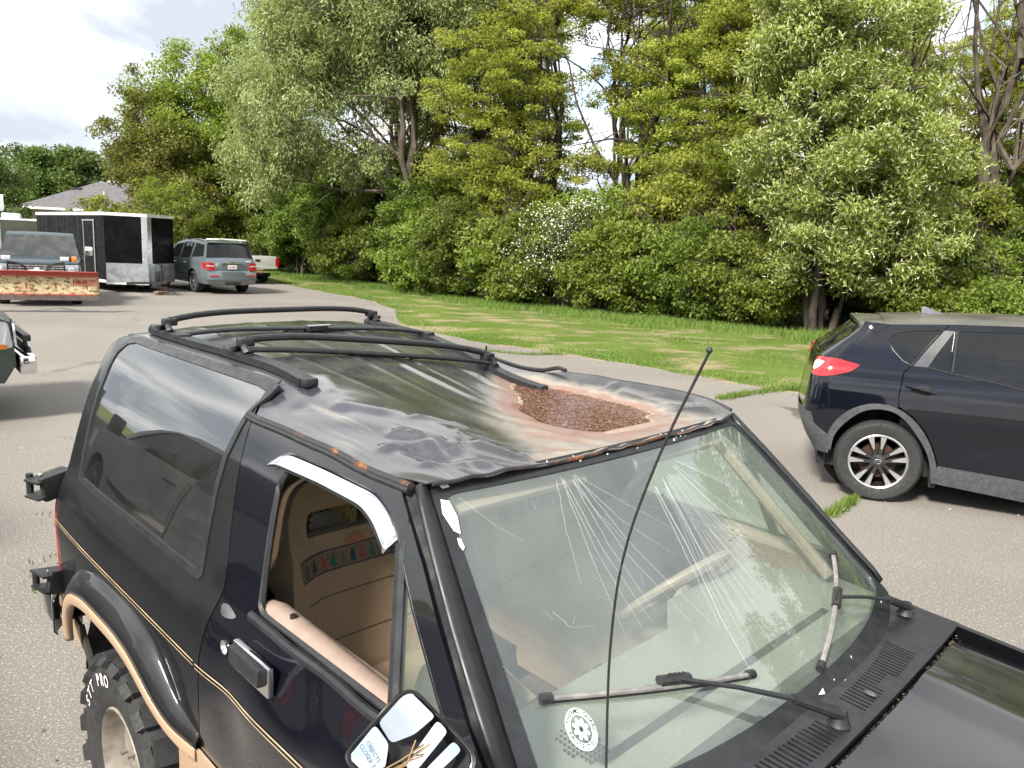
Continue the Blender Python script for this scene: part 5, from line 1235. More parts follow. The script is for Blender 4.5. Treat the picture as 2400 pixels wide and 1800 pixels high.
def build_merc():
    G = paint('grey_suv_paint', (.17, .20, .22), .12, (.3, .28, .24), .28, .9, .05, .55); GL = glass_dark('suv_glass', dirt=.02); BL = GREYP
    T = paint('grey_suv_roof_paint', (.17, .20, .22), .2, (.3, .28, .24), .25, .9, .05, .55); HT = paint('grey_suv_hatch', (.16, .19, .21), .12, (.3, .28, .24), .28, .9, .05, .55); WSH = glass_dark('suv_windscreen')
    HD = paint('grey_suv_hood', (.17, .20, .22), .12, (.3, .28, .24), .28, .9, .05, .5); BP = paint('grey_suv_bumper', (.16, .19, .21), .15, (.3, .28, .24), .3, .8, .05, .5); TR = plain('bumper_skid', (.20, .20, .19), .5)
    sil = [(3.70, .32, BL), (3.80, .55, BP), (3.76, .80, HD), (3.45, 1.0, HD), (2.60, 1.15, WSH), (1.80, 1.66, T), (1.2, 1.765, T), (.3, 1.785, T), (-.50, 1.735, T), (-.66, 1.69, GL), (-.90, 1.20, HT), (-.965, 1.08, HT), (-.985, .78, BP), (-1.04, .74, BP), (-1.06, .50, TR), (-.97, .33, TR)]
    c = Lite('grey_suv', 'grey SUV with a dented tailgate parked beside the black cargo trailer', 'SUV', (-10.45, 27.15, 0), 2.348, sil, .955)
    c.skin({BL.name: 'front_valance', HD.name: 'hood', T.name: 'roof', GL.name: 'rear_window', HT.name: 'tailgate', BP.name: 'bumper', WSH.name: 'windscreen', TR.name: 'bumper_skid_plate'})
    out = [(a, b) for a, b, _ in sil] + [(-.55, .36)] + arch_pts(0, .37, .09)[::1] + [(.5, .36), (2.40, .36)] + arch_pts(2.915, .37, .09) + [(3.45, .32)]
    win = [[(1.25, 1.66), (1.72, 1.60), (2.35, 1.17), (1.25, 1.14)], [(.30, 1.68), (1.18, 1.665), (1.18, 1.14), (.35, 1.16)], [(-.52, 1.63), (.22, 1.68), (.24, 1.18), (-.72, 1.25)]]
    c.sides(G, out, win, GL)
    for sg in (1, -1):
        MB().tube([B(1.6, sg * .63, 1.76), B(1.4, sg * .63, 1.80), B(-.2, sg * .63, 1.80), B(-.45, sg * .62, 1.76)], .016, 6).build('roof_rail', CHROME if sg < 0 else ALU, c.o)
        l = sheet('tail_lamp', rnd([(sg * .60, .80), (sg * .62, 1.04), (sg * .86, 1.07), (sg * .90, .82)], .03, 2), c.rear(.045, .05), REDL, c.o, step=.06, thick=.03)
        sheet('tail_lamp_side', [(-.95, .84), (-.95, 1.06), (-.74, 1.05), (-.86, .86)], c.side(.012, sg), REDL, c.o, step=.08, thick=.01, flip=sg < 0)
        sheet('lamp_white_band', [(sg * .63, .925), (sg * .635, .965), (sg * .86, .975), (sg * .87, .94)], c.rear(.050, .05), LAMPW, l, step=.1, thick=.002)
        sheet('bumper_reflector', [(sg * .48, .60), (sg * .48, .64), (sg * .82, .645), (sg * .82, .60)], c.rear(.02), REDL, c.o, step=.1, thick=.01)
        sheet('chrome_side_strip', [(-.3, .60), (2.4, .60), (2.4, .63), (-.3, .63)], c.side(.01, sg), CHROME, c.o, step=.2, thick=.005, flip=sg < 0)
        sheet('running_board', [(.45, .34), (2.45, .34), (2.45, .40), (.45, .40)], c.side(.03, sg), ALU, c.o, step=.3, thick=.02, flip=sg < 0)
        for u in (.45, 1.40): MB().tube([B(u, sg * .965, 1.0), B(u + .03, sg * .985, 1.0), B(u + .18, sg * .985, 1.01), B(u + .21, sg * .965, 1.01)], .012, 6).build('door_handle', CHROME, c.o)
        MB().box(B(2.15, sg * 1.04, 1.16), (.12, .2, .15), None, .04).build('door_mirror', G, c.o); sheet('headlight', [(sg * .55, .82), (sg * .55, .98), (sg * .86, .98), (sg * .88, .84)], c.front(.03), LAMPW, c.o, step=.1, thick=.02, flip=True)
        for u, e in ((.27, 1.15), (1.21, 1.14)): sheet('door_gap', [(u - .004, .42), (u + .004, .42), (u + .004, e), (u - .004, e)], c.side(.003, sg), VOID, c.o, step=.2, thick=0, flip=sg < 0)
    MB().box(B(-.64, 0, 1.735), (.22, 1.30, .035), Matrix.Rotation(-.1, 3, 'Y'), .012).build('rear_spoiler', T, c.o)
    p = sheet('licence_plate', [(-.155, .855), (.155, .855), (.155, .985), (-.155, .985)], c.rear(.035), WHITEM, c.o, step=.2, thick=.006)
    for i, x in enumerate((-.11, -.07, -.02, .03, .07, .11)): sheet('plate_character', [(x - .012, .885), (x + .012, .885), (x + .012, .95), (x - .012, .95)], c.rear(.0375), plain('plate_red', (.4, .06, .06), .5), p, step=.2, thick=0)
    sheet('plate_recess', [(-.33, .80), (.33, .80), (.36, 1.02), (-.36, 1.02)], c.rear(.006), HT, c.o, step=.1, thick=0)
    sheet('chrome_trim_bar', [(-.36, 1.02), (.36, 1.02), (.36, 1.045), (-.36, 1.045)], c.rear(.02), CHROME, c.o, step=.2, thick=.01)
    x0, v0, z0 = [float(q) for q in c.rear(.03)(0., 1.125)]
    m = MB().tube([B(x0, .055 * math.cos(a), z0 + .055 * math.sin(a)) for a in np.linspace(0, 2 * PI, 19)[:-1]], .007, 5, closed=True)
    for k in range(3): a = PI / 2 + k * 2 * PI / 3; m.tube([B(x0, 0, z0), B(x0, .055 * math.cos(a), z0 + .055 * math.sin(a))], [.009, .003], 5)
    m.build('round_emblem', CHROME, c.o)
    sheet('model_badge', [(.50, 1.10), (.70, 1.10), (.70, 1.125), (.50, 1.125)], c.rear(.02), CHROME, c.o, step=.1, thick=.004)
    MB().ball(B(-1.0, -.46, .93), (.03, .13, .12), 12, 8).build('tailgate_dent', paint('scuffed_grey', (.3, .32, .33), .1, rough=.3, flake=.6), c.o)
    for v in (-.5, .5): MB().tube([B(-1.02, v, .38), B(-.9, v, .39)], .05, 10, flat=.6).build('exhaust_tip', STEELD, c.o)
    MB().box(B(-1.08, 0, .36), (.1, .5, .08), None, .01).build('tow_bar', STEELD, c.o)
    c.wheels((0, 2.915), .37, .255)
build_merc()

def build_pickup(name, label, loc, yaw, col, *, boxy=False, L=(3.35, .95, 1.25), zs=1., chrome=True, details=(), dust=.15, bed=None, W=.98):
    """pickup truck; L = wheelbase, front and rear overhang"""
    wb, fo, ro = L; uf, ur = wb + fo, -ro
    Pn = paint(name + '_paint', col, dust, (.25, .23, .2), .3, .8, .08); HD = paint(name + '_hood', col, dust, (.22, .21, .20), .45, .3, .08); RF = paint(name + '_roof', col, dust, (.22, .21, .20), .45, .3, .08)
    GL = glass_dark(name + '_glass', (.02, .022, .023), .05); WSH = glass_dark(name + '_windscreen', (.03, .034, .036), .14); TON = bed or BLACKP; TG = paint(name + '_tailgate', col, dust, (.25, .23, .2), .3, .7, .05)
    FR = plain(name + '_front', (.03, .03, .032), .6); z = lambda h: h * zs
    cb = wb - 2.15 if not boxy else wb - 1.95          # back of the cab
    if boxy: sil = [(uf - .05, .45, FR), (uf, z(.62), FR), (uf, z(1.06), HD), (uf - .06, z(1.10), HD), (uf - 1.35, z(1.16), WSH), (uf - 1.95, z(1.72), RF), (uf - 2.15, z(1.80), RF), (cb + .25, z(1.80), RF), (cb + .08, z(1.74), GL), (cb, z(1.20), TON), (cb - .02, z(1.14), TON), (ur, z(1.14), TG), (ur - .01, z(.55), TG), (ur + .05, .45, TG)]
    else: sil = [(uf - .12, .42, FR), (uf, z(.60), FR), (uf - .03, z(1.04), HD), (uf - .25, z(1.14), HD), (uf - 1.30, z(1.22), WSH), (uf - 2.05, z(1.76), RF), (uf - 2.4, z(1.86), RF), (cb + .3, z(1.86), RF), (cb + .1, z(1.80), GL), (cb, z(1.25), TON), (cb - .02, z(1.21), TON), (ur, z(1.21), TG), (ur - .02, z(.60), TG), (ur + .05, .50, TG)]
    c = Lite(name, label, 'pickup truck', loc, yaw, sil, W, (.35, .05 if boxy else .08), (z(1.15), .17))
    c.skin({FR.name: 'front_panel', HD.name: 'hood', WSH.name: 'windscreen', RF.name: 'roof', GL.name: 'rear_window', TON.name: 'bed_cover', TG.name: 'tailgate'}, .03 if boxy else .05)
    out = [(a, b) for a, b, _ in sil] + [(-.55, .48)] + arch_pts(0, .39, .10, z0=.42) + [(.5, .46), (wb - .55, .46)] + arch_pts(wb, .39, .10, z0=.42) + [(uf - .3, .44)]
    d0 = uf - 2.0
    win = [[(cb + .25, z(1.70)), (d0 - .12, z(1.72)), (d0 + .45, z(1.26)), (cb + .22, z(1.26))]]
    if not boxy: win = [[(d0 - 1.0, z(1.76)), (d0 - .15, z(1.76)), (d0 + .45, z(1.29)), (d0 - 1.0, z(1.29))], [(cb + .28, z(1.74)), (d0 - 1.08, z(1.76)), (d0 - 1.08, z(1.30)), (cb + .20, z(1.33))]]
    c.sides(Pn, out, win, GL)
    for sg in (1, -1):
        if boxy:
            h = MB().box(B(uf + .015, sg * .78, z(.93)), (.04, .30, .24), None, .01).build('headlight_bezel', ALU, c.o); MB().lathe([(0, .03), (.06, .025), (.085, .0), (.09, -.01)], (0, 0, 0), 'X', 20).build('headlight', LAMPW, h, loc=B(uf + .035, sg * .78, z(.93)))
        else:
            sheet('headlight', rnd([(uf - .42, z(.80)), (uf - .02, z(.78)), (uf - .06, z(1.05)), (uf - .40, z(1.08))], .04, 2), c.side(.012, sg), LAMPW, c.o, step=.06, thick=.02, flip=sg < 0)
            sheet('headlight_front', rnd([(sg * .58, z(.80)), (sg * .58, z(1.00)), (sg * .90, z(1.03)), (sg * .90, z(.80))], .03, 2), c.front(.02), LAMPW, c.o, step=.1, thick=.02, flip=True)
            sheet('turn_signal', [(uf - .20, z(.78)), (uf - .08, z(.77)), (uf - .08, z(.82)), (uf - .20, z(.83))], c.side(.016, sg), AMBER, c.o, step=.1, thick=.01, flip=sg < 0)
        sheet('tail_lamp', [(sg * (W - .17), z(.78)), (sg * (W - .17), z(1.16)), (sg * (W - .02), z(1.16)), (sg * (W - .02), z(.78))], c.rear(.02, .03), REDL, c.o, step=.1, thick=.03)
        MB().tube([B(uf - 1.6, sg * (W - .02), z(1.28)), B(uf - 1.6, sg * (W + .10), z(1.32))], .015, 6).build('mirror_stalk', STEELD, c.o); MB().box(B(uf - 1.62, sg * (W + .17), z(1.36)), (.09, .20, .24), None, .03).build('door_mirror', BLACKP if not boxy else CHROME, c.o)
        MB().tube([B(d0 - .95, sg * (W + .0), z(1.10)), B(d0 - .93, sg * (W + .025), z(1.10)), B(d0 - .78, sg * (W + .025), z(1.10)), B(d0 - .76, sg * W, z(1.10))], .014, 6).build('door_handle', BLACKP if not boxy else CHROME, c.o)
        for u in (d0 + .42, d0 - 1.04): sheet('door_gap', [(u - .005, .50), (u + .005, .50), (u + .005, z(1.24)), (u - .005, z(1.24))], c.side(.003, sg), VOID, c.o, step=.2, thick=0, flip=sg < 0)
        sheet('cab_gap', [(cb - .012, .55), (cb + .012, .55), (cb + .012, z(1.2)), (cb - .012, z(1.2))], c.side(.003, sg), VOID, c.o, step=.2, thick=0, flip=sg < 0)
        sheet('side_moulding', [(cb, .70), (uf - 1.5, .70), (uf - 1.5, .74), (cb, .74)], c.side(.012, sg), CHROME if chrome else BLACKP, c.o, step=.4, thick=.008, flip=sg < 0)
    m = MB().box(B(uf + .005, 0, z(.93)), (.03, 1.20, .24), None, .01)
    g = m.build('grille', FR, c.o)
    for i in range(4): MB().box(B(uf + .03, 0, z(.85) + .055 * i), (.03, 1.20, .022)).build('grille_bar', ALU, g)
    for i in range(7): MB().box(B(uf + .025, -.54 + .18 * i, z(.93)), (.03, .014, .22)).build('grille_upright', ALU, g)
    MB().box(B(uf + .10, 0, z(.60)), (.16, 2 * W - .05, .20), None, .03).build('front_bumper', CHROME if chrome else STEELD, c.o)
    MB().box(B(ur - .10, 0, z(.60)), (.16, 2 * W - .05, .18), None, .02).build('rear_bumper', CHROME, c.o)
    MB().box(B(ur - .035, 0, z(1.03)), (.03, .22, .10), None, .01).build('tailgate_handle', BLACKP, c.o)
    p = sheet('licence_plate', [(-.15, .62), (.15, .62), (.15, .75), (-.15, .75)], lambda v, zz: (ur - .19 + 0 * v, v, zz), WHITEM, c.o, step=.2, thick=.005)
    for x in (-.10, -.06, -.01, .05, .10): sheet('plate_character', [(x - .012, .65), (x + .012, .65), (x + .012, .72), (x - .012, .72)], lambda v, zz: (ur - .1935 + 0 * v, v, zz), plain('plate_ink', (.05, .08, .2), .5), p, step=.2, thick=0)
    for sg in (1, -1):
        q = [(uf - 1.36, sg * .62, z(1.18)), (uf - 1.42, sg * .1, z(1.235))]; MB().tube([B(*a) for a in q], .012, 5).build('wiper', BLACKP, c.o)
    c.wheels((0, wb), .39, .27, spokes=6, rimm=ALU); return c, uf, ur

WHITEP, *_ = build_pickup('white_pickup', 'white pickup truck mostly hidden behind the grey SUV', (-11.75, 33.3, 0), 2.35, (.62, .61, .57), zs=.95)
MB().tube([B(-1.62, 0, .50), B(-1.45, 0, .50)], .05, 8).tube([B(-1.64, 0, .50), B(-1.64, 0, .60)], .028, 8).build('tow_hitch', RUSTY, WHITEP.o)
def build_left_truck():
    c, uf, ur = build_pickup('green_pickup', 'dark green pickup nose with a light bar at the left edge of the lot', (-9.13, 5.94, 0), .70, (.045, .062, .055), dust=.12, zs=1.02)
    # brush guard with a light bar in front of the bumper
    g = MB()
    for v in (-.55, .55): g.tube([B(uf + .12, v, .55), B(uf + .16, v, .62), B(uf + .15, v, .74), B(uf + .10, v, .80)], .026, 8)
    g.tube([B(uf + .15, -.62, .74), B(uf + .15, .62, .74)], .026, 8); g.tube([B(uf + .08, .86, .64), B(uf + .14, .78, .68), B(uf + .15, .62, .74)], .026, 8)
    bg = g.build('brush_guard', STEELD, c.o)
    MB().box(B(uf + .13, 0, .87), (.07, 1.50, .07), None, .012).build('light_bar', BLACKP, bg)
    for v in (-.5, .5): MB().tube([B(uf + .15, v, .74), B(uf + .13, v, .86)], .02, 8).build('light_bar_mount', STEELD, bg)
    MB().box(B(uf + .169, 0, .87), (.006, 1.4, .05)).build('light_bar_lens', LAMPW, bg)
build_left_truck()
build_pickup('grey_pickup', 'silver grey pickup beside the dented SUV, mirrored in its rear side window', (-4.15, 1.70, 0), 2.353, (.22, .235, .235), dust=.1)
def build_plow():
    yaw = -1.08; f = Vector((math.cos(yaw), math.sin(yaw))); fc = Vector((-12.15, 19.55)); uf = 2.95 + .85; o0 = fc - f * uf
    c, uf, ur = build_pickup('plow_truck', 'old teal pickup with amber lamps behind a rusty snow plow', (o0.x, o0.y, 0), yaw, (.016, .038, .052), boxy=True, L=(2.95, .85, .95), zs=1.02, dust=.10)
    # auxiliary lamps on hoops
    for sg in (1, -1):
        m = MB().tube([B(uf + .12, sg * .22, .80), B(uf + .16, sg * .25, 1.02), B(uf + .16, sg * .42, 1.10), B(uf + .14, sg * .62, 1.12)], .018, 6).build('lamp_hoop', STEELD, c.o)
        h = MB().box(B(uf + .14, sg * .66, 1.22), (.12, .26, .14), None, .03).build('plow_lamp_housing', BLACKP, c.o); MB().box(B(uf + .205, sg * .63, 1.22), (.02, .20, .11), None, .02).build('plow_lamp', LAMPW, h)
        MB().box(B(uf + .16, sg * .84, 1.22), (.10, .12, .14), None, .02).build('amber_lamp', AMBER, h)
    # white emblem in the grille
    poly = [(-.17, 0), (-.06, .0), (-.045, .05), (.065, .05), (.05, .0), (.17, 0), (.155, -.035), (.04, -.035), (.025, -.075), (-.075, -.075), (-.06, -.035), (-.18, -.035)]
    MB().prism(poly, lambda a, b, h: B(uf + .05 + h, -a, .93 + b), 0, .02).build('grille_emblem', WHITEM, c.o)
    # the blade: a separate implement carried in front, raised off the ground
    P = thing('snow_plow', 'rusty red and cream snow plow blade raised in front of the teal truck', 'snow plow', (0, 0, 0))
    a, b = Vector((-10.15, 18.75)), Vector((-12.62, 17.55)); d = (b - a).normalized(); n = Vector((-d.y, d.x))
    if n.dot(Vector((0, 0)) - a) < 0: n = -n
    P.location = (a.x, a.y, 0); L = (b - a).length
    def bl(s, h, o): 
        q = d * s + n * o; return (q.x, q.y, h)
    t = NT('worn_plow_paint'); xz = t.noise(4.5, 8, (1, 1, 2.2), .68); z = t.pos('Z')
    c0 = t.mix(t.ramp(t.noise(18, 6), .35, .65), (.40, .055, .045), (.28, .035, .03))
    wear = t.math('MULTIPLY', t.ramp(xz, .36, .44), t.math('MULTIPLY', t.ramp(z, .40, .50), t.ramp(z, .90, .80)))
    c1 = t.mix(wear, c0, t.mix(t.ramp(t.noise(7, 6), .4, .6), (.40, .33, .175), (.48, .42, .25)))
    rust = t.math('MULTIPLY', t.ramp(t.noise(6, 8, (1, 1, 2.5), .75), .50, .58), t.ramp(z, .93, .80))
    c1 = t.mix(rust, c1, t.mix(t.ramp(t.noise(30, 5), .4, .6), (.09, .028, .014), (.20, .07, .025)))
    t.set(col=c1, rough=.6)
    m = MB(); pr = []
    for i in range(11):
        q = i / 10; h = .40 + .56 * q; o = .02 + .12 * (abs(q - .35) / .65) ** 2 - .02; pr.append((h, o))
    pr.append((.985, pr[-1][1] + .03)); pr.append((.975, pr[-1][1] + .012)); ns = 24
    for i in range(ns + 1):
        for h, o in pr: m.v.append(bl(L * i / ns, h, o))
    k = len(pr); m.f = [(i * k + j, i * k + j + 1, (i + 1) * k + j + 1, (i + 1) * k + j) for i in range(ns) for j in range(k - 1)]
    o = m.build('blade', t.m, P, angle=60); o.modifiers.new('thickness', 'SOLIDIFY').thickness = .01
    MB().prism([(0, .30), (L, .30), (L, .41), (0, .41)], lambda s, h, e: bl(s, h, e), .03, .05).build('cutting_edge', plain('worn_steel_edge', (.16, .13, .12), .5, .6), P)
    for s in (.25, .9, 1.5, 2.1, 2.6):
        MB().prism([(.02, .40), (-.10, .45), (-.10, .85), (.06, .95)], lambda oo, h, e, s=s: bl(min(s, L - .1) + e, h, oo - .03), 0, .03).build('blade_rib', RUSTY, P)
    MB().tube([bl(L * .3, .45, -.1), bl(L * .5, .45, -.9), bl(L * .7, .45, -.1)], .05, 8).build('push_frame', STEELD, P)
    v, f_ = text_mesh('HINIKER', .135, True)
    def tp(x, y, e): 
        s = .30 - x; h = .735 + y; q = (h - .40) / .56; return bl(s, h, .02 + .12 * (abs(q - .35) / .65) ** 2 - .02 + e)
    MB().prism(rnd([(-.26, -.075), (.26, -.075), (.26, .075), (-.26, .075)], .03), lambda x, y, e: tp(x, y, e), .004, .010).build('name_plate', plain('red_name_plate', (.50, .17, .11), .6), P)
    MB().add([tp(x, y, .013) for x, y, _ in v], f_).build('name_lettering', plain('dark_letter', (.03, .012, .01), .7), P)
build_plow()

# ---- cargo trailer
def build_trailer():
    TB = plain('black_trailer_skin', (.005, .0055, .007), .5, scale=3, var=.3, spec=.08); TRD = NT('tread_plate')
    TRD.set(col=(.62, .63, .64), metal=.9, rough=TRD.ramp(TRD.noise(5, 5), .3, .7, .22, .45)); TRD.bump(TRD.vor(55), .6, .004); TRD = TRD.m
    WHT = plain('white_roof_trim', (.66, .66, .63), .5)
    Lc, tip, Rc = Vector((-13.2, 24.85)), Vector((-12.05, 25.3)), Vector((-11.83, 26.7)); f = Vector((.775, -.632)).normalized(); Lr, Rr = Lc - f * 5.6, Rc - f * 5.2
    base = (Lc + Rc) / 2 - f * 2.5
    S = thing('cargo_trailer', 'black V-nosed cargo trailer with aluminium tread plate beside the grey SUV', 'trailer', (base.x, base.y, 0))
    loc = lambda p, z: (p.x - base.x, p.y - base.y, z)
    zt = {id(Lr): 2.44, id(Rr): 2.44}; Z0 = .32; top = lambda p: 2.53 if p not in (Lr, Rr) else 2.46
    pts = [Lr, Lc, tip, Rc, Rr]
    def wall(name, p, q, s0, s1, h0, h1, mat, e, th=.012):
        """flat piece on the wall from p to q: s along it 0..1, h heights as share of wall height or metres when > 1.5"""
        d = (q - p); n = Vector((d.y, -d.x)).normalized()
        A = p + d * s0; C = p + d * s1; tp_ = lambda s: top(p) * (1 - s) + top(q) * s
        z = lambda h, s: Z0 + (tp_(s) - Z0) * h
        v = []
        for o in (e, e + th):
            for P_, s, h in ((A, s0, h0), (C, s1, h0), (C, s1, h1), (A, s0, h1)): v.append(loc(P_ + n * o, z(h, s)))
        return mk(name, v, [(0, 3, 2, 1), (4, 5, 6, 7), (0, 1, 5, 4), (1, 2, 6, 5), (2, 3, 7, 6), (3, 0, 4, 7)], mat, S, smooth=False)
    for i, (p, q) in enumerate(zip(pts, pts[1:] + [Lr])): wall('wall_panel', p, q, 0, 1, 0, 1, TB, -.012)
    for p, q in zip(pts, pts[1:]):
        wall('roof_trim', p, q, -.003, 1.003, .957, 1.003, WHT, .002, .015)
    for p, q in ((Lc, tip), (tip, Rc)): wall('tread_plate', p, q, .0, 1, .0, .28, TRD, .003, .008)
    wall('nose_corner_trim', Lc, tip, .86, 1.0, .28, .957, TRD, .003, .010); wall('nose_corner_trim', tip, Rc, .0, .14, .28, .957, TRD, .003, .010)
    wall('side_corner_trim', Lr, Lc, .985, 1.0, .0, .957, TB, .003, .010); wall('sill_trim', Lr, Lc, 0, 1, -.01, .03, WHT, .003, .012); wall('sill_trim', Lc, tip, 0, 1, -.03, .0, WHT, .0, .012)
    for i in range(9):                       # rivets down the nose trim
        d = (tip - Lc); A = Lc + d * .885; n = Vector((d.y, -d.x)).normalized(); MB().ball(loc(A + n * .016, Z0 + 2.2 * (.34 + .066 * i)), .013, 6, 4).build('rivet', WHITEM, S)
    # entry door in an aluminium frame
    dl, dr = .725, .862
    wall('door', Lr, Lc, dl, dr, .05, .88, TB, .004, .012)
    for a, b in ((dl - .006, dl + .002), (dr - .004, dr + .008)): wall('door_frame', Lr, Lc, a, b, .04, .88, ALU, .006, .022)
    wall('door_frame', Lr, Lc, dl - .014, dr + .016, .875, .895, ALU, .006, .03); wall('door_latch', Lr, Lc, dl + .004, dl + .010, .48, .52, CHROME, .017, .02)
    for k in (.16, .32, .48, .64): wall('panel_seam', Lr, Lc, k, k + .004, .03, .957, plain('seam_grey', (.03, .03, .032), .5), .001, .004)
    mk('roof', [loc(p, top(p) + .005) for p in pts], [(0, 1, 2, 3, 4)], WHT, S, smooth=False); mk('floor', [loc(p, Z0 - .01) for p in pts], [(4, 3, 2, 1, 0)], STEELD, S, smooth=False)
    r = Vector((-f.y, f.x)) * -1          # to the right of the trailer's heading
    mid = (Lc + Rc) / 2
    for k in (1.75, 2.65):
        for sg in (1, -1):
            c = mid - f * k + r * (sg * .98); o = bpy.data.objects.new('wheel', None); COL.objects.link(o); o.parent = S; o.location = loc(c, .33); o.rotation_euler[2] = math.atan2(f.y, f.x)
            MB().lathe([(.19, -.09), (.30, -.1), (.33, -.07), (.33, .07), (.30, .1), (.19, .09)], (0, 0, 0), 'Y', 28).build('tyre', RUBBER, o); MB().lathe([(.19, -.09), (.18, -.05), (0, -.04)], (0, 0, 0), 'Y', 20).lathe([(.19, .09), (.18, .05), (0, .04)], (0, 0, 0), 'Y', 20).build('rim', WHITEM, o)
    # tongue, coupler, jack
    hp = tip + f * 1.05; m = MB()
    m.tube([loc(Lc + (tip - Lc) * .35 - f * .3, .27), loc(hp, .40)], .055, 4); m.tube([loc(Rc + (tip - Rc) * .35 - f * .3, .27), loc(hp, .40)], .055, 4); m.build('tongue', STEELD, S)
    MB().box(loc(hp + f * .1, .42), (.18, .10, .12), Matrix.Rotation(math.atan2(f.y, f.x), 3, 'Z'), .02).build('coupler', STEELD, S)
    j = MB().tube([loc(hp - f * .18, .13), loc(hp - f * .18, .98)], .035, 8).build('jack', STEELD, S); MB().tube([loc(hp - f * .18, .95), loc(hp - f * .18 + r * .28, 1.0)], .012, 6).build('jack_handle', STEELD, j)
    MB().box(loc(hp - f * .45, .58), (.22, .30, .34), Matrix.Rotation(math.atan2(f.y, f.x), 3, 'Z'), .02).build('battery_box', plain('tongue_box', (.05, .06, .07), .4), S)
    m = MB()
    for k in range(14): q = hp + f * .05 + r * (.05 * math.sin(k)); m.ball(loc(q, .40 - .022 * k), .014, 5, 4)
    m.build('safety_chain', RUSTY, S)
    # timber blocks under the jack: separate things
    for k, (zz, a, w) in enumerate(((.03, .2, .50), (.095, .5, .42))):
        q = hp - f * .18; b = MB().box((0, 0, 0), (w, .22, .058), None, .006).build('timber_block', plain('grey_timber', (.17, .13, .09), .9, scale=14), None, loc=(q.x, q.y, zz), rotz=a + math.atan2(f.y, f.x) + 1.2)
        tag(b, ('lower' if k == 0 else 'upper') + ' timber block under the trailer jack', 'block')
build_trailer()
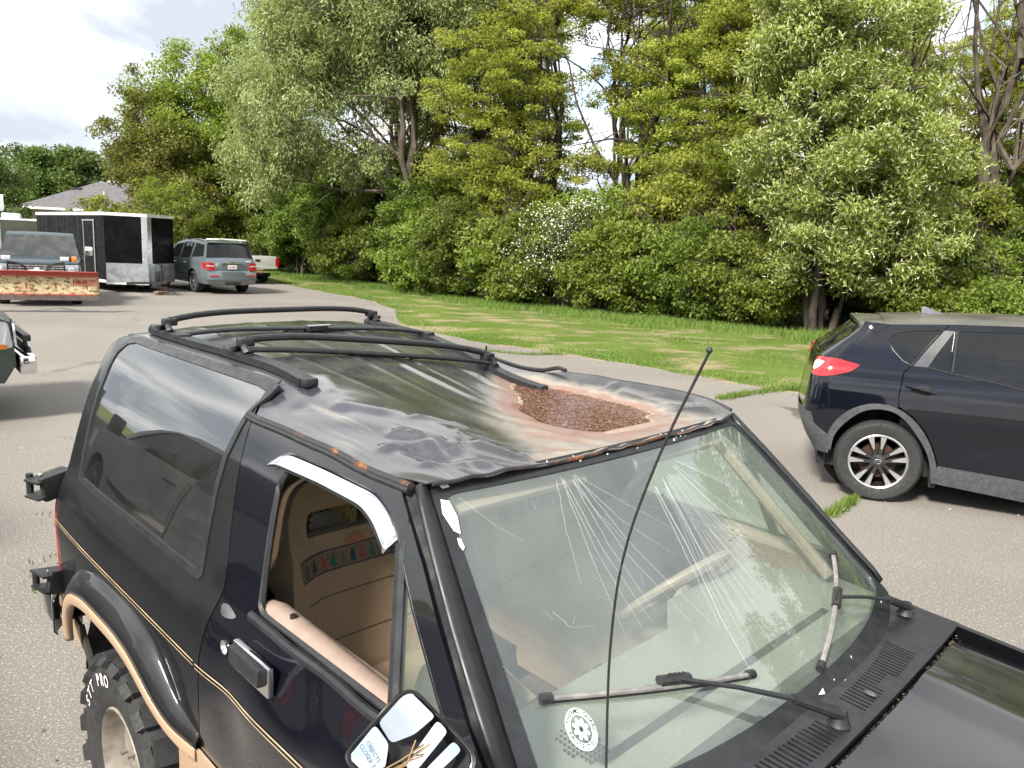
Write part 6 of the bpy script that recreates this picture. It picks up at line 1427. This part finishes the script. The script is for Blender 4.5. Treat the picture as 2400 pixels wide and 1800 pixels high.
# ------------------------------------------------------------------ house, camper, sign, building behind the viewer
def build_far():
    # hip-roofed house: ridge, eaves, chimney vents
    SH = NT('grey_shingles'); SH.set(col=SH.mix(SH.ramp(SH.noise(3, 6, (1, 1, 6)), .3, .7), (.075, .073, .078), (.125, .122, .128)), rough=.9); SH.bump(SH.noise(12, 3, (1, 1, 8)), .5, .03)
    WALLM = plain('house_siding', (.26, .22, .19), .8, scale=3); TRIM = plain('white_trim', (.7, .7, .68), .5)
    S = thing('house', 'grey hip-roofed house beyond the trailer, its walls mostly hidden', 'house', (-31.2, 61, 0), .12)
    MB().box((0, 0, 1.6), (9, 8, 3.2)).build('wall', WALLM, S)
    def hip(c, w, d, z0, z1, r, name):
        x, y = c; v = [(x - w, y - d, z0), (x + w, y - d, z0), (x + w, y + d, z0), (x - w, y + d, z0), (x - r, y, z1), (x + r, y, z1)]
        o = mk(name, v, [(0, 1, 5, 4), (1, 2, 5), (2, 3, 4, 5), (3, 0, 4)], SH.m, S, smooth=False)
        MB().box((x, y, z0 - .08), (2 * w + .05, 2 * d + .05, .16)).build('eave_trim', TRIM, o); return o
    rf = hip((-.3, 0), 5.0, 4.6, 3.2, 5.4, 1.1, 'roof'); hip((4.6, -1.2), 3.6, 3.4, 2.9, 4.6, .6, 'wing_roof')
    MB().box((4.6, -1.2, 1.4), (6.4, 6, 2.8)).build('wing_wall', WALLM, S)
    MB().box((-.3, 0, 5.45), (.9, .3, .12)).tube([(-.3, 0, 5.4), (-.3, 0, 6.1)], .07, 8).tube([(-.7, 0, 5.5), (.1, 0, 5.5)], .05, 6).build('vent_pipe', TRIM, rf)
    for x in (-2.6, -2.2): MB().box((x, -1.5, 4.75), (.25, .25, .14)).build('roof_vent', BLACKP, rf)
    MB().tube([(-.2, -2.2, 4.2), (-.2, -2.2, 4.6)], .06, 6).build('plumbing_stack', TRIM, rf)
    for x in (-2.6, .2): w = MB().box((x, -4.03, 1.9), (1.2, .06, 1.3)).build('window', TRIM, S); MB().box((x, -4.07, 1.9), (1.0, .03, 1.1)).build('pane', QGLASS, w)
    # camper behind the trailer
    C = thing('camper', 'dark olive camper with a white roof behind the black cargo trailer', 'camper', (-24.2, 38.4, 0), .45)
    OL = plain('olive_camper_skin', (.035, .040, .022), .4, scale=2); b = MB().box((0, 0, 1.32), (7.6, 2.4, 1.64), None, .08).build('body', OL, C)
    MB().box((0, 0, 2.19), (7.65, 2.44, .10), None, .03).build('roof', TRIM, C)
    for x in (-.6, .9): MB().box((x, -.3, 2.36), (.75, .8, .24), None, .08).build('roof_unit', TRIM, C)
    MB().box((2.2, -.3, 2.34), (.9, .6, .2), None, .03).build('roof_unit', BLACKP, C)
    for x in (-2.6, 2.3): w = MB().box((x, -1.21, 1.75), (.9, .04, .45)).build('window', TRIM, C); MB().box((x, -1.235, 1.75), (.8, .02, .36)).build('pane', QGLASS, w)
    for x in (-.6, .6):
        for y in (-1.05, 1.05): MB().lathe([(0, -.1), (.33, -.1), (.35, -.06), (.35, .06), (.33, .1), (0, .1)], (x, y, .35), 'Y', 24).build('wheel', RUBBER, C)
    MB().tube([(-3.3, 0, .0), (-3.3, 0, .5)], .04, 6).build('stand', STEELD, C)
    # sign
    G = thing('road_sign', 'plain grey back of a sign on a post at the left edge', 'sign', (-19.98, 30, 0), -.2)
    MB().tube([(0, 0, 0), (0, 0, 3.0)], .035, 8).build('post', ALU, G); MB().box((0, -.05, 2.80), (.62, .012, .58), None, .003).build('sign_plate', plain('sign_back', (.42, .43, .44), .4, .3), G)
    # long low building with a brown roof, behind the viewer (mirrored in the window glass)
    K = thing('low_building', 'long low brown-roofed building behind the viewer, seen mirrored in window glass', 'building', (-30, -33, 0), 2.35)
    BR = plain('brown_shingles', (.13, .095, .065), .9, scale=5, var=.3)
    MB().box((0, 0, 1.4), (34, 8, 2.8)).build('wall', plain('tan_brick', (.24, .17, .12), .9, scale=3), K)
    mk('roof', [(-17.6, -4.8, 2.7), (17.6, -4.8, 2.7), (17.6, 4.8, 2.7), (-17.6, 4.8, 2.7), (-15, 0, 4.3), (15, 0, 4.3)], [(0, 1, 5, 4), (1, 2, 5), (2, 3, 4, 5), (3, 0, 4)], BR, K, smooth=False)
    for i in range(6):
        for y in (-4.03, 4.03): w = MB().box((-14 + 5.6 * i, y, 1.6), (1.6, .08, 1.2)).build('window', TRIM, K); MB().box((-14 + 5.6 * i, y * 1.008, 1.6), (1.4, .06, 1.0)).build('pane', QGLASS, w)
build_far()
crack_grass('crack_grass', 'grass tuft in the asphalt crack beside the navy crossover wheel', [(2.70, 6.16), (2.85, 6.32), (3.0, 6.5), (3.12, 6.66)], 650, .065, .028, 21)
crack_grass('crack_grass', 'thin line of grass in the asphalt crack running from the lawn', [(3.1, 11.25), (3.7, 11.8), (4.6, 12.5), (5.3, 12.95)], 1700, .08, .05, 22)
crack_grass('crack_grass', 'grass growing in the asphalt crack near the lawn behind the roof rack', [(-.9, 15.4), (.2, 15.0), (1.0, 15.3)], 700, .07, .04, 23)
crack_grass('weed_sprigs', 'scattered weeds on the asphalt left of the dented SUV', [(-3.4, 5.4), (-2.6, 4.9), (-2.9, 4.5), (-2.4, 4.2)], 120, .035, .10, 24)
# ------------------------------------------------------------------ trees and shrubs
def bark(name, c0, c1):
    t = NT(name); n = t.noise(6, 6, (1, 1, .25), .65); t.set(col=t.mix(t.ramp(n, .3, .7), c0, c1), rough=.95, spec=.1); t.bump(t.noise(14, 5, (1, 1, .2)), .9, .03); return t.m
BARK = bark('grey_brown_bark', (.050, .041, .033), (.140, .118, .095)); BARKD = bark('dark_bark', (.032, .026, .022), (.095, .078, .063)); BARKL = bark('pale_bark', (.07, .06, .05), (.17, .15, .125))
def quads(name, V, var, mat, parent):
    n = len(V) // 4; me = bpy.data.meshes.new(name); me.vertices.add(4 * n); me.vertices.foreach_set('co', V.astype(np.float32).ravel())
    me.loops.add(4 * n); me.loops.foreach_set('vertex_index', np.arange(4 * n, dtype=np.int32)); me.polygons.add(n); me.polygons.foreach_set('loop_start', np.arange(n, dtype=np.int32) * 4)
    a = me.attributes.new('var', 'FLOAT', 'POINT'); a.data.foreach_set('value', np.repeat(var, 4).astype(np.float32)); me.update(); me.validate(); me.materials.append(mat)
    o = bpy.data.objects.new(name, me); COL.objects.link(o); o.parent = parent; return o
def unit(a): return a / (np.linalg.norm(a, axis=-1, keepdims=True) + 1e-9)
def grow(name, label, cat, loc, seed, *, H, r0, blobs, clumps, per, cr, leaf, mat, bk=None, lean=(0, 0), trunks=1, fork=.25, limbs=7, droop=0., flat=.7, group=None, flowers=None, spread=.5, limb_r=.35, twig=.012, stems=None, shell=.45, wob=.03):
    """a tree: tapered trunks and limbs, then leaf clumps spread through the crown blobs (cx,cy,cz,rx,ry,rz)"""
    r = np.random.default_rng(seed); root = thing(name, label, cat, loc, 0, group); W = MB(); SK = []
    def limb(pts, ra, rb, n):
        P = np.array(pts); m = len(P); rad = ra + (rb - ra) * np.linspace(0, 1, m) ** .8
        W.tube([tuple(p) for p in P], list(rad), n)
        for p, q in zip(P, rad): SK.append((*p, q))
    bl = np.array(blobs, float); wts = bl[:, 3] * bl[:, 4] * bl[:, 5]; wts /= wts.sum()
    def sample(n):
        k = r.choice(len(bl), n, p=wts); d = unit(r.normal(size=(n, 3))); q = r.uniform(0, 1, n) ** shell
        return bl[k, :3] + d * q[:, None] * bl[k, 3:6]
    for t in range(trunks):
        a = r.uniform(0, 6.3); off = np.array([math.cos(a), math.sin(a), 0]) * (.0 if trunks == 1 else r.uniform(.1, spread))
        top = np.array([lean[0], lean[1], H * r.uniform(.82, 1.)]) + (np.array([math.cos(a), math.sin(a), 0]) * H * (.0 if trunks == 1 else r.uniform(.05, .22)))
        n = 12; P = [off + (top - off) * (i / n) + np.array([math.sin(i * 1.3 + a), math.cos(i * 1.7 + a), 0]) * H * wob * (i / n) * (1 - .3 * i / n) + r.normal(0, .004 * H, 3) * (i > 0) for i in range(n + 1)]
        limb(P, r0 * (1 if t == 0 else r.uniform(.6, .9)), r0 * .10, 8)
        for j in range(limbs):
            h = fork + (1 - fork) * (j + r.uniform(0, 1)) / limbs * .92; i = min(n - 1, int(h * n)); s = P[i]; e = sample(1)[0]
            if e[2] < s[2] - .5: e[2] = s[2] + r.uniform(-.3, 1.5)
            d = e - s; mid = s + d * .5 + np.array([0, 0, np.linalg.norm(d) * r.uniform(.05, .18)]) + r.normal(0, .06, 3) * np.linalg.norm(d)
            m = 7; tt = np.linspace(0, 1, m)[:, None]; Q = (1 - tt) ** 2 * s + 2 * tt * (1 - tt) * mid + tt ** 2 * e + r.normal(0, .018, (m, 3)) * np.linalg.norm(d) * np.sin(tt * PI)
            limb(Q, r0 * limb_r * (1.15 - h), .018, 5)
            for b in range(3):
                i2 = r.integers(2, m); s2 = Q[i2]; e2 = s2 + unit(r.normal(size=3) + np.array([0, 0, .3])) * np.linalg.norm(d) * r.uniform(.25, .5); limb([s2, (s2 + e2) / 2 + r.normal(0, .12, 3), e2], r0 * limb_r * .4 * (1.15 - h), .010, 4)
    C = sample(clumps); S = np.array(SK); sx = S[:, :3]
    for c in C:
        d2 = ((sx - c) ** 2).sum(1) + np.where(sx[:, 2] > c[2] + .3, 3., 0); i = int(np.argmin(d2)); s = sx[i]
        if d2[i] > 36: continue
        mid = (s + c) / 2 + np.array([0, 0, .12 * math.sqrt(d2[i])]) + r.normal(0, .08, 3) * math.sqrt(d2[i])
        W.tube([tuple(s), tuple(mid), tuple(c)], [min(S[i, 3], twig * 1.8), twig, twig * .5], 3, False)
        for k in range(2):
            e = c + r.normal(0, 1, 3) * cr * np.array([.8, .8, .6]); W.tube([tuple(mid), tuple((mid + e) / 2 + r.normal(0, .05, 3)), tuple(e)], [twig * .7, twig * .5, twig * .3], 3, False)
    W.build('trunk', bk or BARK, root, angle=60)
    k = np.repeat(np.arange(len(C)), per); n = len(k); size = r.uniform(.7, 1.35, len(C))[k]
    o = unit(r.normal(size=(n, 3))) * (r.uniform(0, 1, n) ** .55)[:, None] * cr * size[:, None] * np.array([1, 1, flat]); p = C[k] + o; p[:, 2] = np.maximum(p[:, 2], .05)
    d = unit(r.normal(size=(n, 3)) * .8 + unit(o) * .6 + np.array([0, 0, -droop])); s = unit(np.cross(d, unit(r.normal(size=(n, 3)) * .7 + np.array([0, 0, 1.0]))))
    L = leaf[0] * r.uniform(.6, 1.3, n)[:, None]; w = leaf[1] * r.uniform(.6, 1.3, n)[:, None]; nn = np.cross(s, d) * w * .35
    V = np.stack([p - d * L / 2, p + s * w / 2 + nn, p + d * L / 2, p - s * w / 2 + nn], 1).reshape(-1, 3)
    var = np.clip(.55 * r.uniform(0, 1, len(C))[k] + .45 * r.uniform(0, 1, n), 0, 1); quads('crown', V, var, mat, root)
    if flowers:
        nf, fl, fw, fm, bias = flowers; kk = r.integers(0, n, nf); pf = p[kk] + unit(o[kk]) * .06; df = unit(o[kk] + np.array([0, 0, bias]) + r.normal(0, .45, (nf, 3))); sf = unit(np.cross(df, r.normal(size=(nf, 3)))); tf = np.cross(df, sf); ll = fl * r.uniform(.6, 1.3, nf)[:, None]
        A = np.stack([pf, pf + df * ll * .35 + sf * fw, pf + df * ll, pf + df * ll * .35 - sf * fw], 1).reshape(-1, 3); B_ = np.stack([pf, pf + df * ll * .35 + tf * fw, pf + df * ll, pf + df * ll * .35 - tf * fw], 1).reshape(-1, 3)
        quads('blossom', np.concatenate([A, B_]), r.uniform(0, 1, 2 * nf), fm, root)['kind'] = 'stuff'
    return root
def again(src, label, loc, rot, sc, group=None):
    o = copy_tree(src); o.location = loc; o.rotation_euler[2] = rot; o.scale = (sc, sc, sc); o['label'] = label
    if group: o['group'] = group
    return o
MAPLE = leafmat('maple_leaves', (0.1, 0.135, 0.02), (0.185, 0.225, 0.04), (0.29, 0.325, 0.085), 0.45)
WILLOW = leafmat('willow_leaves', (.16, .205, .068), (.28, .335, .13), (.44, .50, .26), .4)
LOCUST = leafmat('locust_leaves', (0.14, 0.165, 0.026), (0.25, 0.275, 0.048), (0.37, 0.385, 0.1), 0.45)
PINE = leafmat('pine_needles', (.012, .030, .014), (.025, .050, .022), (.045, .075, .035), .1)
CHERRY = leafmat('bird_cherry_leaves', (0.105, 0.14, 0.028), (0.215, 0.262, 0.06), (0.37, 0.42, 0.15), 0.45)
BLOSS = leafmat('cream_blossom', (.42, .42, .24), (.58, .56, .36), (.70, .68, .50), .25)
WBLOSS = leafmat('white_blossom', (.55, .58, .48), (.68, .70, .60), (.78, .78, .72), .2)
SHRUB = leafmat('shrub_leaves', (0.055, 0.085, 0.014), (0.115, 0.158, 0.027), (0.2, 0.245, 0.06), 0.4)
SHRUB2 = leafmat('bright_shrub_leaves', (0.085, 0.118, 0.018), (0.165, 0.21, 0.036), (0.26, 0.3, 0.08), 0.42)
FARM = leafmat('far_leaves', (0.055, 0.09, 0.022), (0.095, 0.14, 0.036), (0.15, 0.195, 0.06), 0.3)
YELM = leafmat('yellow_green_leaves', (0.13, 0.16, 0.02), (0.22, 0.25, 0.045), (0.32, 0.34, 0.09), 0.4)
BRWN = leafmat('bronze_green_leaves', (0.085, 0.095, 0.022), (0.15, 0.16, 0.036), (0.22, 0.22, 0.06), 0.38)

def build_trees():
    # left edge of the wood: maple, bronze tree, saplings
    mp_ = grow('maple_tree', 'tall bright green maple at the left end of the wood, behind the trailer', 'tree', (-17.3, 43, 0), 1, H=12.5, r0=.22, lean=(1.4, 0), blobs=[(.3, 0, 6.5, 4.3, 3.2, 3.4), (2.2, 0, 9.8, 2.2, 2, 3.0), (-2.6, 0, 8.6, 2.0, 2, 1.6), (-.2, 0, 9.6, 2.4, 2, 2.2), (.5, 0, 3.2, 4.0, 3, 2.4)], clumps=400, per=190, cr=.75, leaf=(.17, .105), mat=MAPLE, limbs=10, fork=.2)
    grow('bronze_tree', 'bronze-green tree overhanging the trailer at the left of the wood', 'tree', (-18.3, 40.5, 0), 2, H=8.4, r0=.15, lean=(-.6, 0), blobs=[(-.6, 0, 5.2, 2.7, 2, 2.4), (-1.4, 0, 8.4, .9, .9, 1.6), (.8, 0, 3.6, 2.4, 2, 1.5), (-1.8, 0, 6.8, 1.6, 1.3, 1.0)], clumps=150, per=130, cr=.62, leaf=(.15, .10), mat=BRWN, limbs=7)
    grow('sapling', 'slender yellow-green sapling behind the trailer and grey SUV', 'tree', (-16.4, 37.6, 0), 3, H=4.6, r0=.07, trunks=2, blobs=[(0, 0, 3.2, 2.0, 1.4, 1.2), (-1.2, 0, 3.9, 1.2, 1, .6)], clumps=60, per=90, cr=.45, leaf=(.12, .08), mat=MAPLE, limbs=4)
    # willow with a broad silvery crown
    grow('willow_tree', 'broad silvery willow crown leaning over the left of the wood', 'tree', (-4.2, 34.5, 0), 4, H=14.5, r0=.34, lean=(-2.5, -.5), trunks=3, spread=.7, blobs=[(-5.4, -1, 7.8, 3.0, 2.6, 3.0), (-3.6, -.5, 11.2, 4.2, 3, 3.4), (-.4, 0, 11.6, 3.8, 3, 3.4), (-6.9, -1.2, 5.2, 1.6, 1.5, 1.9), (-1.2, -.5, 8.6, 2.6, 2.2, 1.6), (2.2, 0, 10.8, 2.2, 2, 2.6), (-2.8, -1, 5.2, 1.5, 1.2, 1.3)], clumps=900, per=210, cr=.72, leaf=(.19, .060), mat=WILLOW, bk=BARK, droop=.7, flat=1.0, limbs=9, fork=.22, shell=.40)
    # locusts: dark limbs, layered yellow-green sprays
    L = [((1.2, 31.5), 11, 15, [(-2.2, -.6, 7.4, 3.0, 2, 4.2), (-.4, 0, 11.8, 3.2, 2, 2.6), (-2.8, -1, 4.6, 2.4, 1.5, 1.2)], (-.8, 0), 300, 'locust tree with dark limbs left of the bright gap in the wood'),
         ((3.5, 30.6), 12, 16, [(-.4, 0, 12.2, 2.8, 1.8, 2.6), (.2, -.4, 8.4, 1.6, 1.3, 1.6), (-1.2, -1.2, 5.2, 2.2, 1.2, .8)], (.2, 0), 170, 'tall many-stemmed locust beside the bright gap in the wood'),
         ((5.8, 29.8), 13, 14, [(.2, -.6, 7.4, 2.8, 1.7, 3.2), (.6, 0, 11.4, 2.6, 1.6, 2.2), (.0, -1, 4.2, 2.4, 1.3, 1.1)], (.6, 0), 320, 'locust tree with layered sprays right of the bright gap'),
         ((7.9, 28.4), 14, 14, [(0, -.4, 9.4, 2.0, 1.4, 3.4), (-.6, -.6, 5.4, 1.8, 1.2, 1.6)], (.3, 0), 240, 'locust tree in front of the dark pine'),
         ((-1.6, 37.0), 15, 16, [(0, 0, 11.5, 3.6, 2.4, 3.6), (.5, 0, 7.5, 2.6, 2, 2.0)], (.3, 0), 260, 'locust crown rising behind the willow'),
         ((13.4, 29.5), 16, 11, [(0, 0, 6.2, 2.6, 2, 2.6), (.6, 0, 9.0, 2.0, 1.6, 1.6)], (.3, 0), 170, 'thin locust between the bird cherry and the bare trees')]
    LT = []
    for (x, y), sd, H, bl, ln, nc, lab in L: LT.append(grow('locust_tree', lab, 'tree', (x, y, 0), sd, H=H, r0=.21, trunks=3, spread=.6, lean=ln, blobs=bl, clumps=nc, per=165, cr=.52, leaf=(.125, .060), mat=LOCUST, bk=BARKD, limbs=9, fork=.22, flat=.42, shell=.5, limb_r=.42, wob=.035, group='locust trees in the middle of the wood'))
    for (x, y), sc, i_, lab in (((-6.5, 42), 1.1, 0, 'airy locust crown far behind the left of the willow'), ((.2, 40), 1.1, 2, 'airy locust crown far behind the willow trunks'), ((9.6, 35.5), 1.0, 2, 'airy locust crown behind the bird cherry, left side'), ((12.6, 34), 1.05, 0, 'airy locust crown behind the bird cherry, right side'), ((18.6, 32), 1.0, 3, 'airy locust crown behind the bare trees'), ((6.4, 40), 1.15, 3, 'airy locust crown far behind the pine')):
        again(LT[i_], lab, (x, y, 0), sc * 2.1, sc, 'locust trees in the middle of the wood')
    # pine
    grow('pine_tree', 'dark pine standing behind the locust trees', 'tree', (7.3, 34.5, 0), 20, H=16, r0=.30, blobs=[(0, 0, 8.6, 2.3, 2, .7), (-.8, 0, 10.6, 2.4, 2, .9), (.6, 0, 12.6, 2.0, 2, 1.0), (0, 0, 14.6, 1.6, 1.6, 1.2), (.8, 0, 7.0, 1.6, 1.4, .5)], clumps=150, per=230, cr=.6, leaf=(.22, .022), mat=PINE, bk=BARKD, limbs=16, fork=.35, flat=.45, wob=.004)
    # bird cherry in bloom
    grow('bird_cherry', 'blooming bird cherry with cream flower spikes and drooping branches at the right', 'tree', (8.9, 22.4, 0), 30, H=10.5, r0=.17, trunks=4, spread=.5, blobs=[(-.3, -.3, 7.8, 2.9, 2.2, 2.6), (-1.6, -.6, 8.8, 1.5, 1.5, 1.6), (.2, -.6, 4.6, 3.0, 2.2, 2.2), (.5, -.8, 2.5, 2.6, 1.8, 1.4), (2.2, -.3, 3.6, 1.4, 1.3, 1.6), (-2.0, -.4, 5.0, 1.1, 1.1, 1.3)], clumps=460, per=200, cr=.50, leaf=(.125, .062), mat=CHERRY, bk=BARKD, droop=.8, limbs=8, fork=.15, flowers=(19000, .145, .015, BLOSS, .2), shell=.38)
    # bare, half-dead trees at the right edge
    grow('bare_tree', 'tall half-bare forked tree at the right behind the bird cherry', 'tree', (15.3, 27.0, 0), 40, H=15, r0=.30, trunks=2, spread=.3, lean=(.6, 0), blobs=[(.5, 0, 12.5, 3, 2.2, 2.2), (1.2, 0, 9, 2.0, 1.6, 1.4)], clumps=70, per=22, cr=.5, leaf=(.11, .055), mat=LOCUST, bk=BARK, limbs=11, fork=.3, limb_r=.5, wob=.03)
    grow('bare_tree', 'pale-barked leaning trunk at the right edge of the picture', 'tree', (14.0, 21.8, 0), 41, H=12, r0=.23, trunks=2, spread=.4, lean=(1.8, 0), blobs=[(2, 0, 9.6, 2.4, 2, 1.8), (.8, 0, 6.0, 1.5, 1.2, 1.0)], clumps=50, per=26, cr=.45, leaf=(.11, .055), mat=LOCUST, bk=BARKL, limbs=9, fork=.3, limb_r=.45)
    # flowering viburnum
    grow('viburnum', 'rounded viburnum bush covered in white blossom in front of the wood', 'shrub', (1.5, 26.9, 0), 50, H=3.4, r0=.05, trunks=5, spread=.5, blobs=[(.0, 0, 2.6, 1.6, 1.2, 1.1), (-1.0, -.5, 1.5, 1.2, 1, .9), (.9, -.3, 1.6, 1.3, 1, .9), (.9, 0, 3.3, .8, .8, .6)], clumps=150, per=75, cr=.34, leaf=(.085, .055), mat=SHRUB, limbs=4, flowers=(2600, .05, .028, WBLOSS, .6), fork=.1)
    # understorey: four kinds of shrub, copied along the foot of the wood
    src = []
    for i, (h, w, m_, lf, nm) in enumerate(((4.4, 2.0, SHRUB, (.20, .105), 'box_elder_shrub'), (3.4, 1.8, SHRUB2, (.19, .09), 'dogwood_shrub'), (5.2, 1.9, SHRUB, (.20, .105), 'box_elder_shrub'), (2.6, 1.6, SHRUB2, (.18, .09), 'dogwood_shrub'))):
        src.append(grow(nm, 'x', 'shrub', (0, -200, 0), 60 + i, H=h, r0=.06, trunks=4, spread=.6, blobs=[(0, 0, h * .62, w * .85, w * .8, h * .36), (-.5, -.5, h * .3, w * .8, w * .7, h * .28), (.6, -.4, h * .35, w * .8, w * .7, h * .3)], clumps=165, per=150, cr=.46, leaf=(lf[0] * .78, lf[1] * .78), mat=m_, bk=BARKD, limbs=4, fork=.1, droop=.35, flat=.6, shell=.42))
    rr = random.Random(3)
    spots = [(-13.6, 41.5, 2, 1.1), (-11.2, 40.0, 0, 1.05), (-9.2, 38.2, 2, 1.05), (-7.4, 36.4, 1, 1.1), (-6.0, 35.0, 0, 1.0), (-4.6, 33.2, 2, .95), (-3.4, 31.4, 1, 1.05), (-2.3, 29.9, 0, .95), (-1.0, 28.6, 3, 1.15), (.0, 27.8, 1, 1.0), (3.4, 26.2, 1, 1.05), (4.6, 25.2, 3, 1.15), (5.6, 24.6, 0, .8), (6.5, 23.6, 3, 1.1), (7.6, 23.1, 1, .8), (11.2, 22.4, 3, 1.0), (12.6, 23.2, 0, .8), (14.4, 23.6, 1, .9), (16.2, 24.2, 2, .8), (18.2, 24.4, 0, .9), (13.0, 20.8, 3, .75)]
    near_of = ['left of the white pickup', 'behind the white pickup', 'right of the white pickup', 'under the left of the willow', 'under the willow trunk', 'right of the willow trunk', 'below the first locust', 'left of the viburnum', 'just left of the viburnum foot', 'behind the left of the viburnum', 'just right of the viburnum', 'at the bulge of the shrub line', 'behind the bulge of the shrub line', 'nearest the lawn left of the bird cherry', 'under the left side of the bird cherry', 'under the right side of the bird cherry', 'right of the bird cherry', 'between the bird cherry and the right edge', 'near the right edge', 'at the far right edge', 'low in front of the right edge']
    for k, (x, y, i, sc) in enumerate(spots):
        again(src[i], ('leafy box elder shrub ' if i in (0, 2) else 'bright leafy dogwood shrub ') + near_of[k], (x, y, 0), rr.uniform(0, 6.3), sc, 'shrubs along the foot of the wood')
    # young trees rising out of the shrub line, so that the wall of leaves closes up to the canopy
    for k, (x, y, h, m_, wh) in enumerate(((-10.4, 41.0, 7.5, SHRUB2, 'behind the white pickup'), (-7.0, 37.6, 7.0, MAPLE, 'below the left lobe of the willow'), (-3.0, 33.4, 6.5, SHRUB2, 'in front of the willow trunks'), (-.4, 30.8, 6.8, LOCUST, 'just right of the willow trunks'), (2.6, 28.6, 4.6, SHRUB2, 'behind the viburnum'), (5.2, 27.2, 6.0, LOCUST, 'left of the pine trunk'), (6.9, 26.0, 6.4, MAPLE, 'touching the left side of the bird cherry'), (12.0, 25.6, 6.6, SHRUB2, 'touching the right side of the bird cherry'), (14.8, 26.2, 5.2, MAPLE, 'below the bare trees at the right'))):
        grow('young_tree', 'young leafy tree ' + wh, 'tree', (x, y, 0), 90 + k, H=h, r0=.08, trunks=3, spread=.5, blobs=[(0, 0, h * .62, 1.7, 1.5, h * .36), (.4, -.4, h * .35, 1.9, 1.5, h * .3)], clumps=130, per=130, cr=.50, leaf=(.15, .085), mat=m_, bk=BARK, limbs=5, fork=.12, flat=.55, shell=.5, group='young trees along the wood')
    # second row deeper in the wood
    deep = [(-16, 47, 2, 1.5), (-12.5, 45, 2, 1.5), (-9.5, 42.5, 0, 1.6), (-6.8, 40.2, 2, 1.4), (-3.8, 38.2, 0, 1.5), (-1.2, 35.5, 2, 1.15), (1.2, 33.8, 0, 1.15), (4.2, 33.4, 2, .95), (6.6, 32.0, 0, 1.1), (9.2, 30.2, 2, 1.15), (11.6, 28.6, 0, 1.2), (14.2, 29.4, 2, 1.1), (17, 29.5, 0, 1.25), (20, 29.2, 2, 1.3), (23, 28, 0, 1.3), (10.2, 26.4, 0, 1.0), (15.6, 31.5, 2, 1.45), (19.5, 33, 2, 1.5), (-19.5, 48, 2, 1.3)]
    deep.sort(); ORD = ['leftmost'] + [q + ' from the left' for q in 'second third fourth fifth sixth seventh eighth ninth tenth eleventh twelfth thirteenth fourteenth fifteenth sixteenth seventeenth eighteenth'.split()] + ['rightmost']
    for k, (x, y, i, sc) in enumerate(deep):
        again(src[i], 'dark second-row thicket tree of the wood, ' + ORD[k], (x, y, 0), rr.uniform(0, 6.3), sc, 'second row of the wood')
    for s in src:
        for ch in list(s.children): bpy.data.objects.remove(ch)
        bpy.data.objects.remove(s)
    # the wood goes on to the right of the picture
    for k, (x, y, sc, ps) in enumerate(((21.5, 24, 1.2, 'nearest'), (22.5, 16, 1.25, 'second'), (26.5, 13, 1.25, 'third'), (27, 19.5, 1.25, 'fourth'), (31, 9.8, 1.25, 'fifth'), (36, 5, 1.25, 'sixth'), (40, -3, 1.2, 'seventh'))):
        again(mp_, ps + ' maple of the wood beyond the right edge of the picture', (x, y, 0), rr.uniform(0, 6.3), sc, 'maples beyond the right edge')
    # far left: roadside tree, dark conifers, bush by the house
    grow('roadside_tree', 'dense dark green tree at the left edge behind the sign', 'tree', (-30.5, 45.5, 0), 80, H=7.4, r0=.18, blobs=[(0, 0, 4.2, 2.4, 2, 2.9), (-1.5, 0, 3.4, 2, 2, 2.4)], clumps=140, per=110, cr=.6, leaf=(.17, .11), mat=FARM, limbs=7)
    grow('yellow_bush', 'yellow-green bush in front of the grey house', 'shrub', (-26.3, 49, 0), 81, H=3.8, r0=.06, trunks=3, blobs=[(0, 0, 2.6, 2.0, 1.4, 1.3), (1.4, 0, 2.2, 1.2, 1, 1.0)], clumps=70, per=80, cr=.42, leaf=(.14, .10), mat=YELM, limbs=4)
    con = grow('conifer', 'dark conifer standing alone in front of the far conifer stand', 'tree', (-50, 86, 0), 82, H=10.5, r0=.25, blobs=[(0, 0, 4.6, 2.2, 2.2, 3.6), (0, 0, 8.5, 1.2, 1.2, 2)], clumps=110, per=85, cr=.75, leaf=(.34, .16), mat=PINE, bk=BARKD, limbs=9, fork=.15, group='far conifers')
    for k in range(9):
        again(con, 'dark conifer in the far stand behind the house, ' + ORD[k], (-58 + 4.3 * k, 92 + rr.uniform(-5, 6), 0), rr.uniform(0, 6.3), rr.uniform(.85, 1.05), 'far conifers')
    dec = grow('far_tree', 'leftmost green broadleaf tree in the far stand', 'tree', (-62, 88, 0), 83, H=11, r0=.25, blobs=[(0, 0, 6.5, 3.6, 3, 3.8), (1.5, 0, 9, 2, 2, 2)], clumps=130, per=85, cr=.9, leaf=(.34, .24), mat=FARM, limbs=7, group='far broadleaf trees')
    for k, (x, y) in enumerate(((-50, 82), (-43.5, 80), (-38, 79), (-33, 78), (-28, 76), (-23, 72), (-56, 84))):
        again(dec, 'green broadleaf tree in the far stand, ' + ('fourth', 'fifth', 'sixth', 'seventh', 'eighth', 'ninth', 'third')[k] + ' from the left', (x, y, 0), rr.uniform(0, 6.3), rr.uniform(.9, 1.1), 'far broadleaf trees')
build_trees()
